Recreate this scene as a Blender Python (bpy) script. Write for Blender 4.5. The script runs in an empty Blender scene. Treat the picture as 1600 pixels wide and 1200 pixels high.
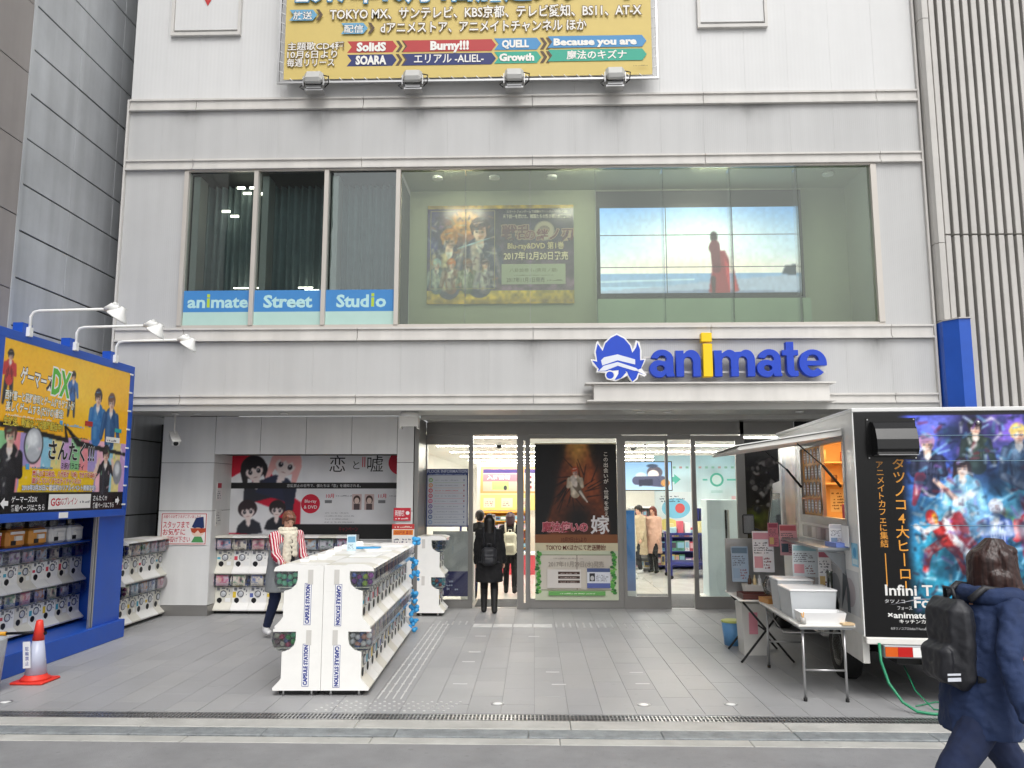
import bpy, math, random
import numpy as np
from mathutils import Vector, Matrix, Euler

sc = bpy.context.scene
COL = sc.collection
R = random.Random(11)
PI = math.pi
rad = math.radians

# ---------------------------------------------------------------- camera, sky, sun, exposure
cam = bpy.data.objects.new('camera', bpy.data.cameras.new('camera'))
COL.objects.link(cam)
cam.data.sensor_width = 36.0
cam.data.lens = 36.0 * 1240.0 / 1600.0
cam.data.clip_start = 0.05
cam.data.clip_end = 500.0
cam.location = (0.0, 0.0, 1.95)
cam.rotation_euler = (rad(90 + 7.6), 0.0, rad(1.55))
sc.camera = cam

world = bpy.data.worlds.new('World')
sc.world = world
world.use_nodes = True
wn = world.node_tree
wn.nodes.clear()
sky = wn.nodes.new('ShaderNodeTexSky')
sky.sky_type = 'NISHITA'
sky.sun_disc = False
SUN_EL, SUN_AZ = 54.0, 165.0            # compass degrees, clockwise from +Y: behind the camera
sky.sun_elevation = rad(SUN_EL)
sky.sun_rotation = rad(SUN_AZ)
sky.air_density = 1.0
sky.dust_density = 4.0
hs = wn.nodes.new('ShaderNodeHueSaturation')
hs.inputs['Saturation'].default_value = 0.12      # overcast: the cloud deck has no blue
bg = wn.nodes.new('ShaderNodeBackground')
bg.inputs['Strength'].default_value = 0.15
wo = wn.nodes.new('ShaderNodeOutputWorld')
wn.links.new(sky.outputs[0], hs.inputs['Color'])
wn.links.new(hs.outputs[0], bg.inputs['Color'])
wn.links.new(bg.outputs[0], wo.inputs['Surface'])

sl = bpy.data.lights.new('sun', 'SUN')
sl.energy = 0.9
sl.angle = rad(35)
sl.color = (1.0, 0.975, 0.94)
sun = bpy.data.objects.new('sun', sl)
COL.objects.link(sun)
sd = Vector((math.sin(rad(SUN_AZ)) * math.cos(rad(SUN_EL)), math.cos(rad(SUN_AZ)) * math.cos(rad(SUN_EL)), math.sin(rad(SUN_EL))))
sun.rotation_euler = (-sd).to_track_quat('-Z', 'Y').to_euler()

sc.view_settings.view_transform = 'Standard'
sc.view_settings.look = 'None'
sc.view_settings.gamma = 1.0
sc.view_settings.use_curve_mapping = False
sc.view_settings.exposure = 0.33
sc.render.film_transparent = False
sc.cycles.max_bounces = 8
sc.cycles.diffuse_bounces = 4
sc.cycles.glossy_bounces = 4
sc.cycles.transparent_max_bounces = 24
sc.cycles.transmission_bounces = 6
sc.cycles.sample_clamp_indirect = 6.0
sc.cycles.use_denoising = True

# ---------------------------------------------------------------- colour and materials
def lin(c):
    return c / 12.92 if c <= 0.04045 else ((c + 0.055) / 1.055) ** 2.4
def hx(h):
    return tuple(lin(int(h[i:i + 2], 16) / 255.0) for i in (0, 2, 4))

def nodes_of(name):
    m = bpy.data.materials.new(name)
    m.use_nodes = True
    nt = m.node_tree
    b = nt.nodes.get('Principled BSDF')
    return m, nt, b

def mat(name, h, rough=0.6, metal=0.0, var=0.07, vs=2.5, bump=0.0, bs=60.0, streak=0.0, emit=0.0, spec=0.5, stripes=None, world=False, spots=0.0):
    """Procedural surface: base colour broken up by two scales of noise, optional vertical streaks and bump."""
    m, nt, b = nodes_of(name)
    c = hx(h)
    N, L = nt.nodes.new, nt.links.new
    tc = N('ShaderNodeTexCoord')
    CO = tc.outputs['Object']
    if world: CO = N('ShaderNodeNewGeometry').outputs['Position']     # pieces that share a mesh still weather differently
    n1 = N('ShaderNodeTexNoise'); n1.inputs['Scale'].default_value = vs; n1.inputs['Detail'].default_value = 6.0
    n1.inputs['Roughness'].default_value = 0.65
    L(CO, n1.inputs['Vector'])
    mr = N('ShaderNodeMapRange')
    mr.inputs['From Min'].default_value = 0.3; mr.inputs['From Max'].default_value = 0.7
    mr.inputs['To Min'].default_value = 1.0 - var; mr.inputs['To Max'].default_value = 1.0 + var * 0.5
    L(n1.outputs['Fac'], mr.inputs['Value'])
    val = mr.outputs[0]
    if streak:
        mp = N('ShaderNodeMapping'); mp.inputs['Scale'].default_value = (3.2, 3.2, 0.22)
        L(CO, mp.inputs['Vector'])
        n2 = N('ShaderNodeTexNoise'); n2.inputs['Scale'].default_value = 1.6; n2.inputs['Detail'].default_value = 5.0
        L(mp.outputs[0], n2.inputs['Vector'])
        m2 = N('ShaderNodeMapRange')
        m2.inputs['From Min'].default_value = 0.35; m2.inputs['From Max'].default_value = 0.62
        m2.inputs['To Min'].default_value = 1.0 - streak; m2.inputs['To Max'].default_value = 1.0
        L(n2.outputs['Fac'], m2.inputs['Value'])
        mm = N('ShaderNodeMath'); mm.operation = 'MULTIPLY'
        L(val, mm.inputs[0]); L(m2.outputs[0], mm.inputs[1]); val = mm.outputs[0]
    if spots:
        for sc_, th, k_ in ((3.1, .05, 1.0), (7.3, .09, .6)):
            vo = N('ShaderNodeTexVoronoi'); vo.inputs['Scale'].default_value = sc_; L(CO, vo.inputs['Vector'])
            m3 = N('ShaderNodeMapRange'); m3.inputs['From Min'].default_value = th; m3.inputs['From Max'].default_value = th * 1.5
            m3.inputs['To Min'].default_value = 1.0 - spots * k_; m3.inputs['To Max'].default_value = 1.0
            L(vo.outputs['Distance'], m3.inputs['Value'])
            mm = N('ShaderNodeMath'); mm.operation = 'MULTIPLY'; L(val, mm.inputs[0]); L(m3.outputs[0], mm.inputs[1]); val = mm.outputs[0]
    base = None
    if stripes:
        h2, axis, freq, duty = stripes
        sx = N('ShaderNodeSeparateXYZ'); L(tc.outputs['Object'], sx.inputs[0])
        k = N('ShaderNodeMath'); k.operation = 'MULTIPLY'; k.inputs[1].default_value = freq
        L(sx.outputs[axis], k.inputs[0])
        fr = N('ShaderNodeMath'); fr.operation = 'FRACT'; L(k.outputs[0], fr.inputs[0])
        gt = N('ShaderNodeMath'); gt.operation = 'GREATER_THAN'; gt.inputs[1].default_value = duty
        L(fr.outputs[0], gt.inputs[0])
        mx = N('ShaderNodeMix'); mx.data_type = 'RGBA'
        mx.inputs[6].default_value = (*c, 1); mx.inputs[7].default_value = (*hx(h2), 1)
        L(gt.outputs[0], mx.inputs[0]); base = mx.outputs[2]
    vm = N('ShaderNodeVectorMath'); vm.operation = 'SCALE'
    vm.inputs[0].default_value = c
    if base is not None: L(base, vm.inputs[0])
    L(val, vm.inputs['Scale'])
    L(vm.outputs[0], b.inputs['Base Color'])
    b.inputs['Metallic'].default_value = metal
    b.inputs['Specular IOR Level'].default_value = spec
    r2 = N('ShaderNodeMapRange')
    r2.inputs['To Min'].default_value = max(0.02, rough - 0.08); r2.inputs['To Max'].default_value = min(1.0, rough + 0.1)
    L(n1.outputs['Fac'], r2.inputs['Value']); L(r2.outputs[0], b.inputs['Roughness'])
    if bump:
        n3 = N('ShaderNodeTexNoise'); n3.inputs['Scale'].default_value = bs; n3.inputs['Detail'].default_value = 3.0
        L(CO, n3.inputs['Vector'])
        bp = N('ShaderNodeBump'); bp.inputs['Strength'].default_value = bump; bp.inputs['Distance'].default_value = 0.01
        L(n3.outputs['Fac'], bp.inputs['Height']); L(bp.outputs[0], b.inputs['Normal'])
    if emit:
        L(vm.outputs[0], b.inputs['Emission Color']); b.inputs['Emission Strength'].default_value = emit
    return m

def ribbed(name, h, period=0.03, streak=0.06, depth=0.25):
    m = mat(name, h, 0.5, 0.0, 0.045, 0.7, streak=streak, world=True)
    nt = m.node_tree; N, L = nt.nodes.new, nt.links.new
    b = nt.nodes.get('Principled BSDF')
    tc = N('ShaderNodeTexCoord'); sx = N('ShaderNodeSeparateXYZ'); L(tc.outputs['Object'], sx.inputs[0])
    k = N('ShaderNodeMath'); k.operation = 'MULTIPLY'; k.inputs[1].default_value = 2 * PI / period; L(sx.outputs[0], k.inputs[0])
    s = N('ShaderNodeMath'); s.operation = 'SINE'; L(k.outputs[0], s.inputs[0])
    bp = N('ShaderNodeBump'); bp.inputs['Strength'].default_value = depth; bp.inputs['Distance'].default_value = 0.003
    L(s.outputs[0], bp.inputs['Height']); L(bp.outputs[0], b.inputs['Normal'])
    return m

def glass(name, tint=(0.9, 0.95, 0.92), refl=0.05, rough=0.0, ior=1.45):
    m, nt, b = nodes_of(name)
    nt.nodes.remove(b)
    N, L = nt.nodes.new, nt.links.new
    out = nt.nodes.get('Material Output')
    t = N('ShaderNodeBsdfTransparent'); t.inputs[0].default_value = (*tint, 1)
    g = N('ShaderNodeBsdfGlossy'); g.inputs['Roughness'].default_value = rough; g.inputs['Color'].default_value = (0.95, 0.97, 0.96, 1)
    f = N('ShaderNodeFresnel'); f.inputs['IOR'].default_value = ior
    a = N('ShaderNodeMath'); a.operation = 'ADD'; a.inputs[1].default_value = refl; a.use_clamp = True
    tc = N('ShaderNodeTexCoord'); n = N('ShaderNodeTexNoise'); n.inputs['Scale'].default_value = 1.3
    L(tc.outputs['Object'], n.inputs['Vector'])
    bp = N('ShaderNodeBump'); bp.inputs['Strength'].default_value = 0.06; bp.inputs['Distance'].default_value = 0.02
    L(n.outputs['Fac'], bp.inputs['Height']); L(bp.outputs[0], g.inputs['Normal'])
    mx = N('ShaderNodeMixShader')
    L(f.outputs[0], a.inputs[0]); L(a.outputs[0], mx.inputs[0]); L(t.outputs[0], mx.inputs[1]); L(g.outputs[0], mx.inputs[2])
    L(mx.outputs[0], out.inputs['Surface'])
    return m

def milky(name, h, alpha=0.5, rough=0.25):
    m = mat(name, h, rough)
    nt = m.node_tree; N, L = nt.nodes.new, nt.links.new
    b = nt.nodes.get('Principled BSDF')
    b.inputs['Alpha'].default_value = alpha
    return m

def printed(name, rough=0.45, emit=0.0, grain=1.0):
    """Flat print: the ink colours are stored per corner; a little fading and grain on top."""
    m, nt, b = nodes_of(name)
    N, L = nt.nodes.new, nt.links.new
    at = N('ShaderNodeAttribute'); at.attribute_name = 'ink'
    tc = N('ShaderNodeTexCoord'); n = N('ShaderNodeTexNoise'); n.inputs['Scale'].default_value = 7.0; n.inputs['Detail'].default_value = 5.0
    L(tc.outputs['Object'], n.inputs['Vector'])
    mr = N('ShaderNodeMapRange'); mr.inputs['To Min'].default_value = 1.0 - .06 * grain; mr.inputs['To Max'].default_value = 1.0 + .03 * grain
    L(n.outputs['Fac'], mr.inputs['Value'])
    vm = N('ShaderNodeVectorMath'); vm.operation = 'SCALE'
    L(at.outputs['Color'], vm.inputs[0]); L(mr.outputs[0], vm.inputs['Scale'])
    L(vm.outputs[0], b.inputs['Base Color'])
    b.inputs['Roughness'].default_value = rough
    if emit:
        L(vm.outputs[0], b.inputs['Emission Color']); b.inputs['Emission Strength'].default_value = emit
        b.inputs['Base Color'].default_value = (0, 0, 0, 1)
    return m

def lampmat(name, h, s):
    m, nt, b = nodes_of(name)
    b.inputs['Base Color'].default_value = (*hx(h), 1)
    b.inputs['Emission Color'].default_value = (*hx(h), 1)
    b.inputs['Emission Strength'].default_value = s
    return m

# ---------------------------------------------------------------- object bookkeeping
WORLD = set()
def thing(name, label, cat, loc=(0, 0, 0), rz=0.0, group=None, local=False):
    o = bpy.data.objects.new(name, None)
    o.empty_display_size = 0.1
    COL.objects.link(o)
    o.location = loc
    o.rotation_euler = (0, 0, rz)
    o['label'] = label; o['category'] = cat
    if group: o['group'] = group
    if not local: WORLD.add(o.name)      # children are given in world coordinates
    return o

def put(name, me, parent=None, kind=None, label=None, loc=None):
    o = bpy.data.objects.new(name, me)
    COL.objects.link(o)
    if parent is not None:
        o.parent = parent
        if parent.name in WORLD: o.location = -Vector(parent.location)
    if loc is not None: o.location = Vector(o.location) + Vector(loc)
    if kind: o['kind'] = kind
    if label: o['label'] = label
    return o

def tagged(o, label, cat, group=None):
    o['label'] = label; o['category'] = cat
    if group: o['group'] = group
    return o

def dup(o, loc=None, rz=None, label=None, parent=None, group=None):
    c = o.copy(); COL.objects.link(c)
    c.parent = parent
    if loc is not None: c.location = loc
    if rz is not None: c.rotation_euler = (0, 0, rz)
    if label: c['label'] = label
    if group: c['group'] = group
    for ch in list(o.children): dup(ch, parent=c)
    return c

# ---------------------------------------------------------------- mesh builder
class M:
    def __init__(s, mt=None):
        s.v = []; s.f = []; s.mi = []; s.mats = []; s.T = None; s.sm = []
        s.cur = 0
        if mt: s.use(mt)
    def use(s, mt):
        if mt not in s.mats: s.mats.append(mt)
        s.cur = s.mats.index(mt); return s
    def add(s, vs, fs, smooth=False):
        n = len(s.v)
        if s.T is not None: vs = [tuple(s.T @ Vector(v)) for v in vs]
        s.v.extend(tuple(v) for v in vs)
        for f in fs:
            s.f.append(tuple(i + n for i in f)); s.mi.append(s.cur); s.sm.append(smooth)
        return s
    def box(s, x0, x1, y0, y1, z0, z1, bev=0.0):
        if x0 > x1: x0, x1 = x1, x0
        if y0 > y1: y0, y1 = y1, y0
        if z0 > z1: z0, z1 = z1, z0
        if bev <= 0:
            vs = [(x, y, z) for z in (z0, z1) for (x, y) in ((x0, y0), (x1, y0), (x1, y1), (x0, y1))]
            return s.add(vs, [(3, 2, 1, 0), (4, 5, 6, 7), (0, 1, 5, 4), (1, 2, 6, 5), (2, 3, 7, 6), (3, 0, 4, 7)])
        b = min(bev, (x1 - x0) / 2.01, (y1 - y0) / 2.01, (z1 - z0) / 2.01)
        lay = []
        for z, k in ((z0, b), (z0 + b, 0), (z1 - b, 0), (z1, b)):
            c = b if k == 0 else b + 0.0
            e = k
            lay.append([(x0 + b, y0 + e, z), (x1 - b, y0 + e, z), (x1 - e, y0 + b, z), (x1 - e, y1 - b, z),
                        (x1 - b, y1 - e, z), (x0 + b, y1 - e, z), (x0 + e, y1 - b, z), (x0 + e, y0 + b, z)])
        return s.rings(lay)
    def rings(s, lay, cap=True, smooth=False, closed=True):
        n = len(lay[0]); vs = [p for r in lay for p in r]; fs = []
        m = n if closed else n - 1
        for i in range(len(lay) - 1):
            for j in range(m):
                k = (j + 1) % n
                fs.append((i * n + j, i * n + k, (i + 1) * n + k, (i + 1) * n + j))
        s.add(vs, fs, smooth)
        if cap and closed:
            b = len(s.v) - len(vs)
            s.f.append(tuple(b + j for j in reversed(range(n)))); s.mi.append(s.cur); s.sm.append(False)
            s.f.append(tuple(b + (len(lay) - 1) * n + j for j in range(n))); s.mi.append(s.cur); s.sm.append(False)
        return s
    def prism(s, pts, a, b, axis='x'):
        """pts in the plane across axis: x -> (y,z), y -> (x,z), z -> (x,y)"""
        f = {'x': lambda p, t: (t, p[0], p[1]), 'y': lambda p, t: (p[0], t, p[1]), 'z': lambda p, t: (p[0], p[1], t)}[axis]
        return s.rings([[f(p, a) for p in pts], [f(p, b) for p in pts]])
    def tube(s, pts, r, n=8, cap=True, smooth=True):
        pts = [Vector(p) for p in pts]; lay = []
        rr = r if isinstance(r, (list, tuple)) else [r] * len(pts)
        up = None
        for i, p in enumerate(pts):
            d = (pts[min(i + 1, len(pts) - 1)] - pts[max(i - 1, 0)])
            if d.length < 1e-9: d = Vector((0, 0, 1))
            d.normalize()
            if up is None: up = Vector((0, 0, 1)) if abs(d.z) < 0.9 else Vector((0, 1, 0))
            a = d.cross(up); a.normalize(); b = a.cross(d); up = b
            lay.append([tuple(p + (a * math.cos(2 * PI * k / n) + b * math.sin(2 * PI * k / n)) * rr[i]) for k in range(n)])
        return s.rings(lay, cap, smooth)
    def cyl(s, c, r, h, n=16, axis='z', r2=None, smooth=True):
        d = {'x': Vector((1, 0, 0)), 'y': Vector((0, 1, 0)), 'z': Vector((0, 0, 1))}[axis]
        c = Vector(c)
        return s.tube([c, c + d * h], [r, r if r2 is None else r2], n, True, smooth)
    def lathe(s, prof, c=(0, 0, 0), n=20, axis='z', smooth=True, cap=True):
        lay = []
        for r, h in prof:
            ring = []
            for k in range(n):
                a = 2 * PI * k / n; x, y = r * math.cos(a), r * math.sin(a)
                if axis == 'z': q = (c[0] + x, c[1] + y, c[2] + h)
                elif axis == 'y': q = (c[0] + x, c[1] - h, c[2] + y)
                else: q = (c[0] + h, c[1] + x, c[2] + y)
                ring.append(q)
            lay.append(ring)
        return s.rings(lay, cap, smooth)
    def ball(s, c, rx, ry=None, rz=None, n=12, m=8, rot=None):
        ry = rx if ry is None else ry; rz = rx if rz is None else rz
        E = rot.to_matrix() if rot is not None else None
        vs = []; c = Vector(c)
        for i in range(1, m):
            t = PI * i / m
            for k in range(n):
                a = 2 * PI * k / n
                q = Vector((rx * math.sin(t) * math.cos(a), ry * math.sin(t) * math.sin(a), -rz * math.cos(t)))
                if E: q = E @ q
                vs.append(tuple(c + q))
        for q in (Vector((0, 0, -rz)), Vector((0, 0, rz))):
            if E: q = E @ q
            vs.append(tuple(c + q))
        fs = []
        for i in range(m - 2):
            for k in range(n):
                k2 = (k + 1) % n
                fs.append((i * n + k, i * n + k2, (i + 1) * n + k2, (i + 1) * n + k))
        b, t = len(vs) - 2, len(vs) - 1
        for k in range(n):
            k2 = (k + 1) % n
            fs.append((b, k2, k)); fs.append((t, (m - 2) * n + k, (m - 2) * n + k2))
        return s.add(vs, fs, True)
    def limb(s, p, q, r1, r2, sq=1.0, side=(1, 0, 0), n=12):
        """tapered capsule with round ends; sq squashes it along side"""
        p, q = Vector(p), Vector(q); d = (q - p); L = d.length; d.normalize()
        a = Vector(side); a = a - d * a.dot(d)
        if a.length < 1e-3: a = d.orthogonal()
        a.normalize(); b = d.cross(a)
        lay = []
        st = [(-r1 * math.cos(t), r1 * math.sin(t)) for t in (0.15, 0.55, 1.0, 1.35)] + \
             [(L * k / 4, r1 + (r2 - r1) * k / 4) for k in range(5)] + \
             [(L + r2 * math.sin(t), r2 * math.cos(t)) for t in (0.35, 0.75, 1.15, 1.5)]
        for h, r in st:
            lay.append([tuple(p + d * h + (a * math.cos(2 * PI * k / n) * sq + b * math.sin(2 * PI * k / n)) * r) for k in range(n)])
        return s.rings(lay, True, True)
    def mesh(s, name):
        me = bpy.data.meshes.new(name)
        me.from_pydata(s.v, [], s.f)
        for m_ in s.mats: me.materials.append(m_)
        me.polygons.foreach_set('material_index', s.mi)
        me.polygons.foreach_set('use_smooth', s.sm)
        me.update()
        return me
    def build(s, name, parent=None, kind=None, label=None, loc=None):
        return put(name, s.mesh(name), parent, kind, label, loc)
    def solo(s, name, label, cat, origin=(0, 0, 0), group=None):
        O = Vector(origin)
        s.v = [tuple(Vector(v) - O) for v in s.v]
        o = put(name, s.mesh(name)); o.location = O
        return tagged(o, label, cat, group)

def bx(name, mt, parent, *a, **k):
    bev = k.pop('bev', 0.0)
    return M(mt).box(*a, bev=bev).build(name, parent, **k)

# ---------------------------------------------------------------- lettering
FONTD = {}
def glyphs(s, bold=0.0, ext=0.0):
    """Text as (verts, faces) with cap height close to 0.7 of unit size; blender's own font with its CJK fallback."""
    key = (s, bold, ext)
    if key in FONTD: return FONTD[key]
    cu = bpy.data.curves.new('t', 'FONT'); cu.body = s; cu.size = 1.0
    cu.resolution_u = 3 if ext else 2
    cu.offset = bold; cu.extrude = ext
    if ext: cu.bevel_depth = 0.012; cu.bevel_resolution = 1
    ob = bpy.data.objects.new('t', cu); COL.objects.link(ob)
    dg = bpy.context.evaluated_depsgraph_get()
    me = bpy.data.meshes.new_from_object(ob.evaluated_get(dg))
    vs = np.zeros(len(me.vertices) * 3); me.vertices.foreach_get('co', vs); vs = vs.reshape(-1, 3)
    fs = [tuple(p.vertices) for p in me.polygons]
    bpy.data.objects.remove(ob); bpy.data.curves.remove(cu); bpy.data.meshes.remove(me)
    FONTD[key] = (vs, fs)
    return FONTD[key]

def C3(c):
    return hx(c) if isinstance(c, str) else c

class P:
    """Flat print laid out in metres, x right and y up; each new layer lies a hair above the last."""
    def __init__(s, step=0.0003):
        s.v = []; s.f = []; s.c = []; s.z = 0.0; s.step = step
    def _add(s, pts, faces, col):
        n = len(s.v); s.z += s.step
        s.v.extend((p[0], p[1], s.z) for p in pts)
        for f in faces:
            s.f.append(tuple(i + n for i in f)); s.c.append([col] * len(f))
    def poly(s, pts, col):
        a = sum(pts[i][0] * pts[(i + 1) % len(pts)][1] - pts[(i + 1) % len(pts)][0] * pts[i][1] for i in range(len(pts)))
        if a < 0: pts = pts[::-1]
        s._add(pts, [tuple(range(len(pts)))], C3(col)); return s
    def rect(s, x, y, w, h, col): return s.poly([(x, y), (x + w, y), (x + w, y + h), (x, y + h)], col)
    def ell(s, cx, cy, rx, ry, col, n=24):
        return s.poly([(cx + rx * math.cos(2 * PI * k / n), cy + ry * math.sin(2 * PI * k / n)) for k in range(n)], col)
    def frame(s, x, y, w, h, t, col):
        s.rect(x, y, w, t, col); s.rect(x, y + h - t, w, t, col); s.rect(x, y + t, t, h - 2 * t, col); return s.rect(x + w - t, y + t, t, h - 2 * t, col)
    def text(s, t, x, y, h, col, w=None, al='L', bold=0.012, ol=None, olw=0.05, rot=0.0):
        vs, fs = glyphs(t, bold)
        if len(vs) == 0: return s
        x0, x1 = vs[:, 0].min(), vs[:, 0].max()
        k = h; kx = k if w is None else w / max(x1 - x0, 1e-6)
        W = (x1 - x0) * kx
        off = {'L': 0, 'C': -W / 2, 'R': -W}[al]
        def tr(v, dx0):
            X = (v[:, 0] - dx0) * kx + off; Y = v[:, 1] * k
            c_, s_ = math.cos(rot), math.sin(rot)
            return np.stack([x + X * c_ - Y * s_, y + X * s_ + Y * c_], 1)
        if ol:
            vo, fo = glyphs(t, bold + olw)
            s._add(tr(vo, x0).tolist(), fo, C3(ol)); s.z += s.step
        s._add(tr(vs, x0).tolist(), fs, C3(col)); return s
    def vtext(s, t, x, y, h, col, gap=1.08, bold=0.01, ol=None):
        for i, ch in enumerate(t):
            if ch in 'ー―':
                s.rect(x - 0.05 * h, y - i * h * gap - 0.1 * h, 0.1 * h, h * 0.95, col); continue
            s.text(ch, x, y - i * h * gap, h, col, al='C', bold=bold, ol=ol)
        return s
    def scribble(s, x, y, w, h, rows, col, seed=1, fill=0.75):
        """lines of print too small to read: short runs of tiny bars"""
        r = random.Random(seed); rh = h / rows
        pts = []; fs = []
        for i in range(rows):
            X = x; yy = y + h - (i + 1) * rh
            end = x + w * (r.uniform(0.6, 1.0) if rows > 1 else 1.0)
            while X < end:
                l = rh * r.uniform(0.25, 0.6)
                if r.random() < fill:
                    n = len(pts); a = rh * r.uniform(0.25, 0.62); b = rh * r.uniform(0, 0.15)
                    pts += [(X, yy + b), (X + l * 0.8, yy + b), (X + l * 0.8, yy + b + a), (X, yy + b + a)]
                    fs.append((n, n + 1, n + 2, n + 3))
                X += l
        if pts: s._add(pts, fs, C3(col))
        return s
    def raster(s, x, y, w, h, img):
        """img: (ny, nx, 3) in 0..1 sRGB, row 0 at the bottom"""
        ny, nx = img.shape[:2]
        n = len(s.v); s.z += s.step
        xs = x + (np.arange(nx) / (nx - 1)) * w; ys = y + (np.arange(ny) / (ny - 1)) * h
        L = np.where(img <= 0.04045, img / 12.92, ((img + 0.055) / 1.055) ** 2.4)
        for j in range(ny):
            for i in range(nx): s.v.append((xs[i], ys[j], s.z))
        L = L.reshape(-1, 3).tolist()
        for j in range(ny - 1):
            for i in range(nx - 1):
                a = j * nx + i; q = (a, a + 1, a + nx + 1, a + nx)
                s.f.append(tuple(n + t for t in q)); s.c.append([L[t] for t in q])
        return s
    def mesh(s, name, mt, o=(0, 0, 0), r=(1, 0, 0), u=(0, 0, 1)):
        o, r, u = Vector(o), Vector(r), Vector(u); nn = r.cross(u)
        A = np.array(s.v); B = A[:, :1] * np.array(r) + A[:, 1:2] * np.array(u) + A[:, 2:] * np.array(nn) + np.array(o)
        me = bpy.data.meshes.new(name); me.from_pydata(B.tolist(), [], s.f)
        at = me.color_attributes.new('ink', 'FLOAT_COLOR', 'CORNER')
        flat = np.ones((sum(len(f) for f in s.f), 4), dtype=np.float32); k = 0
        flat[:, :3] = np.array([c for f in s.c for c in f], dtype=np.float32) * 0.95
        at.data.foreach_set('color', flat.ravel())
        me.materials.append(mt); me.update()
        return me
    def build(s, name, mt, parent, o=(0, 0, 0), r=(1, 0, 0), u=(0, 0, 1), **k):
        return put(name, s.mesh(name, mt, o, r, u), parent, **k)

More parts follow.
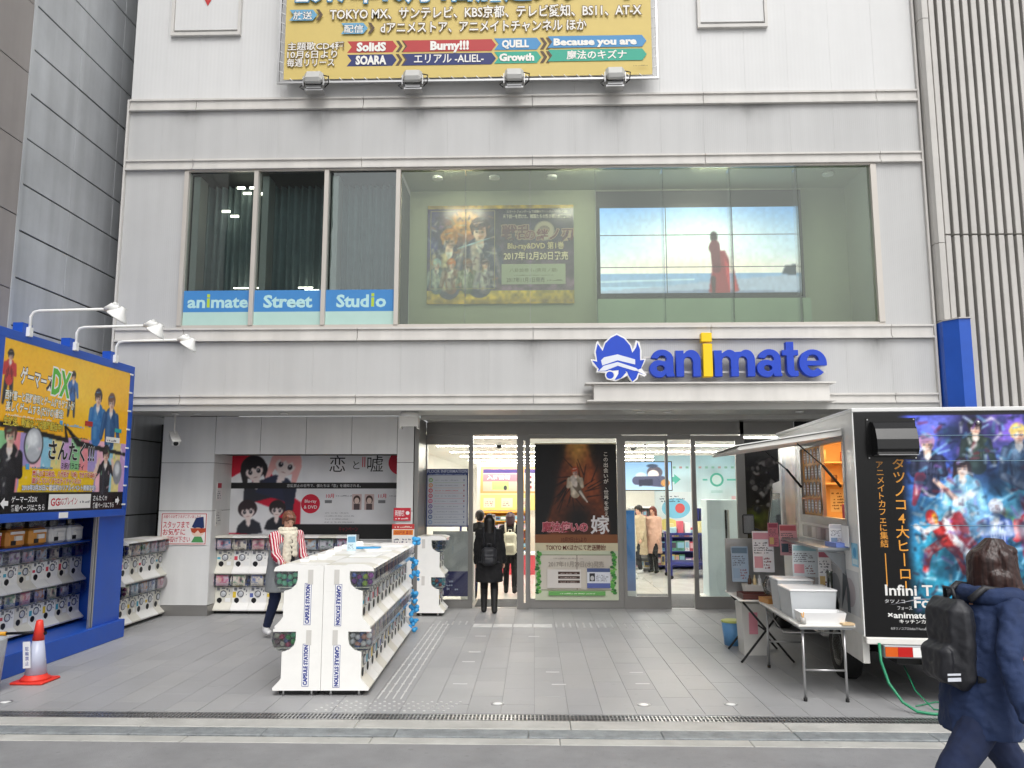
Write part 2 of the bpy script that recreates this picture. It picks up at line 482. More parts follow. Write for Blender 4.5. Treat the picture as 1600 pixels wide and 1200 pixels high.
class Img:
    """Soft picture painted with shapes; used for generic artwork on posters and screens."""
    def __init__(s, w, h, cell, col='000000'):
        s.w, s.h = w, h; s.nx, s.ny = int(w / cell) + 1, int(h / cell) + 1
        s.X, s.Y = np.meshgrid(np.linspace(0, w, s.nx), np.linspace(0, h, s.ny))
        s.a = np.ones((s.ny, s.nx, 3)) * s.c(col); s.cell = cell
        s.g = np.random.RandomState(5)
    def c(s, h): return np.array([int(h[i:i + 2], 16) / 255 for i in (0, 2, 4)])
    def mix(s, m, col): m = np.clip(m, 0, 1)[..., None]; s.a = s.a * (1 - m) + s.c(col) * m; return s
    def vgrad(s, y0, y1, c0, c1):
        t = np.clip((s.Y - y0) / (y1 - y0), 0, 1)[..., None]; m = ((s.Y >= y0) & (s.Y <= y1))[..., None]
        s.a = np.where(m, s.c(c0) * (1 - t) + s.c(c1) * t, s.a); return s
    def glow(s, cx, cy, rx, ry, col, k=1.0):
        return s.mix(k * np.exp(-(((s.X - cx) / rx) ** 2 + ((s.Y - cy) / ry) ** 2)), col)
    def ell(s, cx, cy, rx, ry, col, rot=0, soft=1.5):
        c_, s_ = math.cos(rot), math.sin(rot); dx, dy = s.X - cx, s.Y - cy
        u, v = (dx * c_ + dy * s_) / rx, (-dx * s_ + dy * c_) / ry
        d = (1 - np.sqrt(u * u + v * v)) * min(rx, ry)
        return s.mix(d / (s.cell * soft) + 0.5, col)
    def cap(s, x0, y0, x1, y1, r0, r1, col, soft=1.5, hi=None):
        dx, dy = x1 - x0, y1 - y0; L = dx * dx + dy * dy + 1e-9
        t = np.clip(((s.X - x0) * dx + (s.Y - y0) * dy) / L, 0, 1)
        d = np.sqrt((s.X - x0 - t * dx) ** 2 + (s.Y - y0 - t * dy) ** 2); r = r0 + (r1 - r0) * t
        s.mix((r - d) / (s.cell * soft) + 0.5, col)
        if hi:
            d2 = np.sqrt((s.X - x0 - t * dx + r * 0.3) ** 2 + (s.Y - y0 - t * dy - r * 0.2) ** 2)
            s.mix(((r * 0.45 - d2) / (s.cell * soft * 2) + 0.5) * 0.6, hi)
        return s
    def poly(s, pts, col, k=1.0):
        m = np.zeros(s.X.shape, bool); n = len(pts)
        for i in range(n):
            x0, y0 = pts[i]; x1, y1 = pts[(i + 1) % n]
            if y0 == y1: continue
            cnd = ((y0 > s.Y) != (y1 > s.Y)) & (s.X < (x1 - x0) * (s.Y - y0) / (y1 - y0) + x0)
            m ^= cnd
        m = m.astype(float)
        m = (m + np.roll(m, 1, 0) + np.roll(m, -1, 0) + np.roll(m, 1, 1) + np.roll(m, -1, 1)) / 5
        return s.mix(m * k, col)
    def noise(s, scale, amt, seed=3, col=None):
        g = np.random.RandomState(seed); nx, ny = int(s.w / scale) + 3, int(s.h / scale) + 3
        r = g.rand(ny, nx); fx, fy = s.X / scale, s.Y / scale; ix, iy = fx.astype(int), fy.astype(int); tx, ty = fx - ix, fy - iy
        tx = tx * tx * (3 - 2 * tx); ty = ty * ty * (3 - 2 * ty)
        v = (r[iy, ix] * (1 - tx) + r[iy, ix + 1] * tx) * (1 - ty) + (r[iy + 1, ix] * (1 - tx) + r[iy + 1, ix + 1] * tx) * ty
        if col: return s.mix(np.clip((v - 0.5) * 3, 0, 1) * amt, col)
        s.a = np.clip(s.a * (1 + amt * (v[..., None] - 0.5)), 0, 1); return s
    def detail(s, x0, x1, y0, y1, n, cols, seed=2, L=.09, w=.006):
        g = np.random.RandomState(seed)
        for k in range(n):
            a, b, t = g.uniform(x0, x1), g.uniform(y0, y1), g.uniform(0, 2 * PI); l = g.uniform(.2, 1) * L
            s.cap(a, b, a + l * math.cos(t), b + l * math.sin(t), w * g.uniform(.4, 1), w * .2, cols[k % len(cols)], soft=3.5)
        return s
    def person(s, cx, y0, h, hair='2a2024', skin='e8c8b4', coat='303848', legs='22242c', lean=0.0, hi=None, long=False, arms='down', half=False):
        u = h / (4.3 if half else 7.2)
        hx_ = cx + lean * h; top = y0 + h
        if not half:
            s.cap(cx - u * .5, y0 + h * .48, cx - u * .9, y0, u * .5, u * .25, legs, hi=hi); s.cap(cx + u * .4, y0 + h * .48, cx + u * .8, y0, u * .5, u * .25, legs, hi=hi)
        yb = y0 + (h * .45 if not half else 0)
        if long: s.cap(hx_, top - u * .6, hx_, top - u * 2.6, u * .75, u * .95, hair)
        s.cap(cx, yb, hx_, top - u * 2.0, u * .8, u * .95, coat, hi=hi)
        for q in (-1, 1):
            if arms == 'down': s.cap(hx_ + q * u, top - u * 1.9, hx_ + q * u * 1.5, top - u * 3.9, u * .38, u * .28, coat, hi=hi)
            elif arms == 'cross': s.cap(hx_ + q * u, top - u * 1.9, hx_ + q * u * 1.2, top - u * 3.1, u * .38, u * .3, coat, hi=hi); s.cap(hx_ + q * u * 1.2, top - u * 3.1, hx_ - q * u * .6, top - u * 2.9, u * .3, u * .22, coat, hi=hi)
            else: s.cap(hx_ + q * u, top - u * 1.9, hx_ + q * u * 1.9, top - u * 2.7, u * .36, u * .3, coat); s.cap(hx_ + q * u * 1.9, top - u * 2.7, hx_ + q * u * 1.1, top - u * 1.1, u * .3, u * .2, skin)
        s.cap(hx_, top - u * 1.6, hx_, top - u * 1.2, u * .28, u * .28, skin)
        s.ell(hx_, top - u * .35, u * .62, u * .68, hair)
        s.ell(hx_ + u * .02, top - u * .68, u * .46, u * .56, skin)
        s.ell(hx_ - u * .1, top - u * .22, u * .55, u * .33, hair, 0.25)
        s.mix(np.clip((.42 * u - np.abs(s.X - hx_ - .32 * u)) / (.2 * u), 0, .35) * (np.abs(s.Y - top + .75 * u) < .42 * u) * (np.hypot((s.X - hx_) / .46, (s.Y - top + .68 * u) / .56) < u), '8a5a50')
        for q in (-1, 1):
            s.ell(hx_ + q * u * .2, top - u * .68, u * .08, u * .06, '2a1c20'); s.ell(hx_ + q * u * .2 + u * .03, top - u * .66, u * .025, u * .02, 'c8d0e0'); s.cap(hx_ + q * u * .1, top - u * .52, hx_ + q * u * .3, top - u * .50, u * .025, u * .015, hair)
            s.cap(hx_ + q * u * .5, top - u * .3, hx_ + q * u * .48, top - u * .85, u * .14, u * .05, hair)
        s.cap(hx_ - u * .35, top - u * .12, hx_ + u * .2, top - u * .02, u * .05, u * .03, hi or 'a89890')
        s.ell(hx_ + u * .02, top - u * .98, u * .1, u * .03, 'b07468')
        s.poly([(hx_ - u * .3, top - u * 1.45), (hx_ + u * .3, top - u * 1.45), (hx_, top - u * 2.2)], 'e8e4e0')
        for q in (-1, 1):
            for j in range(3): s.cap(cx + q * u * (.25 + .2 * j), top - u * (2.2 + .3 * j), cx + q * u * (.15 + .2 * j), top - u * (3.2 + .3 * j), u * .03, u * .01, hi or '101014')
        return s

# ---------------------------------------------------------------- fused soft forms (bodies, clothes, hair)
def fuse(mb, name, mt, vox=0.012, smooth=6, folds=0.0, fscale=0.12):
    me = mb.mesh('tmp'); ob = bpy.data.objects.new('tmp', me); COL.objects.link(ob)
    rm = ob.modifiers.new('r', 'REMESH'); rm.mode = 'VOXEL'; rm.voxel_size = vox; rm.use_smooth_shade = True
    sm = ob.modifiers.new('s', 'SMOOTH'); sm.iterations = smooth; sm.factor = 0.5
    if folds:
        tx = bpy.data.textures.new('folds', 'CLOUDS'); tx.noise_scale = fscale; tx.noise_depth = 2
        dm = ob.modifiers.new('d', 'DISPLACE'); dm.texture = tx; dm.strength = folds; dm.mid_level = 0.5
    dg = bpy.context.evaluated_depsgraph_get()
    out = bpy.data.meshes.new_from_object(ob.evaluated_get(dg)); out.name = name
    bpy.data.objects.remove(ob); bpy.data.meshes.remove(me)
    out.materials.clear(); out.materials.append(mt)
    out.polygons.foreach_set('use_smooth', [True] * len(out.polygons)); out.polygons.foreach_set('material_index', [0] * len(out.polygons))
    out.update()
    return out

ORD = ['first', 'second', 'third', 'fourth', 'fifth', 'sixth', 'seventh', 'eighth', 'ninth', 'tenth', 'eleventh', 'twelfth', 'thirteenth', 'fourteenth']

# ---------------------------------------------------------------- shared materials
m_wall = ribbed('wall_cladding', 'bebebd', streak=.06, depth=.12)
m_wall_up = ribbed('upper_cladding', 'd7d7d6', 0.06, 0.03, 0.1)
m_trim = mat('ledge_metal', 'd3d0cb', 0.45, var=0.07, streak=0.09, world=True)
m_alu = mat('window_aluminium', 'c6c0b8', 0.4, 0.2, var=0.04)
m_tile_w = mat('wall_panel_grey', 'dddddb', 0.4, var=0.06, vs=1.2, streak=0.07, world=True)
m_joint = mat('joint_dark', '4a4845', 0.9)
m_soffit = mat('soffit_metal', 'bab9b5', 0.35, 0.1, var=0.06, vs=1.0)
m_dframe = mat('door_frame_steel', '8d8b88', 0.38, 0.5, var=0.06)
m_black = mat('black_matt', '141414', 0.6, var=0.2)
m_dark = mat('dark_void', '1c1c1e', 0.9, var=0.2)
m_white = mat('white_plastic', 'efefec', 0.32, var=0.03)
m_white_d = mat('white_paint_worn', 'e4e2dc', 0.5, var=0.08, vs=4)
m_steel = mat('brushed_steel', 'b9b9b9', 0.3, 0.85, var=0.06)
m_blue = mat('blue_paint', '1f54b8', 0.4, var=0.1, vs=3, spec=0.5)
m_print = printed('print_matt', 0.55)
m_printg = printed('print_glossy', 0.22)
m_glass = glass('shop_glass', (0.96, 0.975, 0.965), 0.0)
m_glass_g = glass('green_window_glass', (0.92, 0.97, 0.89), 0.03)
m_glass_d = glass('studio_window_glass', (0.84, 0.9, 0.89), 0.05)
m_clear = glass('clear_plastic', (0.96, 0.96, 0.985), 0.06, 0.12)
m_seam = mat('panel_seam', 'bcbcba', 0.8)
m_rubber = mat('black_rubber', '1b1b1b', 0.75, var=0.2)
m_ctag = mat('paper_tag', 'eeeeec', .6)
# ================================================================ GROUND
m_road = mat('asphalt', '8f8f90', 0.85, var=0.2, vs=1.7, bump=0.8, bs=160, world=True, spots=.16)
m_paver = mat('grey_paving_tile', '9f9fa0', 0.44, var=0.13, vs=0.8, bump=0.1, bs=120, world=True, spots=.12)
m_paver2 = mat('grey_paving_tile_pale', 'a2a2a2', 0.43, var=0.13, vs=0.8, bump=0.1, bs=120, world=True, spots=.12)
m_paver3 = mat('grey_paving_tile_dull', '9c9c9d', 0.45, var=0.13, vs=0.8, bump=0.1, bs=120, world=True, spots=.12)
m_grout = mat('grout', '949494', 0.9)
m_kerb = mat('kerb_concrete', 'b2b1ac', 0.8, var=0.2, vs=3, bump=0.35, bs=90, world=True, spots=.2)
m_plate = mat('ramp_plate', '93989a', 0.6, 0.25, var=0.35, vs=7, bump=0.9, bs=85, world=True, spots=.15)
m_tactile = mat('tactile_white', 'd0d0ce', 0.5, var=.2, vs=6)

bx('ground', m_grout, None, -60, 60, -40, 60, -0.30, -0.06, kind='structure')
bx('road', m_road, None, -30, 30, -12, 6.50, -0.058, -0.022, kind='structure')
pave = bx('pavement', m_grout, None, -9.0, 9.0, 7.285, 13.58, -0.055, -0.006, kind='structure')
tiles = []
cw, cl = 0.3, 0.6
base = {}
for k, mm in enumerate((m_paver, m_paver2, m_paver3)):
    base[k] = M(mm).box(-cw / 2 + 0.0025, cw / 2 - 0.0012, -cl / 2 + 0.0012, cl / 2 - 0.0012, -0.02, 0.0, bev=0.0006).mesh('tile')
far = M(m_paver)
cells = []
for i in range(-30, 30):
    off = 0.3 if i % 2 else 0.0
    j = 0
    while True:
        y0 = 7.29 + j * cl - off
        if y0 > 13.57: break
        ya, yb = max(y0, 7.29), min(y0 + cl, 13.575)
        if yb - ya > 0.05: cells.append((i * cw, (ya + yb) / 2, ya, yb))
        j += 1
def vis(c):
    return abs(c[0] + 0.3) < 0.66 * c[1] + 0.3 and -6 < c[0] < 5.7
vc = sorted([c for c in cells if vis(c) and c[3] - c[2] > 0.59], key=lambda c: c[1])[:299]
keep = set((c[0], c[2]) for c in vc)
for c in cells:
    if (c[0], c[2]) in keep:
        o = put('tile', base[R.choice((0, 0, 1, 1, 2))], pave)
        o.location = (c[0] + cw / 2, c[1], R.uniform(-0.0008, 0.0004))
    else:
        far.use(R.choice((m_paver, m_paver, m_paver2, m_paver3)))
        far.box(c[0] + 0.0025, c[0] + cw - 0.0025, c[2] + 0.0025, c[3] - 0.0025, -0.02, R.uniform(-0.0008, 0.0004))
far.build('tile', pave, kind='stuff')

# kerb zone: slotted drain, concrete band, ramp plates, pale edging
drain = thing('drain_channel', 'long slotted steel drain running along the front edge of the grey paving', 'drain', (0, 7.2, 0))
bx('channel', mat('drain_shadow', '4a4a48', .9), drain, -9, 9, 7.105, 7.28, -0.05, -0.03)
g = M(m_steel)
for y in (7.105, 7.185, 7.268): g.box(-9, 9, y, y + 0.012, -0.03, -0.003)
x = -8.98
while x < 9:
    g.box(x, x + 0.014, 7.117, 7.268, -0.024, -0.004); x += 0.034
g.build('grating', drain, kind='stuff')
for i in range(6):
    xa, xb = -5.1 + i * 1.8, -3.3 + i * 1.8
    o = bx('kerb_stone', m_kerb, None, (xa if i else -9) + .002, (xb if i < 5 else 9) - .002, 6.87, 7.10, -0.05, -0.004 + R.uniform(-.001, .001), bev=0.006)
    tagged(o, 'pale concrete kerb strip between slotted drain and metal plates, %s from the left' % ORD[i], 'kerb', 'concrete kerb strips along the pavement'); 
for i in range(10):
    xa, xb = -5.45 + i * 1.08, -4.37 + i * 1.08
    o = bx('ramp_plate', m_plate, None, (xa if i else -9) + .002, (xb if i < 9 else 9) - .002, 6.665, 6.862, -0.05, -0.008 + R.uniform(-.002, .002), bev=0.006)
    tagged(o, 'worn grey textured metal plate along the kerb, %s from the left' % ORD[i], 'plate', 'textured plates along the kerb')
for i in range(8):
    xa, xb = -5.8 + i * 1.5, -4.3 + i * 1.5
    o = bx('edging_stone', m_kerb, None, (xa if i else -9) + .002, (xb if i < 7 else 9) - .002, 6.505, 6.655, -0.06, -0.018 + R.uniform(-.001, .001), bev=0.005)
    tagged(o, 'narrow pale edging stone beside the asphalt road, %s from the left' % ORD[i], 'edging', 'pale edging stones beside the road')

# tactile guidance: four dotted lines running to the door, stud fields
tac = thing('tactile_guide', 'four white studded guide lines running over the paving to the door', 'tactile guide', (-1.35, 9, 0))
t = M(m_tactile)
for k in range(4):
    x0 = -1.475 + k * 0.073; y = 7.75
    while y < 11.9:
        t.box(x0 - 0.007, x0 + 0.007, y, y + 0.27, 0.001, 0.005); t.cyl((x0, y + 0.285, 0.0), 0.017, 0.006, 8); y += 0.30
t.build('guide_bar', tac, kind='stuff')
t = M(m_tactile)
for i in range(14):
    for j in range(5): t.cyl((-1.95 + i * 0.088 + 0.03 * j, 7.36 + j * 0.075, 0.0), 0.013, 0.005, 6)
for i in range(14):
    for j in range(4): t.cyl((0.32 + i * 0.1, 11.75 + j * 0.11, 0.0), 0.016, 0.005, 6)
for i in range(6):
    for j in range(4): t.cyl((-1.4 + i * 0.1, 11.95 + j * 0.08, 0.0), 0.014, 0.005, 6)
t.build('stud', tac, kind='stuff')
for k in range(4):
    o = bx('floor_marker', m_tactile, None, -0.88 + k * 0.29, -0.61 + k * 0.29, 11.72, 11.98, -0.001, 0.004)
    tagged(o, 'white square floor marker before the open door, %s from the left' % ORD[k], 'floor marker', 'white floor markers before the door')
lpos = [(-4.9, 7.55, 'beside the traffic cone'), (-0.34, 7.62, 'nearest the dotted guide line'), (1.0, 7.62, 'in the middle of the paving edge'), (1.8, 7.66, 'in front of the white folding table')]
for x, y, w in lpos:
    o = thing('ground_light', 'round recessed ground light with a steel rim ' + w, 'ground light', (x, y, 0), group='round ground lights in the paving', local=True)
    M(m_steel).lathe([(0.062, 0.0), (0.062, 0.004), (0.048, 0.005), (0.046, 0.001)], n=20).build('rim', o)
    M(m_white).lathe([(0.045, 0.0005), (0.044, 0.003), (.02, .006)], n=20).build('lens', o)  # white lens: its bright glint is put into the colour
m_refl = mat('painted_glint', 'cfcfcf', 0.4)  # little reflections on the paving, painted as flat white marks
for i, (x, y) in enumerate([(-0.75, 8.35), (0.25, 8.35), (-0.75, 9.4), (0.2, 8.9), (-0.72, 9.95), (-0.72, 11.0), (0.0, 11.0), (1.1, 8.4), (1.1, 8.9)]):
    o = bx('glint_mark', m_refl, None, x - 0.075, x + 0.07, y, y + 0.03, -0.0005, 0.0015)
    tagged(o, 'small white painted glint on the paving, %s of nine counted from the road' % ORD[i], 'painted glint', 'painted glints on the paving')

# ================================================================ STORE BUILDING
shop = thing('store_building', 'pale grey three storey shop building with upper window band and glazed entrance', 'building', (0, 11.5, 0))
XL, XR, YF = -6.24, 5.81, 11.5
joint = M(m_seam)
joint.box(XL + 0.02, XR - 0.02, YF + 0.02, YF + 0.05, 3.14, 4.35)
joint.box(XL + 0.02, -5.3, YF + 0.02, YF + 0.05, 4.35, 6.83)
joint.box(5.1, XR - 0.02, YF + 0.02, YF + 0.05, 4.35, 6.83)
joint.box(XL + 0.02, XR - 0.02, YF + 0.02, YF + 0.05, 6.83, 11.9)
joint.build('backing_wall', shop)
PM = {}
def panel(x0, x1, z0, z1, mt=m_wall, y=YF, name='wall_panel', gap=0.0008, th=0.018):
    w, h = round(x1 - x0, 3), round(z1 - z0, 3); key = (w, h, mt.name)
    if key not in PM: PM[key] = M(mt).box(gap, w - gap, 0, th, gap, h - gap).mesh(name)
    o = put(name, PM[key], shop)
    o.location = Vector(o.location) + Vector((x0, y + R.uniform(-0.0004, 0.0004), z0))
    return o
def band(x0, x1, z0, z1, mt, step=0.65):
    n = max(1, round((x1 - x0) / step)); s_ = (x1 - x0) / n
    for i in range(n): panel(x0 + i * s_, x0 + (i + 1) * s_, z0, z1, mt)
bays = [XL, -5.2, -2.6, 0.0, 2.6, 5.2, XR]
for a, b in zip(bays[:-1], bays[1:]):
    band(a, b, 3.335, 4.13, m_wall); band(a, b, 6.975, 7.76, m_wall); band(a, b, 7.955, 10.0, m_wall_up); band(a, b, 10.0, 11.9, m_wall_up)
band(XL, -5.32, 4.335, 6.805, m_wall, 1.0); band(5.13, XR, 4.335, 6.805, m_wall, 1.0)
def ledge(z0, z1, x0, x1):
    m = M(m_trim); h = z1 - z0
    m.box(x0, x1, YF - 0.055, YF + 0.019, z1 - 0.028, z1)
    m.box(x0, x1, YF - 0.03, YF + 0.018, z0 + 0.03, z1 - 0.028)
    m.box(x0, x1, YF - 0.06, YF + 0.019, z0, z0 + 0.03)
    m.build('ledge', shop)
for z0, z1 in ((3.19, 3.333), (4.135, 4.333), (6.807, 6.972), (7.765, 7.952)):
    for a, b in zip(bays[:-1], bays[1:]): ledge(z0, z1, a + 0.005, b - 0.005)
bx('corner_trim', m_trim, shop, XL - 0.03, XL - 0.001, YF - 0.05, YF + 0.4, 3.19, 7.95)
bx('corner_trim', m_trim, shop, XR + 0.001, XR + 0.03, YF - 0.05, YF + 0.4, 3.12, 11.9)
# weather stains below the ledges (real dirt films on the panels)
def stain(x, z, w, h, seed):
    m, nt, b = nodes_of('dirt_film'); N, L = nt.nodes.new, nt.links.new
    b.inputs['Base Color'].default_value = (0.07, 0.065, 0.06, 1); b.inputs['Roughness'].default_value = 0.9
    tc = N('ShaderNodeTexCoord'); sx = N('ShaderNodeSeparateXYZ'); L(tc.outputs['Generated'], sx.inputs[0])
    nz = N('ShaderNodeTexNoise'); nz.inputs['Scale'].default_value = 5; mp = N('ShaderNodeMapping'); mp.inputs['Location'].default_value = (seed, 0, 0)
    mp.inputs['Scale'].default_value = (3, 1, 0.5); L(tc.outputs['Generated'], mp.inputs[0]); L(mp.outputs[0], nz.inputs[0])
    def mth(op, a, b_=None):
        q = N('ShaderNodeMath'); q.operation = op; q.use_clamp = op in ('MULTIPLY',)
        if isinstance(a, float): q.inputs[0].default_value = a
        else: L(a, q.inputs[0])
        if b_ is not None:
            if isinstance(b_, float): q.inputs[1].default_value = b_
            else: L(b_, q.inputs[1])
        return q.outputs[0]
    q = N('ShaderNodeMapRange'); L(sx.outputs[0], q.inputs[0]); q.inputs['To Min'].default_value = -1; q.inputs['To Max'].default_value = 1
    ex = mth('SUBTRACT', 1.0, mth('ABSOLUTE', q.outputs[0]))
    v = mth('MULTIPLY', mth('POWER', ex, 1.5), mth('POWER', sx.outputs[2], 1.6))
    v = mth('MULTIPLY', v, mth('MULTIPLY', nz.outputs[0], 0.55))
    L(v, b.inputs['Alpha'])
    M(m).add([(x - w / 2, YF - 0.0035, z - h), (x + w / 2, YF - 0.0035, z - h), (x + w / 2, YF - 0.0035, z), (x - w / 2, YF - 0.0035, z)], [(0, 1, 2, 3)]).build('dirt_streak', shop)
for i, (x, z, w, h) in enumerate([(-3.2, 7.76, 1.2, 0.5), (-1.7, 7.76, 1.0, 0.4), (-0.2, 7.76, 1.3, 0.5), (1.3, 7.76, 1.2, 0.55), (3.3, 7.76, 1.6, 0.4), (-5.3, 7.76, 0.8, 0.3), (-5.2, 4.13, 0.5, 0.5), (0, 4.13, 0.7, 0.5), (5.0, 4.13, 0.6, 0.5)]):
    stain(x, z, w, h, i * 1.7)

# soffit and underside
for i in range(6):
    bx('soffit_panel', m_soffit, shop, XL + i * 2.008 + 0.003, XL + (i + 1) * 2.008 - 0.003, YF + 0.0, 12.58, 3.125, 3.14)
bx('soffit_edge', m_soffit, shop, XL, XR, YF - 0.03, YF + 0.02, 3.10, 3.188)
bx('soffit_panel', m_soffit, shop, -1.8, XR, 12.585, 13.55, 3.10, 3.14)
bx('soffit_beam', m_soffit, shop, -1.8, XR, 12.585, 12.7, 3.06, 3.098)
for x, y in ((-3.85, 12.1), (1.62, 12.0), (2.02, 12.0), (-5.2, 12.1), (4.0, 12.0)):
    o = thing('downlight', 'small round downlight in the canopy soffit ' + {-3.85: 'above the printed shutter', 1.62: 'above the tall poster, left of a pair', 2.02: 'above the glass doors, right of a pair', -5.2: 'near the left pillar', 4.0: 'near the food truck'}[x], 'downlight', (x, y, 3.12), group='small downlights under the canopy', local=True)
    M(m_white).lathe([(0.06, 0.0), (0.06, -0.012), (0.045, -0.012), (0.04, 0.0)], n=18).build('rim', o)
    M(m_glass).lathe([(0.04, -0.004), (0.04, -0.008)], n=18).build('lens', o)
bx('roof', m_trim, shop, XL, XR, YF + 0.06, 38.0, 11.9, 12.0)
bx('side_wall', m_tile_w, shop, XL, XL + 0.1, YF + 0.06, 14.0, 3.15, 11.9)
bx('side_wall', m_tile_w, shop, XR - 0.1, XR, YF + 0.06, 38.0, 0, 11.9)

# ground floor left: pillar, lintel panels, recessed shutter, column
bx('pillar_core', m_joint, shop, -5.93, -5.12, 12.62, 13.5, 0.0, 3.12)
for z0, z1 in ((0.16, 1.62), (1.62, 2.38), (2.38, 3.12)):
    bx('wall_panel', m_tile_w, shop, -5.95, -5.103, 12.6, 12.618, z0 + 0.004, z1 - 0.004)
    bx('wall_panel', m_tile_w, shop, -5.118, -5.1, 12.621, 13.4, z0 + 0.004, z1 - 0.004)
bx('skirting', m_dframe, shop, -5.955, -5.095, 12.595, 13.4, 0.0, 0.155)
for i in range(4):
    w = (5.1 - 2.17) / 4
    bx('wall_panel', m_tile_w, shop, -5.1 + i * w + 0.004, -5.1 + (i + 1) * w - 0.004, 12.6, 12.618, 2.515, 3.12)
bx('lintel_core', m_joint, shop, -5.1, -2.17, 12.622, 13.3, 2.52, 3.12)
for z0, z1 in ((0.0, 1.62), (1.62, 2.38), (2.38, 3.12)):
    bx('wall_panel', m_tile_w, shop, -2.166, -1.905, 12.6, 12.618, z0 + 0.004, z1 - 0.004)
bx('pillar_core', m_joint, shop, -2.16, -1.91, 12.62, 13.5, 0.0, 3.12)
bx('pipe_cover', m_dframe, shop, -1.9, -1.83, 12.66, 13.5, 0.0, 3.1)
bx('wall_panel', m_dark, shop, -6.6, -5.95, 13.9, 14.0, 0, 3.1)  # dark sheet put in for the shade of the open gap

# ---- roller shutter, every slat its own piece, with its printed artwork
sh = thing('roller_shutter', 'closed roller shutter printed with schoolchildren artwork in red, black and white', 'shutter', (-3.65, 13.36, 1.3))
m_slat = mat('shutter_slat', 'e0e0e0', 0.4, 0.2)
nsl = 30; hh = 2.56 / nsl
slat = M(m_slat).prism([(0.0, 0.0), (-0.012, 0.01), (-0.012, hh - 0.014), (0.0, hh - 0.004), (0.01, hh - 0.004), (0.01, 0.0)], -5.1, -2.16, 'x').mesh('slat')
for i in range(nsl):
    o = put('slat', slat, sh, loc=(0, 13.372, i * hh))
W_, H_ = 2.94, 1.5
im = Img(W_, H_, 0.0125, 'eeeef0')
RED = 'd01636'
im.poly([(0, H_), (0, 1.02), (.28, 1.18), (.42, H_)], RED)
im.poly([(.16, H_), (.26, 1.38), (.34, H_)], 'd8d8d8')
im.poly([(.0, .3), (1.2, .3), (1.2, 0), (0, 0)], 'eeeef0')
im.poly([(.36, .98), (.82, .84), (1.2, .6), (1.2, 0), (.98, 0), (.74, .5), (.4, .62)], RED)
im.poly([(.66, 1.12), (.80, .86), (.6, .86)], RED)
def face(cx, cy, r, hair, tilt=0.0, long=True, skin='f0e0dc', bangs=True, shirt='2c2e38'):
    c_, s_ = math.cos(tilt), math.sin(tilt)
    def q(a, b): return (cx + (a * c_ - b * s_) * r, cy + (a * s_ + b * c_) * r)
    a = q(0, .25); im.ell(a[0], a[1], r * 1.08, r * 1.0, hair, tilt)
    if long:
        for sx_ in (-1, 1):
            a, b = q(sx_ * .85, .1), q(sx_ * 1.05, -1.7); im.cap(a[0], a[1], b[0], b[1], r * .32, r * .1, hair)
    im.poly([q(-1.2, -1.5), q(-.5, -.95), q(.5, -.95), q(1.3, -1.5), q(1.5, -2.6), q(-1.5, -2.6)], shirt)
    im.poly([q(-.3, -.6), q(.3, -.6), q(.25, -1.5), q(0, -1.8), q(-.25, -1.5)], skin)
    im.poly([q(-.72, .35), q(-.75, -.2), q(-.45, -.7), q(0, -1.0), q(.45, -.7), q(.75, -.2), q(.72, .35)], skin)
    for sx_ in (-1, 1):
        a = q(sx_ * .36, -.12); im.ell(a[0], a[1], r * .17, r * .2, '2a2630', tilt); a = q(sx_ * .33, -.05); im.ell(a[0], a[1], r * .05, r * .06, 'd8d8d8')
    im.poly([q(-.95, .5), q(-.8, -.1), q(-.55, .25), q(-.35, -.02), q(-.1, .28), q(.15, .05), q(.4, .3), q(.65, 0), q(.95, .5), q(.4, .95), q(-.4, .95)], hair)
    a = q(0, -.62); im.ell(a[0], a[1], r * .09, r * .025, 'a06a6a', tilt)
face(.38, 1.14, .20, '201c22', .25)
face(.92, 1.24, .23, 'f0b4b0', -.3, shirt='2a3048')
im.poly([(.86, .96), (1.12, .92), (1.04, .3), (.94, .45)], '272c40')
face(.30, .46, .15, '33262a', .1, False, shirt='2c2e38')
face(.80, .48, .13, '2a2022', -.05, False, shirt='26282f')
im.poly([(0, 0), (.5, 0), (.3, .08), (0, .1)], RED)
im.mix((im.X > 1.21) * 1.0, 'eaeaec')
im.mix(((im.Y > .835) & (im.Y < .93)) * 1.0, '121214')
im.mix(((im.X > 1.05) & (im.Y < .25)) * 1.0, '161618')
im.noise(.2, .08)
pr = P(); pr.raster(0, 0, W_, H_, im.a)
pr.text('恋', 1.66, 1.13, .30, '101012', bold=0.0); pr.text('と', 2.06, 1.16, .17, '101012', bold=0.0); pr.text('嘘', 2.3, 1.13, .30, '101012', bold=0.0)
pr.rect(2.215, 1.19, .016, .17, RED); pr.rect(2.25, 1.19, .016, .17, RED)
pr.ell(2.86, 1.26, .2, .2, RED, 32)
pr.text('T', 2.80, 1.27, .12, 'd8d8d8')
pr.text('恋愛禁止の世界で、僕たちは「恋」を通知される。', .95, .86, .055, 'c8c8c8', w=1.25)
pr.ell(1.36, .58, .16, .16, RED, 32); pr.text('Blu-ray', 1.36, .6, .07, 'e8e8e8', al='C'); pr.text('& DVD', 1.36, .5, .075, 'e8e8e8', al='C')
pr.text('10月', 1.62, .68, .08, RED); pr.rect(1.60, .59, .12, .05, '7c7c80'); pr.scribble(1.78, .7, .3, .03, 1, '8a8a90')
pr.text('11月', 2.5, .68, .08, RED); pr.rect(2.5, .59, .12, .05, '7c7c80'); pr.scribble(2.68, .7, .2, .03, 1, '8a8a90')
for k in (2.06, 2.27):
    pr.rect(k, .48, .16, .26, 'd0b8b4'); pr.ell(k + .08, .65, .06, .07, '4a3430'); pr.ell(k + .08, .63, .04, .05, 'e0c8bc'); pr.rect(k + .03, .48, .1, .1, '5a4a4c')
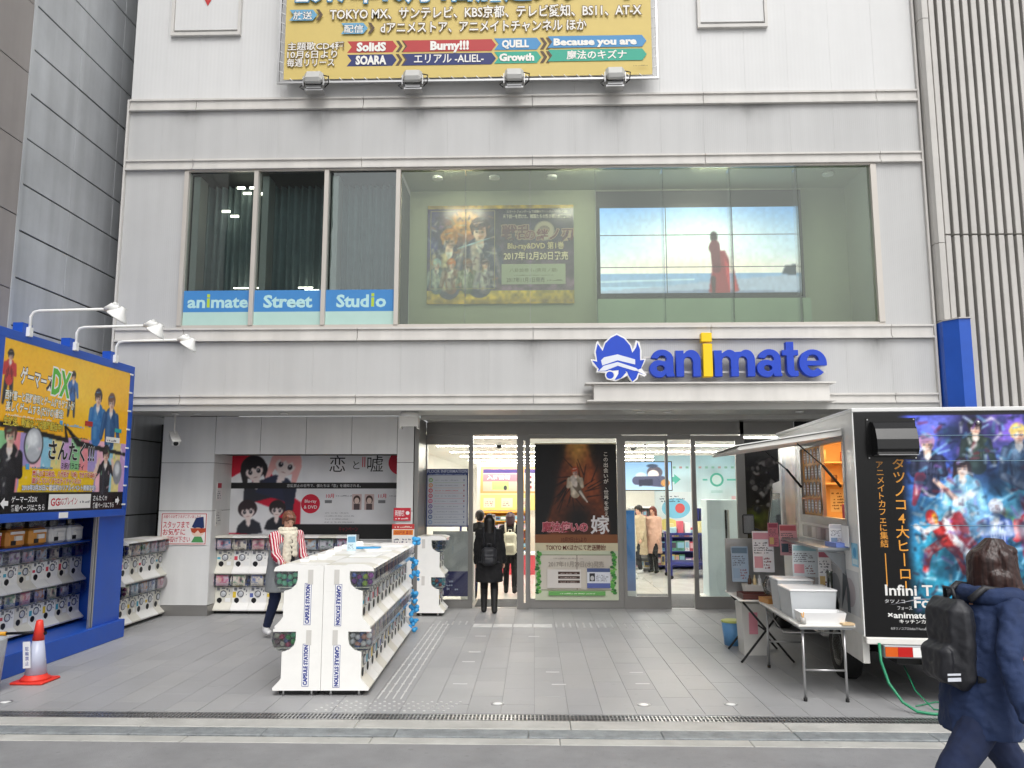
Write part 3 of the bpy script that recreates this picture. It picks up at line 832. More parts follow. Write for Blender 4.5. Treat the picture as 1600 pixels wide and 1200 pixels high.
for k in range(4): pr.scribble(1.6, .42 - k * .05, .4 + .1 * (k % 2), .022, 1, '9a9aa0', k)
pr.text('キャンペーン', 1.85, .13, .09, '7e1024', w=.32)
pr.build('shutter_print', m_print, sh, (-5.1, 13.358, 1.14))

# ---- camera boxes
def cctv(x, y, z, label, hood):
    o = thing('security_camera', label, 'security camera', (x, y, z), group='security cameras under the canopy')
    M(m_white_d).cyl((x, y, 3.1), 0.05, 0.02, 16).tube([(x, y, 3.12), (x, y, z + 0.12), (x + 0.02, y, z + 0.06)], 0.014, 8).build('bracket', o)
    if hood:
        m = M(m_white); m.lathe([(0.15, -0.02), (0.155, 0.0), (0.13, 0.05), (0.06, 0.06)], (x, y, z + 0.07), 24); m.build('cover', o)
        m = M(m_white_d); m.T = Matrix.Translation((x, y, z)); m.box(-0.14, -0.12, -0.1, 0.1, -0.13, 0.05).box(0.12, 0.14, -0.1, 0.1, -0.13, 0.05).box(-0.12, 0.12, -0.1, -0.08, -0.1, 0.05).build('housing', o)
        M(m_black).ball((x, y + 0.02, z - 0.02), 0.07).build('lens_dome', o)
    else:
        T = Matrix.Translation((x, y, z)) @ Euler((rad(28), 0, rad(35))).to_matrix().to_4x4()
        m = M(m_white_d); m.T = T; m.box(-0.055, 0.055, -0.2, 0.14, -0.045, 0.045, bev=0.012).box(-0.065, 0.065, -0.24, 0.12, 0.045, 0.055).build('housing', o)
        m = M(m_black); m.T = T; m.cyl((0, -0.201, 0), 0.035, -0.012, 16, 'y').build('lens', o)
cctv(-5.5, 12.0, 2.74, 'white bullet security camera hanging over the left pillar', False)
cctv(-1.88, 12.0, 3.0, 'white hooded security camera beside the glazed entrance', True)

def poster(name, label, cat, pr, o, r=(1, 0, 0), u=(0, 0, 1), w=1, h=1, mt=None, th=0.006, back=None, group=None, rim=0.0):
    """a flat sheet of real thickness with its print on the face"""
    O, r_, u_ = Vector(o), Vector(r).normalized(), Vector(u).normalized(); n_ = r_.cross(u_)
    t_ = thing(name, label, cat, tuple(O), group=group)
    m = M(back or m_white_d)
    pts = [O + r_ * a + u_ * b for a, b in ((-rim, -rim), (w + rim, -rim), (w + rim, h + rim), (-rim, h + rim))]
    m.rings([[tuple(p - n_ * th) for p in pts], [tuple(p) for p in pts]])
    m.build('sheet' if not rim else 'panel', t_)
    pr.build('print', mt or m_print, t_, tuple(O + n_ * 0.0006), r_, u_)
    return t_
# notice on the left pillar (mascot left out, plain cap-shaped cartoon face)
p = P(); p.rect(0, 0, .74, .50, 'efe9e6'); p.frame(.01, .01, .72, .48, .012, 'c43a3a')
p.text('お困りのお客さまがございましたら', .04, .42, .055, 'c23848', w=.6); 
p.text('スタッフまで', .04, .27, .12, 'c8283c', w=.42); p.text('お気軽に', .04, .16, .11, 'c8283c', w=.36); p.text('お声掛け下さい', .04, .05, .10, 'c8283c', w=.44)
p.poly([(.5, .28), (.56, .42), (.68, .44), (.7, .27), (.6, .24)], '1f3264'); p.ell(.6, .2, .1, .07, 'edd0bc'); p.poly([(.48, .26), (.72, .26), (.72, .2), (.64, .18), (.6, .23), (.55, .18), (.5, .2)], 'b84a2a'); p.poly([(.5, .04), (.7, .04), (.66, .13), (.55, .13)], '4f9a5a')
poster('notice', 'white notice with red Japanese text and a cartoon face on the left pillar', 'notice', p, (-5.9, 12.585, 1.09), w=.74, h=.5)
p = P(); p.rect(0, 0, .2, .3, 'e8e2e2'); p.rect(.02, .2, .16, .08, 'b83848'); p.scribble(.02, .03, .16, .14, 4, '50505a')
poster('notice', 'tiny red and white notice on the inner side of the left pillar', 'notice', p, (-5.092, 12.75, 1.78), (0, 1, 0), w=.2, h=.3)
p = P(); p.rect(0, 0, .22, .26, 'd8d8d4'); p.scribble(.02, .03, .18, .2, 5, '707078', 4)
poster('notice', 'tiny grey text notice below another on the inner side of the pillar', 'notice', p, (-5.092, 12.75, 1.38), (0, 1, 0), w=.22, h=.26)
p = P(); p.rect(0, 0, .27, .2, 'c8283a'); p.text('両替機', .02, .08, .1, 'f4eeee', w=.15); p.scribble(.02, .02, .2, .04, 1, 'f0e0e0'); p.ell(.22, .12, .03, .03, 'f4eeee')
poster('notice', 'red notice with white text on the column beside the shutter, upper of two', 'notice', p, (-2.2, 12.57, 1.47), w=.27, h=.2)
p = P(); p.rect(0, 0, .35, .44, 'ece8e4'); p.rect(0, .36, .35, .08, 'c43a3a'); p.rect(.02, .27, .31, .08, 'e88a2a'); p.text('1000円札専用', .03, .28, .07, 'b0202a', w=.28); p.scribble(.03, .06, .28, .17, 4, '4a5068', 6); p.scribble(.03, .38, .28, .04, 1, 'f0d8c8')
poster('notice', 'white notice with red and orange bands on the column beside the shutter, lower of two', 'notice', p, (-2.22, 12.572, 0.98), w=.35, h=.44)

# ================================================================ UPPER WINDOW BAND
m_curt = mat('curtain_grey', '788688', 0.95, var=0.15, vs=6)
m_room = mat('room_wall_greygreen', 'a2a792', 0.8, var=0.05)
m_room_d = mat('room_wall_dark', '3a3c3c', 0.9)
sill = M(m_alu); sill.box(-5.32, 5.13, YF - 0.02, YF + 0.02, 4.335, 4.375); sill.box(-5.32, 5.13, YF - 0.02, YF + 0.02, 6.78, 6.806); sill.build('window_sill', shop)
wx = [(-5.25, -4.24), (-4.18, -3.16), (-3.10, -2.07)]
for x in (-5.285, -4.21, -3.13, -2.035, 5.085):
    bx('window_mullion', m_alu, shop, x - 0.032 if x != 5.085 else x - 0.04, x + 0.032 if x != 5.085 else x + 0.044, YF - 0.035, YF + 0.12, 4.376, 6.779)
strips = ['animate', 'Street', 'Studio']
for k, (a, b) in enumerate(wx):
    f = bx('window_frame', m_alu, shop, a, b, YF + 0.02, YF + 0.06, 4.376, 4.39)
    M(m_glass_d).box(a, b, YF + 0.03, YF + 0.036, 4.39, 6.779).build('pane', f)
    p = P(); w = b - a
    p.rect(0, 0, w, .2, 'b4d4cc'); p.rect(0, .2, w, .33, '3f86c6')
    t_ = strips[k]
    if t_ == 'animate':
        p.text('an', .06, .27, .25, 'b4dcde', w=.27, bold=.03); p.text('mate', .42, .27, .25, 'b4dcde', w=.56, bold=.03); p.rect(.355, .27, .045, .14, 'b4cc3c'); p.rect(.355, .425, .045, .05, 'b4cc3c')
    elif t_ == 'Street': p.text(t_, w / 2, .27, .26, 'b4dcde', w=.74, al='C', bold=.035)
    else:
        p.text('Stud', .16, .27, .26, 'b4dcde', w=.49, bold=.035); p.text('o', .75, .27, .26, 'b4dcde', w=.16, bold=.035); p.rect(.685, .27, .045, .14, 'b4cc3c'); p.rect(.685, .425, .045, .05, 'b4cc3c')
    p.build('film', m_print, f, (a, YF + 0.022, 4.391))
    # curtain with soft folds
    lay = []
    for z in (4.45, 5.2, 6.0, 6.72):
        lay.append([(a + 0.05 + (b - a - 0.1) * i / 60, 12.0 + 0.07 * math.sin(i * 0.9 + k) + 0.03 * math.sin(i * 2.3 + z), z) for i in range(61)])
    M(m_curt).rings(lay, cap=False, smooth=True, closed=False).build('curtain', f)
    bx('inner_jamb', m_soffit, f, a + 0.02, a + 0.12, 11.62, 11.9, 4.4, 6.75)
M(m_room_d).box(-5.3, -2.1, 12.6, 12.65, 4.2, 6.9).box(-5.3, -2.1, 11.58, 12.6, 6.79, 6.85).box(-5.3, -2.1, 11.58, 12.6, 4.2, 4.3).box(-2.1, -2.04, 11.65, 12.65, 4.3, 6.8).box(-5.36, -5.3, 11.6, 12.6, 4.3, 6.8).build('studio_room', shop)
m_lampw = lampmat('lamp_warm_white', 'fff4e0', 9.0)
for i, (x, z) in enumerate([(-4.62, 6.62), (-4.42, 6.62), (-4.52, 6.53), (-4.3, 6.52), (-4.84, 6.24), (-4.7, 6.16), (-4.6, 5.02), (-4.35, 5.02), (-4.5, 4.97), (-3.6, 5.02), (-3.5, 4.98)]):
    o = M(m_lampw if i not in (4, 5) else m_lampw).box(x, x + (0.12 if i < 6 else 0.22), 11.78, 11.8, z, z + (0.03 if i < 6 else 0.014)).solo('light_bar', 'small lit lamp bar behind the studio windows, %s of eleven counted from the top' % ORD[i], 'lamp', (x, 11.79, z), 'lamp bars glowing behind the studio windows')
# big window: panes, wall, poster, video wall
gx = [-2.0, -1.02, -0.04, 0.95, 1.96, 2.97, 3.97, 5.045]
for k, (a, b) in enumerate(zip(gx[:-1], gx[1:])):
    f = bx('window_frame', m_alu, shop, a, b, YF + 0.02, YF + 0.06, 4.376, 4.39)
    M(m_glass_g).box(a + 0.004, b - 0.004, YF + 0.03, YF + 0.038, 4.39, 6.779).build('pane', f)
    if k: bx('glass_fin', m_clear, f, a - 0.004, a + 0.004, YF + 0.045, YF + 0.25, 4.39, 6.779)
M(m_room).box(-2.03, 5.2, 12.6, 12.65, 4.2, 6.95).box(-2.03, 5.2, 11.6, 12.6, 6.86, 6.92).box(-2.03, 5.2, 11.6, 12.6, 4.2, 4.3).box(5.1, 5.16, 11.65, 12.6, 4.3, 6.86).build('display_room', shop)
m_panelg = mat('display_plinth_green', '9aae98', 0.6)
bx('display_plinth', m_panelg, shop, 1.02, 4.33, 12.2, 12.58, 4.3, 4.92)
m_lamps = lampmat('spot_lamp_on', 'fff6e8', 60.0)
for i, x in enumerate((-1.2, .75, 2.75)):
    o = thing('ceiling_light', 'lit ceiling strip at the top inside the upper window, %s from the left' % ORD[i], 'ceiling light', (x, 11.6, 6.85), group='ceiling strips inside the upper window')
    M(m_white).box(x - .35, x + .35, 11.585, 11.625, 6.835, 6.858).build('tray', o); M(lampmat('strip_lamp_on', 'fff8ec', 130.0)).box(x - .33, x + .33, 11.59, 11.62, 6.825, 6.834).build('tube', o)
for i, x in enumerate((-1.5, -0.6, 0.3, 4.6)):
    o = thing('ceiling_spotlight' , ['lit ceiling spot over the gold banner poster, leftmost', 'lit ceiling spot over the middle of the gold banner poster', 'lit ceiling spot over the right end of the gold banner poster', 'bright round ceiling lamp in the right corner of the upper window'][i], 'spotlight', (x, 11.95, 6.84), group='spot lamps inside the upper window', local=True)
    M(m_white).lathe([(0.085, 0.0), (0.085, -0.03), (0.06, -0.03)], n=18).build('rim', o)
    M(m_lamps).lathe([(0.058, -0.012), (0.058, -0.028)], n=18).build('bulb', o)
# gold bordered poster
W_, H_ = 2.4, 1.66
im = Img(W_, H_, .0125, '3a2c44')
im.vgrad(0, H_, '8a6a80', '1c1830')
im.mix((im.X < .03) * 1., '3a2c44')
im.vgrad(0, .22, 'b8941a', 'd0b42c'); im.vgrad(1.6, H_, 'c8ac24', 'b89818')
im.poly([(.04, .24), (1.12, .24), (1.12, 1.58), (.04, 1.58)], '2a2748')
im.glow(.2, 1.2, .5, .5, '3a3a78', .8); im.glow(.6, 1.32, .32, .3, 'e08a3a', .9); im.ell(.62, 1.38, .22, .2, 'e8a858', soft=6)
im.noise(.12, .5)
im.person(.36, .25, .95, hair='b87a30', coat='47405a', hi='c8b890', half=True, arms='cross'); im.person(.86, .3, 1.08, hair='3a2430', coat='3c3a58', hi='b8a8a0', half=True, arms='down')
for k, (x, hcol) in enumerate([(.16, 'a8c8d0'), (.4, 'd0783a'), (.66, '7a4c38'), (.95, '50384a')]): im.person(x, .25, .48, hair=hcol, coat=['5a6a70', '7a5448', '58604a', '6a6070'][k], hi='d8d8c8', half=True)
im.cap(.5, .93, 1.1, 1.13, .012, .006, 'b8d8e8')
im.detail(.06, 1.1, .26, 1.5, 150, ['c8c8b0', '2a2430', 'a87850', '8a98a0', '503848'], 7, .1, .008); im.noise(.05, .4, 9)
p = P(); p.raster(0, 0, W_, H_, im.a)
p.frame(.05, .25, 1.06, 1.32, .008, 'a89a68')
p.text('スマートフォンゲームで話題のファンタジーアニメ化!!', 1.8, 1.53, .05, 'd0c8b8', al='C', w=1.0); p.text('天下統一を賭けた、戦国たちの熱き戦いがここに!!', 1.8, 1.44, .075, 'e4dcc8', al='C', w=1.12)
p.ell(1.92, 1.22, .17, .17, '8c8478'); p.ell(1.92, 1.22, .15, .15, 'b0a48e'); p.ell(1.92, 1.24, .09, .07, '7a6c62')
p.text('戦乱', 1.22, 1.1, .26, '5a2030', bold=.02, ol='a89078'); p.text('の絆', 1.6, 1.08, .2, '6a2838', bold=.02, ol='a89078'); p.text('ノ刃', 2.0, 1.08, .22, '5a2030', bold=.02, ol='a89078')
p.text('Blu-ray&DVD 第1巻', 1.78, .92, .13, 'd8c89a', al='C', w=.92, bold=.01, ol='6a4a28'); p.text('2017年12月20日発売', 1.78, .74, .15, 'e8d8b8', al='C', w=1.05, bold=.02, ol='3a2a28')
p.rect(1.22, .32, 1.04, .34, 'aab098'); p.text('八卦絵巻 伍(斉月ノ期)', 1.74, .53, .07, '6a7058', al='C', w=.78); p.scribble(1.42, .46, .64, .03, 1, '707860'); p.text('2017年11月1日発売', 1.30, .36, .09, '4a4a40', w=.62); p.scribble(1.95, .37, .26, .04, 1, '5a6050')
poster('wall_poster', 'purple fantasy poster with gold bands inside the upper window', 'poster', p, (-1.73, 12.57, 4.94), w=W_, h=H_, mt=m_printg)
# video wall 3 x 3
vw = thing('video_wall', 'nine panel video wall showing a red cloaked figure on a snowy shore', 'video wall', (2.67, 12.5, 4.94))
bx('casing', m_black, vw, 1.02, 4.34, 12.46, 12.58, 4.93, 6.78)
W_, H_ = 3.2, 1.40
im = Img(W_, H_, .016, '9db8dc')
im.vgrad(.38, H_, 'd8dce4', '5f94dc'); im.glow(1.6, .8, 1.3, .5, 'eef0f4', .9); im.glow(1.6, .45, 1.8, .16, 'e8d0c8', .7)
im.vgrad(.18, .38, '8aa0c0', '7f9cc8')
im.poly([(0, .12), (1.1, .2), (2.0, .28), (3.2, .36), (3.2, 0), (0, 0)], '9aa4c0'); im.poly([(0, .0), (3.2, 0), (3.2, .1), (1.8, .14), (0, .08)], '707a9a')
im.mix(np.exp(-((im.Y - .26 - im.X * .02) / .012) ** 2) * .6 * (im.X < 1.5), 'dde6f0')
im.poly([(2.9, .36), (2.95, .47), (3.2, .5), (3.2, .34)], '2c3444')
im.poly([(1.72, .1), (1.8, .5), (1.84, .72), (2.0, .70), (2.12, .45), (2.2, .12), (1.9, .06)], '7c2c34'); im.poly([(1.98, .6), (2.1, .42), (2.18, .12), (2.05, .1)], 'a83840')
im.ell(1.83, .74, .09, .08, '5a2830'); im.ell(1.83, .9, .06, .075, '2c2428'); im.cap(1.84, .78, 1.86, .45, .08, .07, '5c2a34')
im.cap(1.8, .08, 1.8, .3, .025, .04, '3c2830'); im.noise(.05, .08)
scr = lambda o_, a, b, c, d: None
m_scr = printed('screen_lit', 0.5, 0.74, grain=0.0)
for i in range(3):
    for j in range(3):
        nx0, nx1 = int(i * (im.nx - 1) / 3), int((i + 1) * (im.nx - 1) / 3); ny0, ny1 = int(j * (im.ny - 1) / 3), int((j + 1) * (im.ny - 1) / 3)
        pp = P(); pp.raster(0.006, 0.006, W_ / 3 - .012, .533 - .012, np.clip(im.a[ny0:ny1 + 1, nx0:nx1 + 1], 0, 1))
        if j == 0: pp.rect(.006, .006, W_ / 3 - .012, .10, '060608')
        if j == 2: pp.rect(.006, .46, W_ / 3 - .012, .067, '060608')
        s_ = bx('screen_panel', m_black, vw, 1.08 + i * W_ / 3, 1.08 + (i + 1) * W_ / 3 - .003, 12.44, 12.46, 4.96 + j * .533, 4.96 + (j + 1) * .533 - .003)
        pp.build('picture', m_scr, s_, (1.08 + i * W_ / 3, 12.439, 4.96 + j * .533))

# ================================================================ STORE SIGN
m_sblue = mat('sign_blue', '1340b8', 0.35, var=0.05); m_syel = mat('sign_yellow', 'f2c800', 0.35, var=0.05); m_sedge = mat('sign_edge_blue', '3f66a8', 0.4)
sg = thing('shop_sign', 'large blue lettering reading animate with a yellow letter i over the entrance', 'sign', (2.9, 11.3, 3.6))
def arc(cx, cy, rx, ry, a0, a1, n=12): return [(cx + rx * math.cos(rad(a0 + (a1 - a0) * q / n)), cy + ry * math.sin(rad(a0 + (a1 - a0) * q / n))) for q in range(n + 1)]
LET = {
 'n': (.34, [[(0, 0), (.108, 0), (.108, .21)] + arc(.172, .215, .064, .085, 180, 0) + [(.236, 0), (.344, 0), (.344, .23)] + arc(.212, .24, .132, .165, 0, 118) + [(.108, .345), (.108, .395), (0, .395)]]),
 'm': (.56, [[(0, 0), (.105, 0), (.105, .22)] + arc(.165, .225, .06, .08, 180, 0) + [(.225, 0), (.33, 0), (.33, .22)] + arc(.39, .225, .06, .08, 180, 0) + [(.45, 0), (.555, 0), (.555, .24)] + arc(.44, .25, .115, .155, 0, 125) + arc(.21, .25, .115, .155, 50, 120) + [(.105, .35), (.105, .395), (0, .395)]]),
 'a': (.36, [[(.36, 0), (.36, .02), (.345, .06), (.345, .26)] + arc(.185, .262, .16, .15, 0, 172) + arc(.185, .262, .062, .062, 172, 0) + [(.24, .235)] + arc(.135, .12, .135, .13, 62, 270) + arc(.165, .10, .08, .11, 275, 330) + [(.25, 0)], arc(.16, .125, .058, .048, 0, 360, 20)[:-1] + []]),
 't': (.24, [[(0, .395), (0, .315), (.065, .315), (.065, .10)] + arc(.155, .10, .09, .105, 180, 270) + [(.235, 0), (.235, .08), (.195, .08)] + arc(.195, .10, .022, .02, 270, 180) + [(.173, .315), (.24, .315), (.24, .395), (.173, .395), (.173, .52), (.065, .52), (.065, .395)]]),
 'e': (.38, [[(.378, .165)] + arc(.19, .2, .19, .208, 0, 318, 26) + arc(.19, .2, .085, .11, 318, 200, 8) + [(.108, .165)], [(.11, .235), (.27, .235)] + arc(.19, .24, .08, .09, 0, 180)]),
}
def letter(ch, x0, z0, w, h=.375, mt=m_sblue, y=11.33):
    cu = bpy.data.curves.new('t', 'CURVE'); cu.dimensions = '2D'; cu.fill_mode = 'BOTH'; cu.extrude = .05; cu.bevel_depth = .006; cu.bevel_resolution = 1; cu.offset = -.004
    for pts in LET[ch][1]:
        sp = cu.splines.new('POLY'); sp.points.add(len(pts) - 1); sp.use_cyclic_u = True
        for q, pt in zip(sp.points, pts): q.co = (pt[0], pt[1], 0, 1)
    ob = bpy.data.objects.new('t', cu); COL.objects.link(ob)
    me = bpy.data.meshes.new_from_object(ob.evaluated_get(bpy.context.evaluated_depsgraph_get())); bpy.data.objects.remove(ob)
    me.transform(Matrix(((w / LET[ch][0], 0, 0, x0), (0, 0, -1, y), (0, h / .395, 0, z0), (0, 0, 0, 1)))); me.materials.clear(); me.materials.append(mt); me.update()
    put('letter', me, sg)
for ch, x0, z0, w in (('a', 1.665, 3.555, .355), ('n', 2.045, 3.555, .345), ('m', 2.59, 3.555, .58), ('a', 3.19, 3.555, .355), ('t', 3.555, 3.555, .225), ('e', 3.79, 3.552, .39)): letter(ch, x0, z0, w)
m = M(m_syel); m.box(2.43, 2.565, 11.27, 11.39, 3.55, 4.03, bev=.008); m.box(2.41, 2.565, 11.27, 11.39, 4.055, 4.19, bev=.008); m.build('letter', sg)
M(m_trim).box(1.6, 4.2, 11.4, 11.43, 3.62, 3.65).box(1.6, 4.2, 11.4, 11.43, 3.84, 3.87).build('rail', sg)
def crop(pts): return [(.825 + (x - 90) / 315 * .79, 4.195 - (y - 80) / 290 * .72) for x, y in pts]
out = [(243, 80), (290, 105), (325, 150), (334, 178), (345, 150), (352, 122), (372, 132), (384, 185), (382, 232), (408, 230), (392, 268), (380, 286), (408, 325), (396, 336), (366, 322), (356, 350), (328, 371), (312, 352), (300, 328), (275, 342), (235, 360), (215, 358), (180, 348), (172, 312), (122, 308), (128, 288), (104, 266), (90, 232), (120, 236), (112, 190), (124, 135), (134, 124), (146, 150), (160, 168), (172, 132), (205, 100)]
o2 = thing('flame_logo', 'blue flame shaped emblem with white cap brim left of the shop sign', 'logo sign', (1.23, 11.3, 3.5))
m = M(mat('logo_white', 'ececec', .4)); m.prism(crop(out), 11.31, 11.4, 'y'); m.build('backplate', o2)
p = P(.0012)
def shr(pts, k=.955, c=(245, 225)): return [(c[0] + (x - c[0]) * k, c[1] + (y - c[1]) * k) for x, y in pts]
inn = [(243, 90), (285, 113), (317, 152), (330, 196), (352, 165), (360, 133), (374, 175), (374, 240), (398, 238), (378, 288), (348, 300), (402, 328), (362, 312), (350, 345), (330, 362), (318, 340), (308, 312), (270, 296), (225, 300), (185, 303), (132, 303), (136, 290), (100, 241), (128, 247), (121, 190), (132, 140), (160, 185), (176, 140), (208, 108)]
p.poly(crop(inn), '1747c4')
p.poly(crop([(150, 240), (168, 222), (245, 205), (345, 235), (345, 265), (245, 240), (157, 270)]), 'dfe4ee')
p.poly(crop([(136, 302), (165, 272), (245, 250), (350, 286), (368, 302), (340, 302), (245, 272), (175, 300)]), 'dfe4ee')
p.poly(crop([(250, 290), (248, 320), (225, 356), (262, 345), (292, 312), (285, 296)]), '1747c4'); p.poly(crop([(296, 300), (306, 330), (328, 366), (352, 335), (360, 308)]), '1747c4')
p.ell(.825 + (200 - 90) / 315 * .79, 4.195 - (327 - 80) / 290 * .72, .072, .07, 'e8e8e8'); p.ell(.825 + (200 - 90) / 315 * .79, 4.195 - (327 - 80) / 290 * .72, .055, .053, '1747c4')
p.build('emblem', m_printg, o2, (0, 11.308, 0))
bx('bracket', m_alu, o2, 1.1, 1.4, 11.4, 11.5, 3.7, 3.75)
sf = thing('sign_shelf', 'pale metal box ledge under the blue shop sign', 'ledge', (2.55, 11.3, 3.24))
M(m_trim).box(.86, 4.17, 11.2, 11.44, 3.215, 3.435).build('casing', sf); M(m_trim).box(.74, 4.25, 11.15, 11.44, 3.438, 3.46).build('top_plate', sf); M(m_trim).box(.76, 4.25, 11.17, 11.44, 3.19, 3.212).build('bottom_plate', sf)

# ================================================================ BANNER FRAME
bn = thing('billboard', 'yellow billboard banner with Japanese broadcast schedule on the upper wall', 'billboard', (-1.0, 11.3, 8.2))
fr = M(m_steel)
for a in ((-3.90, 1.91, 8.1, 8.13), (-3.90, 1.91, 11.6, 11.64)): fr.box(a[0], a[1], 11.30, 11.34, a[2], a[3])
fr.box(-3.90, -3.87, 11.3, 11.34, 8.13, 11.6).box(1.88, 1.91, 11.3, 11.34, 8.13, 11.6)
for x in (-3.5, -1.0, 1.5): fr.box(x, x + .04, 11.34, 11.5, 8.4, 8.44)
fr.build('frame', bn)
p = P(.0006); BX, BZ, BW = -3.80, 8.165, 5.7
p.rect(0, 0, BW, 3.3, 'd8c070')
def arrow(x0, x1, z0, z1, c, tail=True): p.poly([(x0, z0), (x1 - .07, z0), (x1, (z0 + z1) / 2), (x1 - .07, z1), (x0, z1)] + ([(x0 + .07, (z0 + z1) / 2)] if tail else []), c)
def chev(x, z0, z1, c='5a4632', n=2):
    for k in range(n): p.poly([(x + k * .09, z0), (x + k * .09 + .05, z0), (x + k * .09 + .11, (z0 + z1) / 2), (x + k * .09 + .05, z1), (x + k * .09, z1), (x + k * .09 + .06, (z0 + z1) / 2)], c)
WH = 'f2f0ea'
for (a, b) in ((.98, 1.76), ):
    arrow(a, b, .42, .61, 'b83838'); arrow(a, b, .20, .39, '25306c'); chev(1.74, .42, .61); chev(1.74, .20, .39)
arrow(1.85, 3.3, .42, .61, 'b83838'); arrow(1.85, 3.3, .20, .39, '25306c')
arrow(3.27, 4.0, .43, .62, '4a90c4'); arrow(3.27, 4.0, .21, .40, '34a88e'); chev(3.98, .43, .62); chev(3.98, .21, .40)
arrow(4.1, 5.62, .45, .64, '4a90c4'); arrow(4.1, 5.62, .23, .42, '34a88e')
p.text('SolidS', 1.36, .445, .19, WH, al='C', w=.46, bold=.05); p.text('SOARA', 1.36, .228, .19, WH, al='C', w=.48, bold=.05)
p.text('Burny!!!', 2.58, .45, .19, WH, al='C', w=.6, bold=.05); p.text('エリアル -ALIEL-', 2.57, .24, .17, WH, al='C', w=1.08, bold=.015)
p.text('QUELL', 3.6, .47, .16, WH, al='C', w=.42, bold=.05); p.text('Growth', 3.62, .25, .16, WH, al='C', w=.54, bold=.05)
p.text('Because you are', 4.83, .49, .15, WH, al='C', w=1.28, bold=.05); p.text('魔法のキズナ', 4.85, .27, .15, WH, al='C', w=.92, bold=.02)
for i, t_ in enumerate(('主題歌CD4種', '10月6日より', '毎週リリース')): p.text(t_, .05, .48 - i * .135, .14, WH, w=(.88, .78, .74)[i], bold=.01, ol='7a6440')
p.text('dアニメストア、アニメイトチャンネル ほか', 1.5, .74, .20, WH, w=3.2, bold=.014, ol='7a6440')
arrow(.88, 1.3, .72, .90, '6aa8cc'); p.text('配信', 1.08, .75, .14, WH, al='C', w=.3, ol='4a6a80'); chev(1.3, .72, .9, n=1)
p.text('TOKYO MX、サンテレビ、KBS京都、テレビ愛知、BS11、AT-X', .7, .97, .21, WH, w=4.85, bold=.014, ol='7a6440')
arrow(.06, .5, .95, 1.13, '6aa8cc'); p.text('放送', .27, .98, .14, WH, al='C', w=.3, ol='4a6a80'); chev(.48, .95, 1.13, n=1)
p.text('2017年10月4日放送スタート', .15, 1.27, .46, 'f4f4f2', w=5.4, bold=.015, ol='3c82a8', olw=.04)
p.scribble(5.4, .12, .24, .03, 1, '9a8850')
p.rect(.2, 1.9, 5.3, 1.3, '7ab0cc')
p.build('print', m_print, bn, (BX, 11.31, BZ), (.985, 0, 0))
M(m_white_d).box(BX, BX + BW * .985, 11.3105, 11.315, BZ, BZ + 3.3).build('banner_sheet', bn)
tie = M(m_white)
for i in range(30):
    x = BX + .1 + i * .19; tie.tube([(x, 11.305, BZ + .015), (x + .05, 11.305, 8.13)], .006, 5)
for i in range(8):
    z = BZ + .1 + i * .16
    tie.tube([(BX, 11.305, z), (-3.87, 11.305, z + .04)], .006, 5); tie.tube([(BX + BW * .985, 11.305, z), (1.88, 11.305, z + .04)], .006, 5)
tie.build('lacing', bn, kind='stuff')
m_lampg = mat('lamp_cover_grey', 'b9b9b6', .4, .2)
for k, x in enumerate((-3.3, -1.8, -0.27, 1.24)):
    o = thing('floodlight', 'grey floodlight pointing up at the yellow billboard, %s from the left' % ORD[k], 'floodlight', (x, 11.2, 7.955), group='floodlights below the billboard', local=True); o.scale = (.84, .84, .84)
    m = M(m_lampg); m.T = Matrix.Translation((0, -.02, .2)) @ Euler((rad(-30), 0, 0)).to_matrix().to_4x4()
    m.box(-.17, .17, -.07, .07, -.14, .14, bev=.05); m.build('housing', o)
    m = M(m_clear); m.T = Matrix.Translation((0, -.02, .2)) @ Euler((rad(-30), 0, 0)).to_matrix().to_4x4(); m.box(-.14, .14, .072, .08, -.11, .11); m.build('lens', o)
    M(m_steel).box(-.16, .16, .02, .2, -.02, .01).box(-.13, .13, .0, .05, .01, .06).box(-.19, -.175, -.04, .06, .04, .22).box(.175, .19, -.04, .06, .04, .22).build('bracket', o)
    M(m_rubber).tube([(.17, .0, .25), (.27, -.02, .22), (.26, .02, .1), (.18, .05, .04)], .011, 6).build('cable', o)
    M(m_rubber).tube([(-.17, .0, .1), (-.26, .02, .04), (-.2, .08, .02)], .009, 6).build('cable', o)
for k, (a, b, w) in enumerate(((-5.66, -4.56, 'left'), (2.55, 3.62, 'right'))):
    o = thing('access_hatch', 'pale flush access hatch high on the wall %s of the billboard' % w, 'hatch', ((a + b) / 2, 11.48, 9.0))
    bx('door_leaf', m_wall_up, o, a + .05, b - .05, 11.465, 11.485, 9.1, 10.6); 
    M(m_trim).box(a, b, 11.44, 11.499, 9.0, 9.05).box(a, a + .045, 11.44, 11.499, 9.05, 10.65).box(b - .045, b, 11.44, 11.499, 9.05, 10.65).build('frame', o)
    if k == 0: M(mat('hatch_red', 'c03030', .5)).prism([(a + .5, 9.62), (a + .62, 9.62), (a + .56, 9.5)], 11.455, 11.464, 'y').build('red_mark', o)
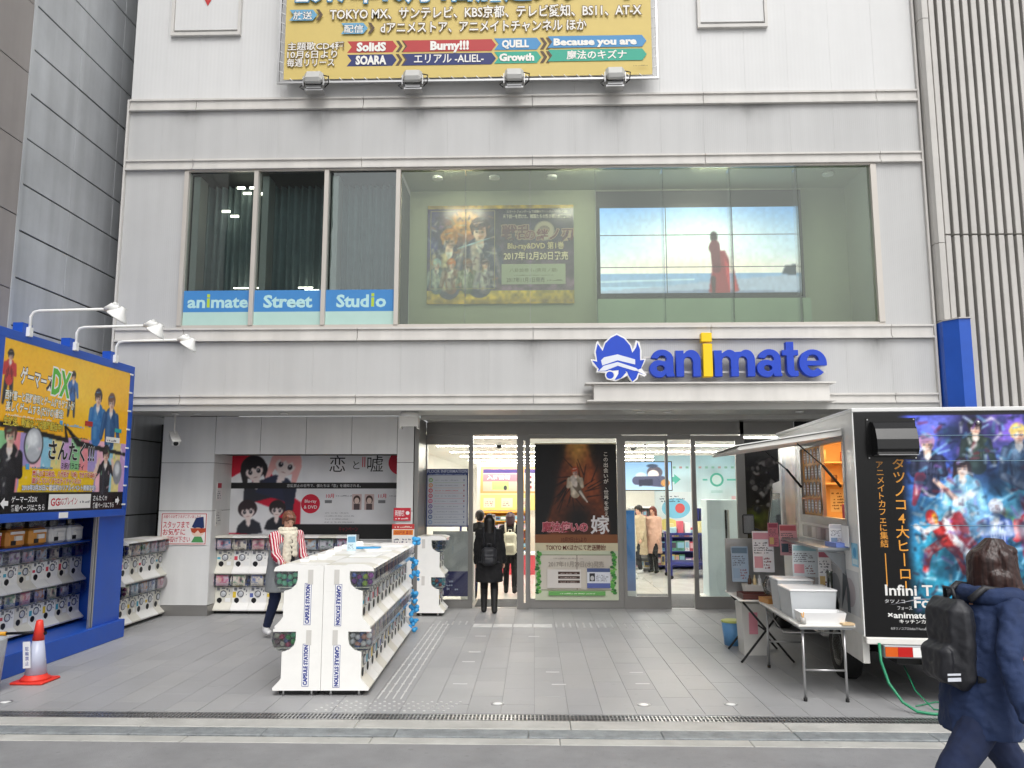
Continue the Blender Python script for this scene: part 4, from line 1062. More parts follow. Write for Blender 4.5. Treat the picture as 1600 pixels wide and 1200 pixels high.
# ================================================================ STOREFRONT AND INTERIOR
YD = 13.6
m_inw = mat('interior_wall', 'e6e4de', .7, var=.03); m_inc = mat('interior_ceiling', 'e9e8e4', .8, var=.02)
m_floor = mat('interior_tile', 'dad8d2', .18, var=.05, vs=2); m_mat = mat('entrance_mat', '58595b', .95, var=.2, vs=8, bump=.6, bs=300)
bx('shop_floor', m_joint, None, -3.0, 9.0, 13.585, 38.2, -.2, -.008, kind='structure')
sfl = bpy.data.objects['shop_floor']
ft = M(m_floor).box(.002, .898, .002, .898, -.006, .002).mesh('floor_tile')
fr_ = M(m_floor)
for j in range(27):
    for i in range(13):
        x, y = -2.95 + i * .9, 13.62 + j * .9
        if j < 15:
            o = put('floor_tile', ft, sfl); o.location = (x, y, R.uniform(-.0006, .0004))
        else: fr_.box(x + .002, x + .898, y + .002, y + .898, -.006, .002)
fr_.build('floor_tile', sfl, kind='stuff')
tagged(bx('entrance_mat', m_mat, None, .9, 3.5, 13.7, 15.4, .003, .012), 'dark grey entrance mat inside the glass doors', 'mat')
tagged(bx('entrance_mat', m_mat, None, -1.0, -.2, 13.72, 14.6, .003, .012), 'dark grey mat inside the open doorway where people walk', 'mat')
M(m_inw).box(-3.1, -3.0, 13.7, 38, 0, 3.0).box(-3.1, 9.1, 38.0, 38.1, 0, 3.0).box(9.0, 9.1, 13.7, 38, 0, 3.0).box(4.4, 9.0, 13.65, 13.7, 0, 3.0).box(-3.0, -1.92, 13.62, 13.7, 0, 3.0).build('interior_wall', shop)
M(m_inc).box(-3.0, 9.0, 13.62, 38, 2.96, 3.0).build('interior_ceiling', shop)
m_strip = lampmat('ceiling_tube_on', 'fffaf0', 46.0)
k = 0; y = 15.0; SEG = ('left', 'middle', 'right')
while y < 36.5:
    for sg_, (a, b) in enumerate(((-2.2, 1.3), (1.55, 5.2), (5.45, 8.6))):
        o = thing('ceiling_light', 'long lit ceiling strip inside the shop, %s segment of the %s row from the entrance' % (SEG[sg_], ORD[k]), 'ceiling light', ((a + b) / 2, y, 2.96), group='ceiling light strips in rows inside the shop')
        M(m_white).box(a, b, y - .09, y + .09, 2.935, 2.958).build('tray', o); M(m_strip).box(a + .02, b - .02, y - .06, y + .06, 2.925, 2.934).build('tube', o)
    y += 2.9; k += 1
for x, y in ((-.75, 17.3), (2.3, 18.4)):
    o = thing('ceiling_sensor', 'small dark dome sensor on the shop ceiling %s' % ('above the doorway' if x < 0 else 'above the glass doors'), 'sensor', (x, y, 2.95), local=True)
    M(m_white).lathe([(.09, 0), (.09, -.03)], n=16).build('mount', o); M(m_black).ball((0, 0, -.05), .06).build('dome', o)
# header and framed panels
M(m_dframe).box(-1.83, 4.4, YD - .06, YD + .06, 2.885, 3.10).build('door_header', shop)
def rails(x0, x1, z0, z1, wl, wr, zb, zt, name='glazed_panel', y=YD, d=.05, label=None, handle=False):
    f = M(m_dframe)
    f.box(x0, x0 + wl, y - d, y + d, z0, z1).box(x1 - wr, x1, y - d, y + d, z0, z1).box(x0 + wl, x1 - wr, y - d, y + d, z0, z0 + zb).box(x0 + wl, x1 - wr, y - d, y + d, z1 - zt, z1)
    o = f.build(name, shop, label=label)
    M(m_glass).box(x0 + wl, x1 - wr, y - .004, y + .004, z0 + zb, z1 - zt).build('pane', o)
    return o
rails(-1.89, -1.03, .0, 2.88, .075, .075, .13, .16)
sl1 = rails(-.28, -.09, .0, 2.88, .11, .05, .1, .1, 'sliding_door', YD - .12, .035)
rails(-.13, 1.5, .0, 2.88, .07, .09, .16, .06)
rails(1.5, 2.27, .0, 2.86, .05, .05, .2, .09, 'sliding_door', YD - .04, .03)
rails(2.66, 3.5, .0, 2.86, .075, .09, .2, .09, 'sliding_door', YD - .04, .03)
bx('door_track', m_dframe, shop, 2.27, 2.66, YD - .05, YD + .05, 2.8, 2.88)
bx('door_threshold', m_steel, shop, -1.03, 3.5, YD - .05, YD + .05, -.01, .004)
bx('end_post', m_dframe, shop, 3.5, 3.56, YD - .06, YD + .06, 0, 3.1)
# floor guide board
p = P(); w, h = .71, .97
p.rect(0, 0, w, h, '2c3c74'); p.rect(.02, .02, w - .04, h - .13, 'c6cad2'); p.text('FLOOR INFORMATION', .015, .905, .07, 'c8d0e4', w=.68, bold=.01); p.scribble(.03, .865, .64, .03, 1, 'a8b4d4')
for i, c in enumerate(('7cac4c', 'dc9040', 'd04048', 'c83858', 'd04c80', '6a4a9c', '4a4a94', '3f5c94', '7c9cc4')):
    z = .78 - i * .088; p.ell(.075, z, .036, .036, c, 18); p.ell(.075, z, .022, .022, 'c6cad2', 14); p.text(str(9 - i) if i < 9 else 'B', .075, z - .016, .045, c, al='C'); p.rect(.13, z - .045, .52, .003, c)
    p.scribble(.14, z - .01, .4, .022, 1, '8c94a4' if i != 2 else 'd04048', i); p.rect(.63, z - .015, .02, .03, 'a06070' if i in (1, 2, 3, 4) else '7c84a4')
poster('floor_guide', 'blue framed FLOOR INFORMATION board on the glass panel', 'information board', p, (-1.82, 13.53, 1.335), w=w, h=h)
# large hanging poster behind the glass
W_, H_ = 1.38, 2.6
im = Img(W_, 1.55, .01, '0c0a0c')
for k in range(28):
    t_ = k / 27; z = 1.55 - t_ * 1.35
    im.cap(.78 - .12 * t_, z, .74, z, .17 + .42 * t_, .17 + .42 * t_, ['d09038', 'a8602a', '8a4420', '6a2c18'][min(3, int(t_ * 4.5))], soft=12) if False else None
tt = np.clip((1.55 - im.Y) / 1.3, 0, 1); wv = .16 + .36 * tt
m_ = np.clip((wv - np.abs(im.X - .72)) / .08 + .5, 0, 1)
im.mix(m_ * .95, '7a3a1c'); im.glow(.72, 1.6, .2, .45, 'e0a850', 1); im.glow(.95, .95, .2, .3, 'b0562a', .8); im.glow(.5, .9, .16, .3, '9a4828', .7)
im.glow(.72, .3, .26, .26, '0c0808', 1); im.glow(.1, 1.0, .3, .5, '08080c', 1)
g_ = np.random.RandomState(4)
for k in range(26):
    a = g_.uniform(0, 2 * PI); r0 = g_.uniform(.1, .25); r1 = r0 + g_.uniform(.15, .35); x0, y0 = .72 + r0 * math.cos(a), .85 + r0 * math.sin(a); x1, y1 = .72 + r1 * math.cos(a + .5), .85 + r1 * math.sin(a + .5)
    im.cap(x0, y0, x1, y1, .008, .003, '140a08', soft=2)
im.person(.68, .72, .42, hair='a84828', coat='b8a890', hi='e8e0d0', half=True, arms='cross'); im.cap(.7, .85, .84, .62, .06, .02, '6a5c4c'); im.cap(.76, .75, .88, .58, .02, .01, 'e0d8cc'); im.ell(.66, .92, .05, .1, 'd8ccc0', .4)
im.noise(.05, .35)
p = P(); p.rect(0, 0, W_, H_, 'd8cfae'); p.raster(0, 1.03, W_, 1.55, im.a)
p.rect(0, .93, W_, .14, '8a5430'); p.rect(0, 0, W_, .8, 'ccd2b8')
p.vtext('この出会いが、世界を変える。', 1.2, 2.38, .085, 'e8e0d4')
p.text('魔法使いの', .12, 1.13, .17, 'b84858', w=.76, bold=.02, ol='e8a0a8'); p.text('嫁', .93, 1.11, .32, 'f0ecec', bold=.02)
p.text('10月7日(土)より', .44, .95, .09, '5a2010', w=.42); p.text('TOKYO MXほかにて放送開始!', .18, .82, .1, '6a2a18', w=1.0)
p.rect(.1, .16, 1.2, .58, '6a7a4c'); p.rect(.1, .17, .59, .56, 'd4cdc0'); p.rect(.7, .17, .59, .56, 'd0c8bc'); p.rect(.685, .17, .02, .56, 'a89c90')
for q in range(34):
    z = .12 + q * .02
    for xx in (.05, 1.3): p.ell(xx + R.uniform(-.03, .03), z, R.uniform(.02, .04), R.uniform(.015, .03), R.choice(('3f8a3c', '5aa84a', '2c6a34', '7cbc5c')), 8)
p.text('2017年11月29日(水)発売', .22, .55, .1, 'a0968c', w=.92); p.scribble(.3, .67, .5, .03, 1, 'b0a69c'); p.rect(.2, .2, .56, .3, 'dcd6d0')
for q in range(3): p.rect(.38, .42 - q * .07, .36, .045, '4a342c'); p.scribble(.41, .43 - q * .07, .28, .02, 1, 'c8b8b0', q)
p.rect(.86, .2, .38, .3, 'dfe2ea'); p.rect(.86, .2, .38, .08, '5a68a8'); p.rect(.86, .46, .38, .06, '4a5a88'); p.rect(.9, .31, .09, .13, '2c2c30'); p.scribble(1.01, .31, .2, .12, 4, '7a7a84')
p.ell(.945, .36, .03, .04, 'c8c8c8'); p.rect(.22, .08, .94, .07, '6aac5c'); p.scribble(.4, .1, .6, .03, 1, 'd8ecc8')
poster('large_poster', 'tall poster of an orange light beam over a cream open book on the entrance glass', 'poster', p, (0.02, 13.52, .14), w=W_, h=H_, mt=m_print)
# interior furnishing ---------------------------------------------------
m_navy = mat('navy_fixture', '2a3078', .5, var=.1); m_org = mat('orange_board', 'e0a030', .6, var=.05)
def shelf(x, y, w, h, label, mt, seed, d=.5, rows=5):
    o = thing('display_shelf', label, 'shelf', (x, y, 0)); r = random.Random(seed)
    m = M(mt); m.box(x, x + w, y + d - .03, y + d, 0, h).box(x, x + .03, y, y + d - .031, 0, h).box(x + w - .03, x + w, y, y + d - .031, 0, h); m.build('cabinet', o)
    for k in range(rows + 1): bx('shelf_board', mt, o, x + .031, x + w - .031, y, y + d - .031, .08 + k * (h - .12) / rows, .1 + k * (h - .12) / rows)
    for k in range(rows):
        z = .102 + k * (h - .12) / rows; hh_ = (h - .12) / rows - .06; xx = x + .05
        while xx < x + w - .12:
            ww = r.uniform(.09, .2)
            if xx + ww > x + w - .04: break
            pr = P(); c = r.choice(('d8d4dc', 'c85868', '7ab0d0', 'e8d080', '8c78b8', 'e8e8ec', 'd89090', '68a890', 'f0c0c8')); a_ = hh_ * r.uniform(.6, .95)
            pr.rect(0, 0, ww - .01, a_, c); pr.rect(.012, a_ * .3, ww - .035, a_ * .55, r.choice(('f0ece8', '504858', 'e0b0b8', '90c0d8', '303858'))); pr.scribble(.012, .02, ww - .04, a_ * .22, 2, '404048', seed + k)
            pr.build('goods', m_printg, o, (xx, y + .1, z)); xx += ww
    return o
# far back wall: orange board panels and yellow ledge, left side seen through the open door
p = P()
p.rect(0, 0, 3.2, 1.3, 'e8dcb0'); p.rect(0, .5, 3.2, .8, 'd8a868'); p.rect(.08, .56, 1.1, .62, 'e8b8a8'); p.rect(.08, 1.1, 1.1, .12, '3c3470'); p.rect(.08, .85, 1.1, .22, 'e07c8a'); p.rect(.35, .6, .5, .25, 'a8cc80'); p.ell(.75, .66, .05, .07, '30303a'); p.text('入荷情報', .2, .92, .14, 'f8f0f0', w=.7)
p.rect(1.32, .56, .8, .62, 'e0dcd8'); p.rect(1.32, 1.1, .8, .12, '4a3c78')
for k in range(3): p.rect(1.4, .64 + k * .15, .14, .08, ('b03040', '303048', 'a03858')[k]); p.scribble(1.6, .64 + k * .15, .4, .07, 2, '707078', k)
p.rect(2.2, .52, 1.0, .74, 'e4eef0'); p.ell(2.45, 1.1, .22, .12, '9adce0'); p.ell(2.9, .95, .2, .2, 'c8e8f0')
p.rect(0, .0, 3.2, .45, 'f0e490')
for k in range(6): p.rect(.1 + k * .53, .08, .34, .28, 'f4ead8'); p.scribble(.14 + k * .53, .12, .26, .16, 3, ('d05060', '6a6a70')[k % 2], k)
poster('wall_display', 'orange and yellow promotional wall board deep inside the shop', 'wall board', p, (-1.6, 24.0, 1.35), w=3.2, h=1.3)
M(m_inw).box(-1.7, 1.8, 24.03, 24.1, 0, 2.7).build('interior_partition', shop)
shelf(-1.6, 22.6, 1.5, 1.35, 'low display shelf full of goods under the orange wall board', m_org, 3)
shelf(0.1, 19.5, 1.2, 1.5, 'white shelf of boxed goods behind the open door leaf', m_white, 4)
o = thing('price_stand', 'red topped bargain stand behind the people in the doorway', 'stand', (-.4, 19.0, 0))
bx('base', mat('stand_red', 'c8404c', .5), o, -.75, .05, 18.8, 19.3, 0, .45); bx('tray', m_white, o, -.8, .1, 18.75, 19.35, .451, .5)
# left part seen through the floor-guide glass
p = P(); p.rect(0, 0, 1.6, 1.2, 'e8e0d4'); p.rect(0, .9, 1.6, .3, 'd8b890'); p.scribble(.1, .2, 1.4, .5, 6, 'c87880'); p.rect(.2, .75, 1.2, .12, 'e08090')
poster('wall_display', 'cream and pink promotional panel high inside behind the floor guide', 'wall board', p, (-2.98, 14.2, 1.7), (0, 1, 0), w=1.6, h=1.2)
p = P(); p.rect(0, 0, .7, 1.1, 'a8acb0'); p.rect(.0, 0, .7, .42, '2c2c6c'); p.scribble(.1, .1, .4, .2, 3, 'c0c8e0')
poster('standing_sign', 'grey and navy standing board behind the glass below the floor guide', 'sign board', p, (-1.75, 13.95, .14), w=.7, h=1.1, th=.02)
o = thing('leaflet_rack', 'slim white leaflet rack with purple banner behind the glass panel', 'rack', (-1.12, 14.2, 0))
bx('frame', m_white, o, -1.28, -1.05, 14.2, 14.5, 0.02, 1.2); bx('banner', m_navy, o, -1.3, -1.27, 14.1, 14.19, .2, 1.5)
for k in range(4): bx('leaflet', m_panelg if k % 2 else m_org, o, -1.26, -1.08, 14.18, 14.199, .2 + k * .24, .38 + k * .24)
o = thing('fitting_board', 'blue gradient standing panel just right of the large poster', 'panel', (1.6, 13.9, 0))
p = P(); im = Img(.4, 1.35, .02, '3c6ac0'); im.vgrad(0, 1.35, '8898c8', '2f8ae0'); p.raster(0, 0, .4, 1.35, im.a); p.build('print', m_print, o, (1.33, 13.879, .25)); bx('panel', m_white, o, 1.32, 1.74, 13.88, 13.93, .05, 1.62)
# hanging tv
o = thing('television', 'wide television hanging from the ceiling showing a pale blue cartoon', 'television', (2.5, 17.5, 2.2))
bx('casing', m_black, o, 1.87, 3.02, 17.5, 17.56, 1.93, 2.57); M(m_steel).tube([(2.45, 17.54, 2.57), (2.45, 17.54, 2.94)], .02, 8).build('pole', o)
im = Img(1.11, .6, .012, '8cb4d8'); im.vgrad(0, .6, 'b0d0e8', '80a8d4'); im.ell(.75, .38, .17, .13, '5a5460'); im.ell(.72, .33, .12, .1, 'e8dcd8'); im.ell(.45, .3, .12, .08, 'c8d8e0'); im.cap(.35, .2, .9, .18, .09, .12, '4a4c68'); im.ell(.98, .15, .1, .08, 'c08a50'); im.poly([(.4, .22), (.7, .24), (.7, .1), (.4, .08)], '2a2e44'); im.ell(.7, .52, .12, .04, '30405c')
p = P(); p.raster(0, 0, 1.11, .6, im.a); p.build('picture', m_scr, o, (1.89, 17.498, 1.95))
# cyan mural boards on the right
im = Img(2.2, 1.3, .03, 'cfe8ee'); im.vgrad(0, 1.3, 'e4f0f2', 'b4dcec'); im.noise(.3, .2)
p = P(); p.raster(0, 0, 2.2, 1.3, im.a)
for k in range(12): p.rect(.15 + k * .16, .98, .07, .05, '8cc4b4' if k % 3 else 'c8a0a8')
p.ell(1.55, .7, .17, .17, '4ab8a4'); p.ell(1.55, .7, .12, .12, 'd8ecee'); p.rect(.2, .65, .35, .12, '5cc4b4'); p.poly([(.5, .58), (.5, .84), (.66, .71)], '5cc4b4'); p.rect(1.2, .68, .12, .04, '5cc4b4'); p.rect(1.8, .68, .22, .04, '5cc4b4'); p.text('GOODS', 1.4, .38, .08, '6ab8b0'); p.rect(1.9, .2, .1, .1, 'e0b0b8')
poster('wall_mural', 'pale cyan mural board with green arrow and ring inside on the right', 'mural', p, (3.0, 20.0, 1.5), w=2.2, h=1.3)
p = P(); p.rect(0, 0, 2.6, 1.3, 'c4e2ea'); p.ell(1.2, .6, .12, .35, 'a8a0a8'); p.ell(1.2, 1.0, .1, .12, '605868'); p.ell(1.6, .6, .12, .35, 'b0a8b0'); p.ell(1.6, 1.0, .1, .12, '787080')
poster('wall_mural', 'pale cyan side mural with two standing figures inside on the far right', 'mural', p, (5.25, 19.95, 1.5), (.35, -.94, 0), w=2.6, h=1.3)
shelf(3.0, 20.1, 1.1, 1.5, 'navy wall shelf with framed picture under the cyan mural', m_navy, 8, rows=4)
shelf(4.15, 20.1, 1.2, 1.5, 'navy wall shelf of small boxes behind the pale blue cabinet', m_navy, 9, rows=5)
p = P(); p.rect(0, 0, .9, 1.0, 'dce8ec'); p.ell(.5, .6, .35, .25, '7ac0dc'); p.ell(.3, .2, .25, .15, 'e8d880'); p.ell(.6, .6, .12, .12, 'd05858'); p.scribble(.1, .75, .7, .18, 3, '40506a')
poster('wall_poster', 'colourful blue and yellow poster above the goods table inside', 'poster', p, (3.02, 19.98, .9), w=.9, h=1.0, group=None)
o = thing('goods_table', 'navy metal display cart piled with pastel goods inside the doors', 'display cart', (3.7, 18.3, 0))
for x in (3.02, 4.3):
    for y in (18.0, 18.7): M(m_navy).box(x, x + .04, y, y + .04, .06, .95).build('leg', o); M(m_rubber).cyl((x + .02, y + .0, .04), .04, .03, 12, 'y').build('caster', o)
bx('shelf_board', m_navy, o, 3.02, 4.34, 18.04, 18.7, .3, .36); bx('tabletop', m_navy, o, 3.0, 4.36, 17.98, 18.76, .955, 1.0)
r = random.Random(5)
for k in range(16):
    x = 3.05 + (k % 8) * .155; y = 18.05 + (k // 8) * .3
    bx('goods', mat('goods_%d' % k, r.choice(('e8b8c0', 'f0e4d8', 'd06070', 'e8dca0', 'a8d0d8', 'f0f0ee')), .5), o, x, x + .13, y, y + .2, 1.002, 1.05 + r.random() * .26)
shelf(2.35, 19.6, .55, 1.55, 'white magazine rack beside the people in beige coats', m_white, 12, rows=6)
bx('interior_partition', mat('dark_partition', '4a4048', .7), shop, 1.0, 2.3, 22, 22.1, 0, 2.0)
shelf(5.0, 21.0, 1.6, 1.5, 'navy shelf at the far right of the shop interior', m_navy, 13)
# pale blue steel cabinet leaning door on a base
o = thing('cabinet', 'tall pale blue steel door panel with black slot standing on a white base', 'cabinet', (3.2, 14.3, 0))
m_pb = mat('pale_blue_steel', 'dcecf2', .35, 0)
bx('body', m_pb, o, 3.05, 3.62, 14.25, 14.75, .1, 1.78, bev=.01); bx('slot', m_black, o, 3.36, 3.39, 14.235, 14.249, .3, 1.6); bx('handle', m_steel, o, 3.40, 3.43, 14.22, 14.249, .2, 1.6); bx('base', m_white_d, o, 2.95, 3.66, 14.15, 14.8, .02, .099)
# dark mural at right of the doors
im = Img(.86, 2.75, .014, '141010')
im.vgrad(0, 1.0, '100c0c', '201814'); im.glow(.4, 1.25, .5, .35, '5a5028', .9); im.glow(.15, 1.45, .2, .12, '5c6a20', .9); im.glow(.6, 1.0, .3, .15, '6a5440', .7)
for k in range(60):
    a, b = g_.uniform(.1, .8), g_.uniform(1.5, 2.4); im.ell(a, b, g_.uniform(.02, .07), g_.uniform(.02, .05), ['4a4848', '6c6866', '2a2828', '888480'][k % 4], g_.uniform(0, 3))
im.ell(.4, 2.35, .07, .09, '3a3434'); im.noise(.06, .6)
p = P(); p.raster(0, 0, .86, 2.75, im.a)
poster('wall_mural', 'tall dark poster of stacked grey stones right of the glass doors', 'mural', p, (3.56, 13.54, .05), w=.86, h=2.75, mt=m_printg)
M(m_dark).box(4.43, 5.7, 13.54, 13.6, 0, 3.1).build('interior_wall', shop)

# ================================================================ NEIGHBOURING BUILDINGS
m_lt = mat('grey_stone_panel', 'bcbfc2', .35, .1, var=.2, vs=.6, streak=.16, world=True); m_lt2 = mat('brown_grey_panel', '98928f', .45, var=.14, vs=.6, streak=.1, world=True)
lb = thing('office_building', 'dark grey panelled building on the left beside a narrow gap', 'building', (-7, 10, 0))
bx('wall_core', m_joint, lb, -8.2, -6.63, 9.62, 17, 0, 13)
pm = M(m_lt).box(-6.625, -6.6, .002, 1.098, .011, .609, bev=.003).mesh('stone_panel')
for i in range(4):
    for j in range(20):
        put('stone_panel', pm, lb, loc=(R.uniform(-.003, .003), 9.62 + i * 1.1, .3 + j * .62))
bx('wall_core', m_joint, lb, -8.2, -6.6, -2, 9.6, 0, 13)
pm = M(m_lt2).box(-6.598, -6.57, .004, 1.392, .006, .954, bev=.003).mesh('stone_panel')
for i in range(2):
    for j in range(13): put('stone_panel', pm, lb, loc=(R.uniform(-.003, .003), 9.6 - (i + 1) * 1.4, .62 + j * .96))
bx('corner_post', m_lt, lb, -6.6, -6.56, 9.56, 9.62, 0, 12.5)
bx('gap_dark_sheet', m_dark, lb, -6.6, -6.24, 16.5, 16.6, 0, 12)  # dark sheet added at the back, shade of the gap as colour

rb = thing('louvred_building', 'building on the right faced with close set vertical beige louvres', 'building', (7, 11.3, 0))
m_lou = mat('louvre_beige', 'c2bfba', .45, .1, var=.1, vs=1.5, streak=.1, world=True); m_brn = mat('louvre_back_brown', '4c4541', .8)
bx('wall_core', m_brn, rb, 6.0, 14, 11.62, 12, 0, 13)
lm = {}
for z0, z1 in ((0, 5.62), (5.64, 13)):
    m = M(m_lou).box(0, .080, 0, .16, z0, z1, bev=.006).mesh('louvre')
    for i in range(46): put('louvre', m, rb, loc=(6.0 + i * .127, 11.32, 0))
for z in (2.9, 5.6, 8.2): bx('louvre_rail', m_joint, rb, 6.3, 14, 11.47, 11.5, z, z + .03)
cp = M(m_lou)
for z0, z1 in ((4.37, 5.5), (5.51, 9.0), (9.01, 13)):
    cp.prism([(5.86, 11.62), (5.86, 11.36), (5.89, 11.30), (5.975, 11.30), (5.985, 11.40), (5.985, 11.62)], z0, z1, 'z')
cp.build('corner_column', rb)
bp_ = thing('blue_pillar', 'bright blue chamfered pillar cover between the shop and the louvred building', 'pillar', (6.1, 11.2, 0))
M(m_blue).prism([(5.86, 11.6), (5.86, 11.32), (5.99, 11.12), (6.14, 11.1), (6.14, 11.31), (5.995, 11.31), (5.995, 11.6)], 0, 4.34, 'z').build('cladding', bp_)
M(m_lou).prism([(5.86, 11.6), (5.86, 11.30), (5.985, 11.10), (6.16, 11.08), (6.16, 11.31), (5.995, 11.31), (5.995, 11.6)], 4.342, 4.36, 'z').build('cap', bp_)

# ================================================================ CAPSULE MACHINES
m_gw = mat('machine_white', 'f1f0ec', .35, var=.04, vs=5); m_gw2 = mat('machine_cream', 'dfdcd0', .4, var=.06, vs=5)
m_chr = mat('chrome_ring', '9a9ca0', .2, .9); m_dial = mat('dial_grey', 'c8cace', .3, .2); m_hole = mat('chute_black', '101012', .5); m_coin = mat('coin_plate', '8a8c90', .4, .5)
TW = .277
def prof(z):   # one tier's side outline: (forward, height)
    return [(0, z), (.455, z), (.46, z + .02), (.395, z + .085), (.375, z + .1), (.375, z + .37)]
def tier_body(m, z, w):
    m.prism([(-a, b) for a, b in [(0, z), (.455, z), (.462, z + .022), (.385, z + .10), (.375, z + .12), (.375, z + .36), (.30, z + .36), (.26, z + .385), (.25, z + .57), (0, z + .57)]], -w, w, 'x')
def bubble_prof(z): return [(.25, z + .565), (.42, z + .565), (.475, z + .53), (.485, z + .46), (.465, z + .40), (.42, z + .365), (.26, z + .365)]
def machine(mw, seed):
    r = random.Random(seed); w = TW / 2 - .002
    o = thing('capsule_machine', 'x', 'capsule machine', (0, 0, 0), local=True)
    m = M(mw); tier_body(m, .05, w); tier_body(m, .62, w)
    m.prism([(-a, b) for a, b in [(0, 1.1905), (.485, 1.1905), (.47, 1.205), (.40, 1.222), (.05, 1.222), (0, 1.215)]], -w, w, 'x')
    m.prism([(-a, b) for a, b in [(.375, .51), (.44, .51), (.44, .52), (.375, .545)]], -w, w, 'x') if False else None
    m.build('body', o)
    bx('plinth', m_rubber, o, -w + .01, w - .01, -.40, -.03, .015, .049)
    for z in (.05, .62):
        bm_ = M(m_clear); bp2 = bubble_prof(z)
        bm_.rings([[(-w + .003, -a, b) for a, b in bp2], [(w - .003, -a, b) for a, b in bp2]], cap=True); bm_.build('display_window', o)
        # card inside the window
        pr = P(); c1 = r.choice(('e6e2ea', 'd8e4ee', 'e8d0d8', 'f0e8d4', 'cfe0e8', 'b8c0d8', 'e8c8c0', 'd8d8dc')); c2 = r.choice(('c03850', '3858a8', '2f2f48', '50a0c8', 'c87838', '885098', '48906a', 'd86a90'))
        cwid = r.uniform(.185, .225); pr.rect(0, 0, cwid, .17, c1); im2 = Img(cwid - .02, .105, .008, c1); im2.noise(.03, .9, r.randint(0, 999), c2); im2.glow(r.uniform(.03, .12), .06, .03, .04, r.choice(('f0d8c8', '4a3a48', 'e8e8f0', 'f0c0a0')), .9); im2.glow(r.uniform(.03, .12), .05, .02, .03, r.choice(('302838', 'c85060', '6080c0')), .9)
        pr.raster(.01, .045, cwid - .02, .105, im2.a); pr.scribble(.01, .01, cwid - .02, .03, 2, c2, seed); pr.rect(.01, .15, cwid - .03, .015, c2)
        x0 = -cwid / 2 + r.uniform(-.03, .0)
        pr.build('display_card', m_print, o, (x0, -.415, z + .382))
        cm = M(mat('capsule_mix_%d' % (seed % 7), ('8a8a9c', 'a85868', '6a7ab0', '9a7aa8', '7aa0a8', '95a0ac', 'a89a7a')[seed % 7], .35, var=.5, vs=25))
        for q in range(9): cm.ball((-.1 + (q % 4) * .066 + r.uniform(-.01, .01), -.33 - (q // 4) * .02, z + .40 + (q // 4) * .055), .03, n=8, m=5)
        cm.build('capsules', o)
        d = M(m_chr); d.lathe([(.052, 0), (.052, .012), (.044, .012), (.042, .003)], (0.0, -.376, z + .255), 20, 'y'); d.build('dial_ring', o)
        d = M(m_dial); d.lathe([(.041, 0), (.038, .012), (.012, .014)], (0.0, -.377, z + .255), 16, 'y'); d.box(-.006, .006, -.40, -.378, z + .225, z + .285); d.build('dial', o)
        d = M(m_hole); d.cyl((-.062, -.3762, z + .155), .04, -.006, 16, 'y'); d.prism([(-.098, z + .14), (-.026, z + .14), (-.058, z + .10)], -.380, -.3765, 'y'); d.build('outlet', o)
        d = M(m_coin); d.box(-.105, -.062, -.380, -.376, z + .305, z + .35).box(-.03, .02, -.380, -.376, z + .33, z + .352).box(.045, .07, -.380, -.376, z + .31, z + .34).box(.085, .1, -.380, -.376, z + .285, z + .32).box(.088, .098, -.380, -.376, z + .235, z + .25); d.build('coin_plate', o, kind='stuff')
        if r.random() < .55: bx('sticker', mat('sticker_%d_%d' % (seed, int(z * 10)), r.choice(('4aa8c0', 'd04858', 'e8c840', 'f4f4f0', '5a6ab0')), .5), o, -.128, -.075, -.3775, -.3755, z + .19 + r.uniform(0, .04), z + .19 + r.uniform(.06, .1))
        bx('price_tag', m_ctag, o, .03, .03 + r.uniform(.05, .085), -.3775, -.3755, z + .13, z + .19)
        bx('face_seam', m_trim, o, -w + .002, w - .002, -.3765, -.3755, z + .288, z + .291)
    return o
protos = [machine(m_gw if k % 3 else m_gw2, 100 + k * 7) for k in range(9)]
used = set()
def place_machine(x, y, rz, label, group, k=None, z=0.0, s=1.0):
    k = R.randrange(9) if k is None else k
    if k not in used: o = protos[k]; used.add(k); o.location = (x, y, z); o.rotation_euler = (0, 0, rz); o['label'] = label; o['group'] = group
    else: o = dup(protos[k], (x, y, z), rz, label, group=group)
    o.scale = (s if s == 1 else .955, s, s)
    return o
# row before the shutter (fronts towards the camera)
for i in range(8):
    place_machine(-4.96 + i * TW, 13.26, 0, 'white two tier capsule machine, %s from the left before the printed shutter' % ORD[i], 'capsule machines in the row before the shutter', i)
# row of five beside the kiosk (fronts towards +x)
for i in range(5):
    place_machine(-6.23, 11.46 + i * TW * .96, rad(90), 'white two tier capsule machine between the blue kiosk and the pillar, %s from the camera' % ORD[i], 'five capsule machines between kiosk and pillar', (i * 2 + 1) % 9)
# kiosk row
for i in range(9):
    place_machine(-6.36, 10.53 - i * .266, rad(90), 'capsule machine under the blue billboard, %s from its right post' % ORD[i], 'capsule machines under the blue billboard', (i * 4 + 2) % 9, .236, .86)
# double row in the middle, slightly turned
ang = rad(1.7); ca, sa = math.cos(ang), math.sin(ang)
def dr(u, v): return (-1.585 + -v * sa + (u) * ca, 7.88 + v * ca + u * sa)   # v away from the camera, u sideways
for i in range(12):
    v = TW / 2 + i * TW
    x, y = dr(-.455, v); place_machine(x, y, rad(90) + ang, 'capsule machine on the right side of the freestanding double row, %s from the near end' % ORD[i], 'capsule machines of the freestanding double row', (i * 5) % 9)
    x, y = dr(-.463, v); place_machine(x, y, rad(-90) + ang, 'capsule machine on the left side of the freestanding double row, %s from the near end' % ORD[i], 'capsule machines of the freestanding double row', (i * 5 + 4) % 9)
for i in range(2):
    place_machine(-1.86, 12.84 + i * TW, rad(90), 'white capsule machine seen from its side beside the entrance, %s one' % ('nearer' if i == 0 else 'farther'), 'capsule machines beside the entrance', i + 3)
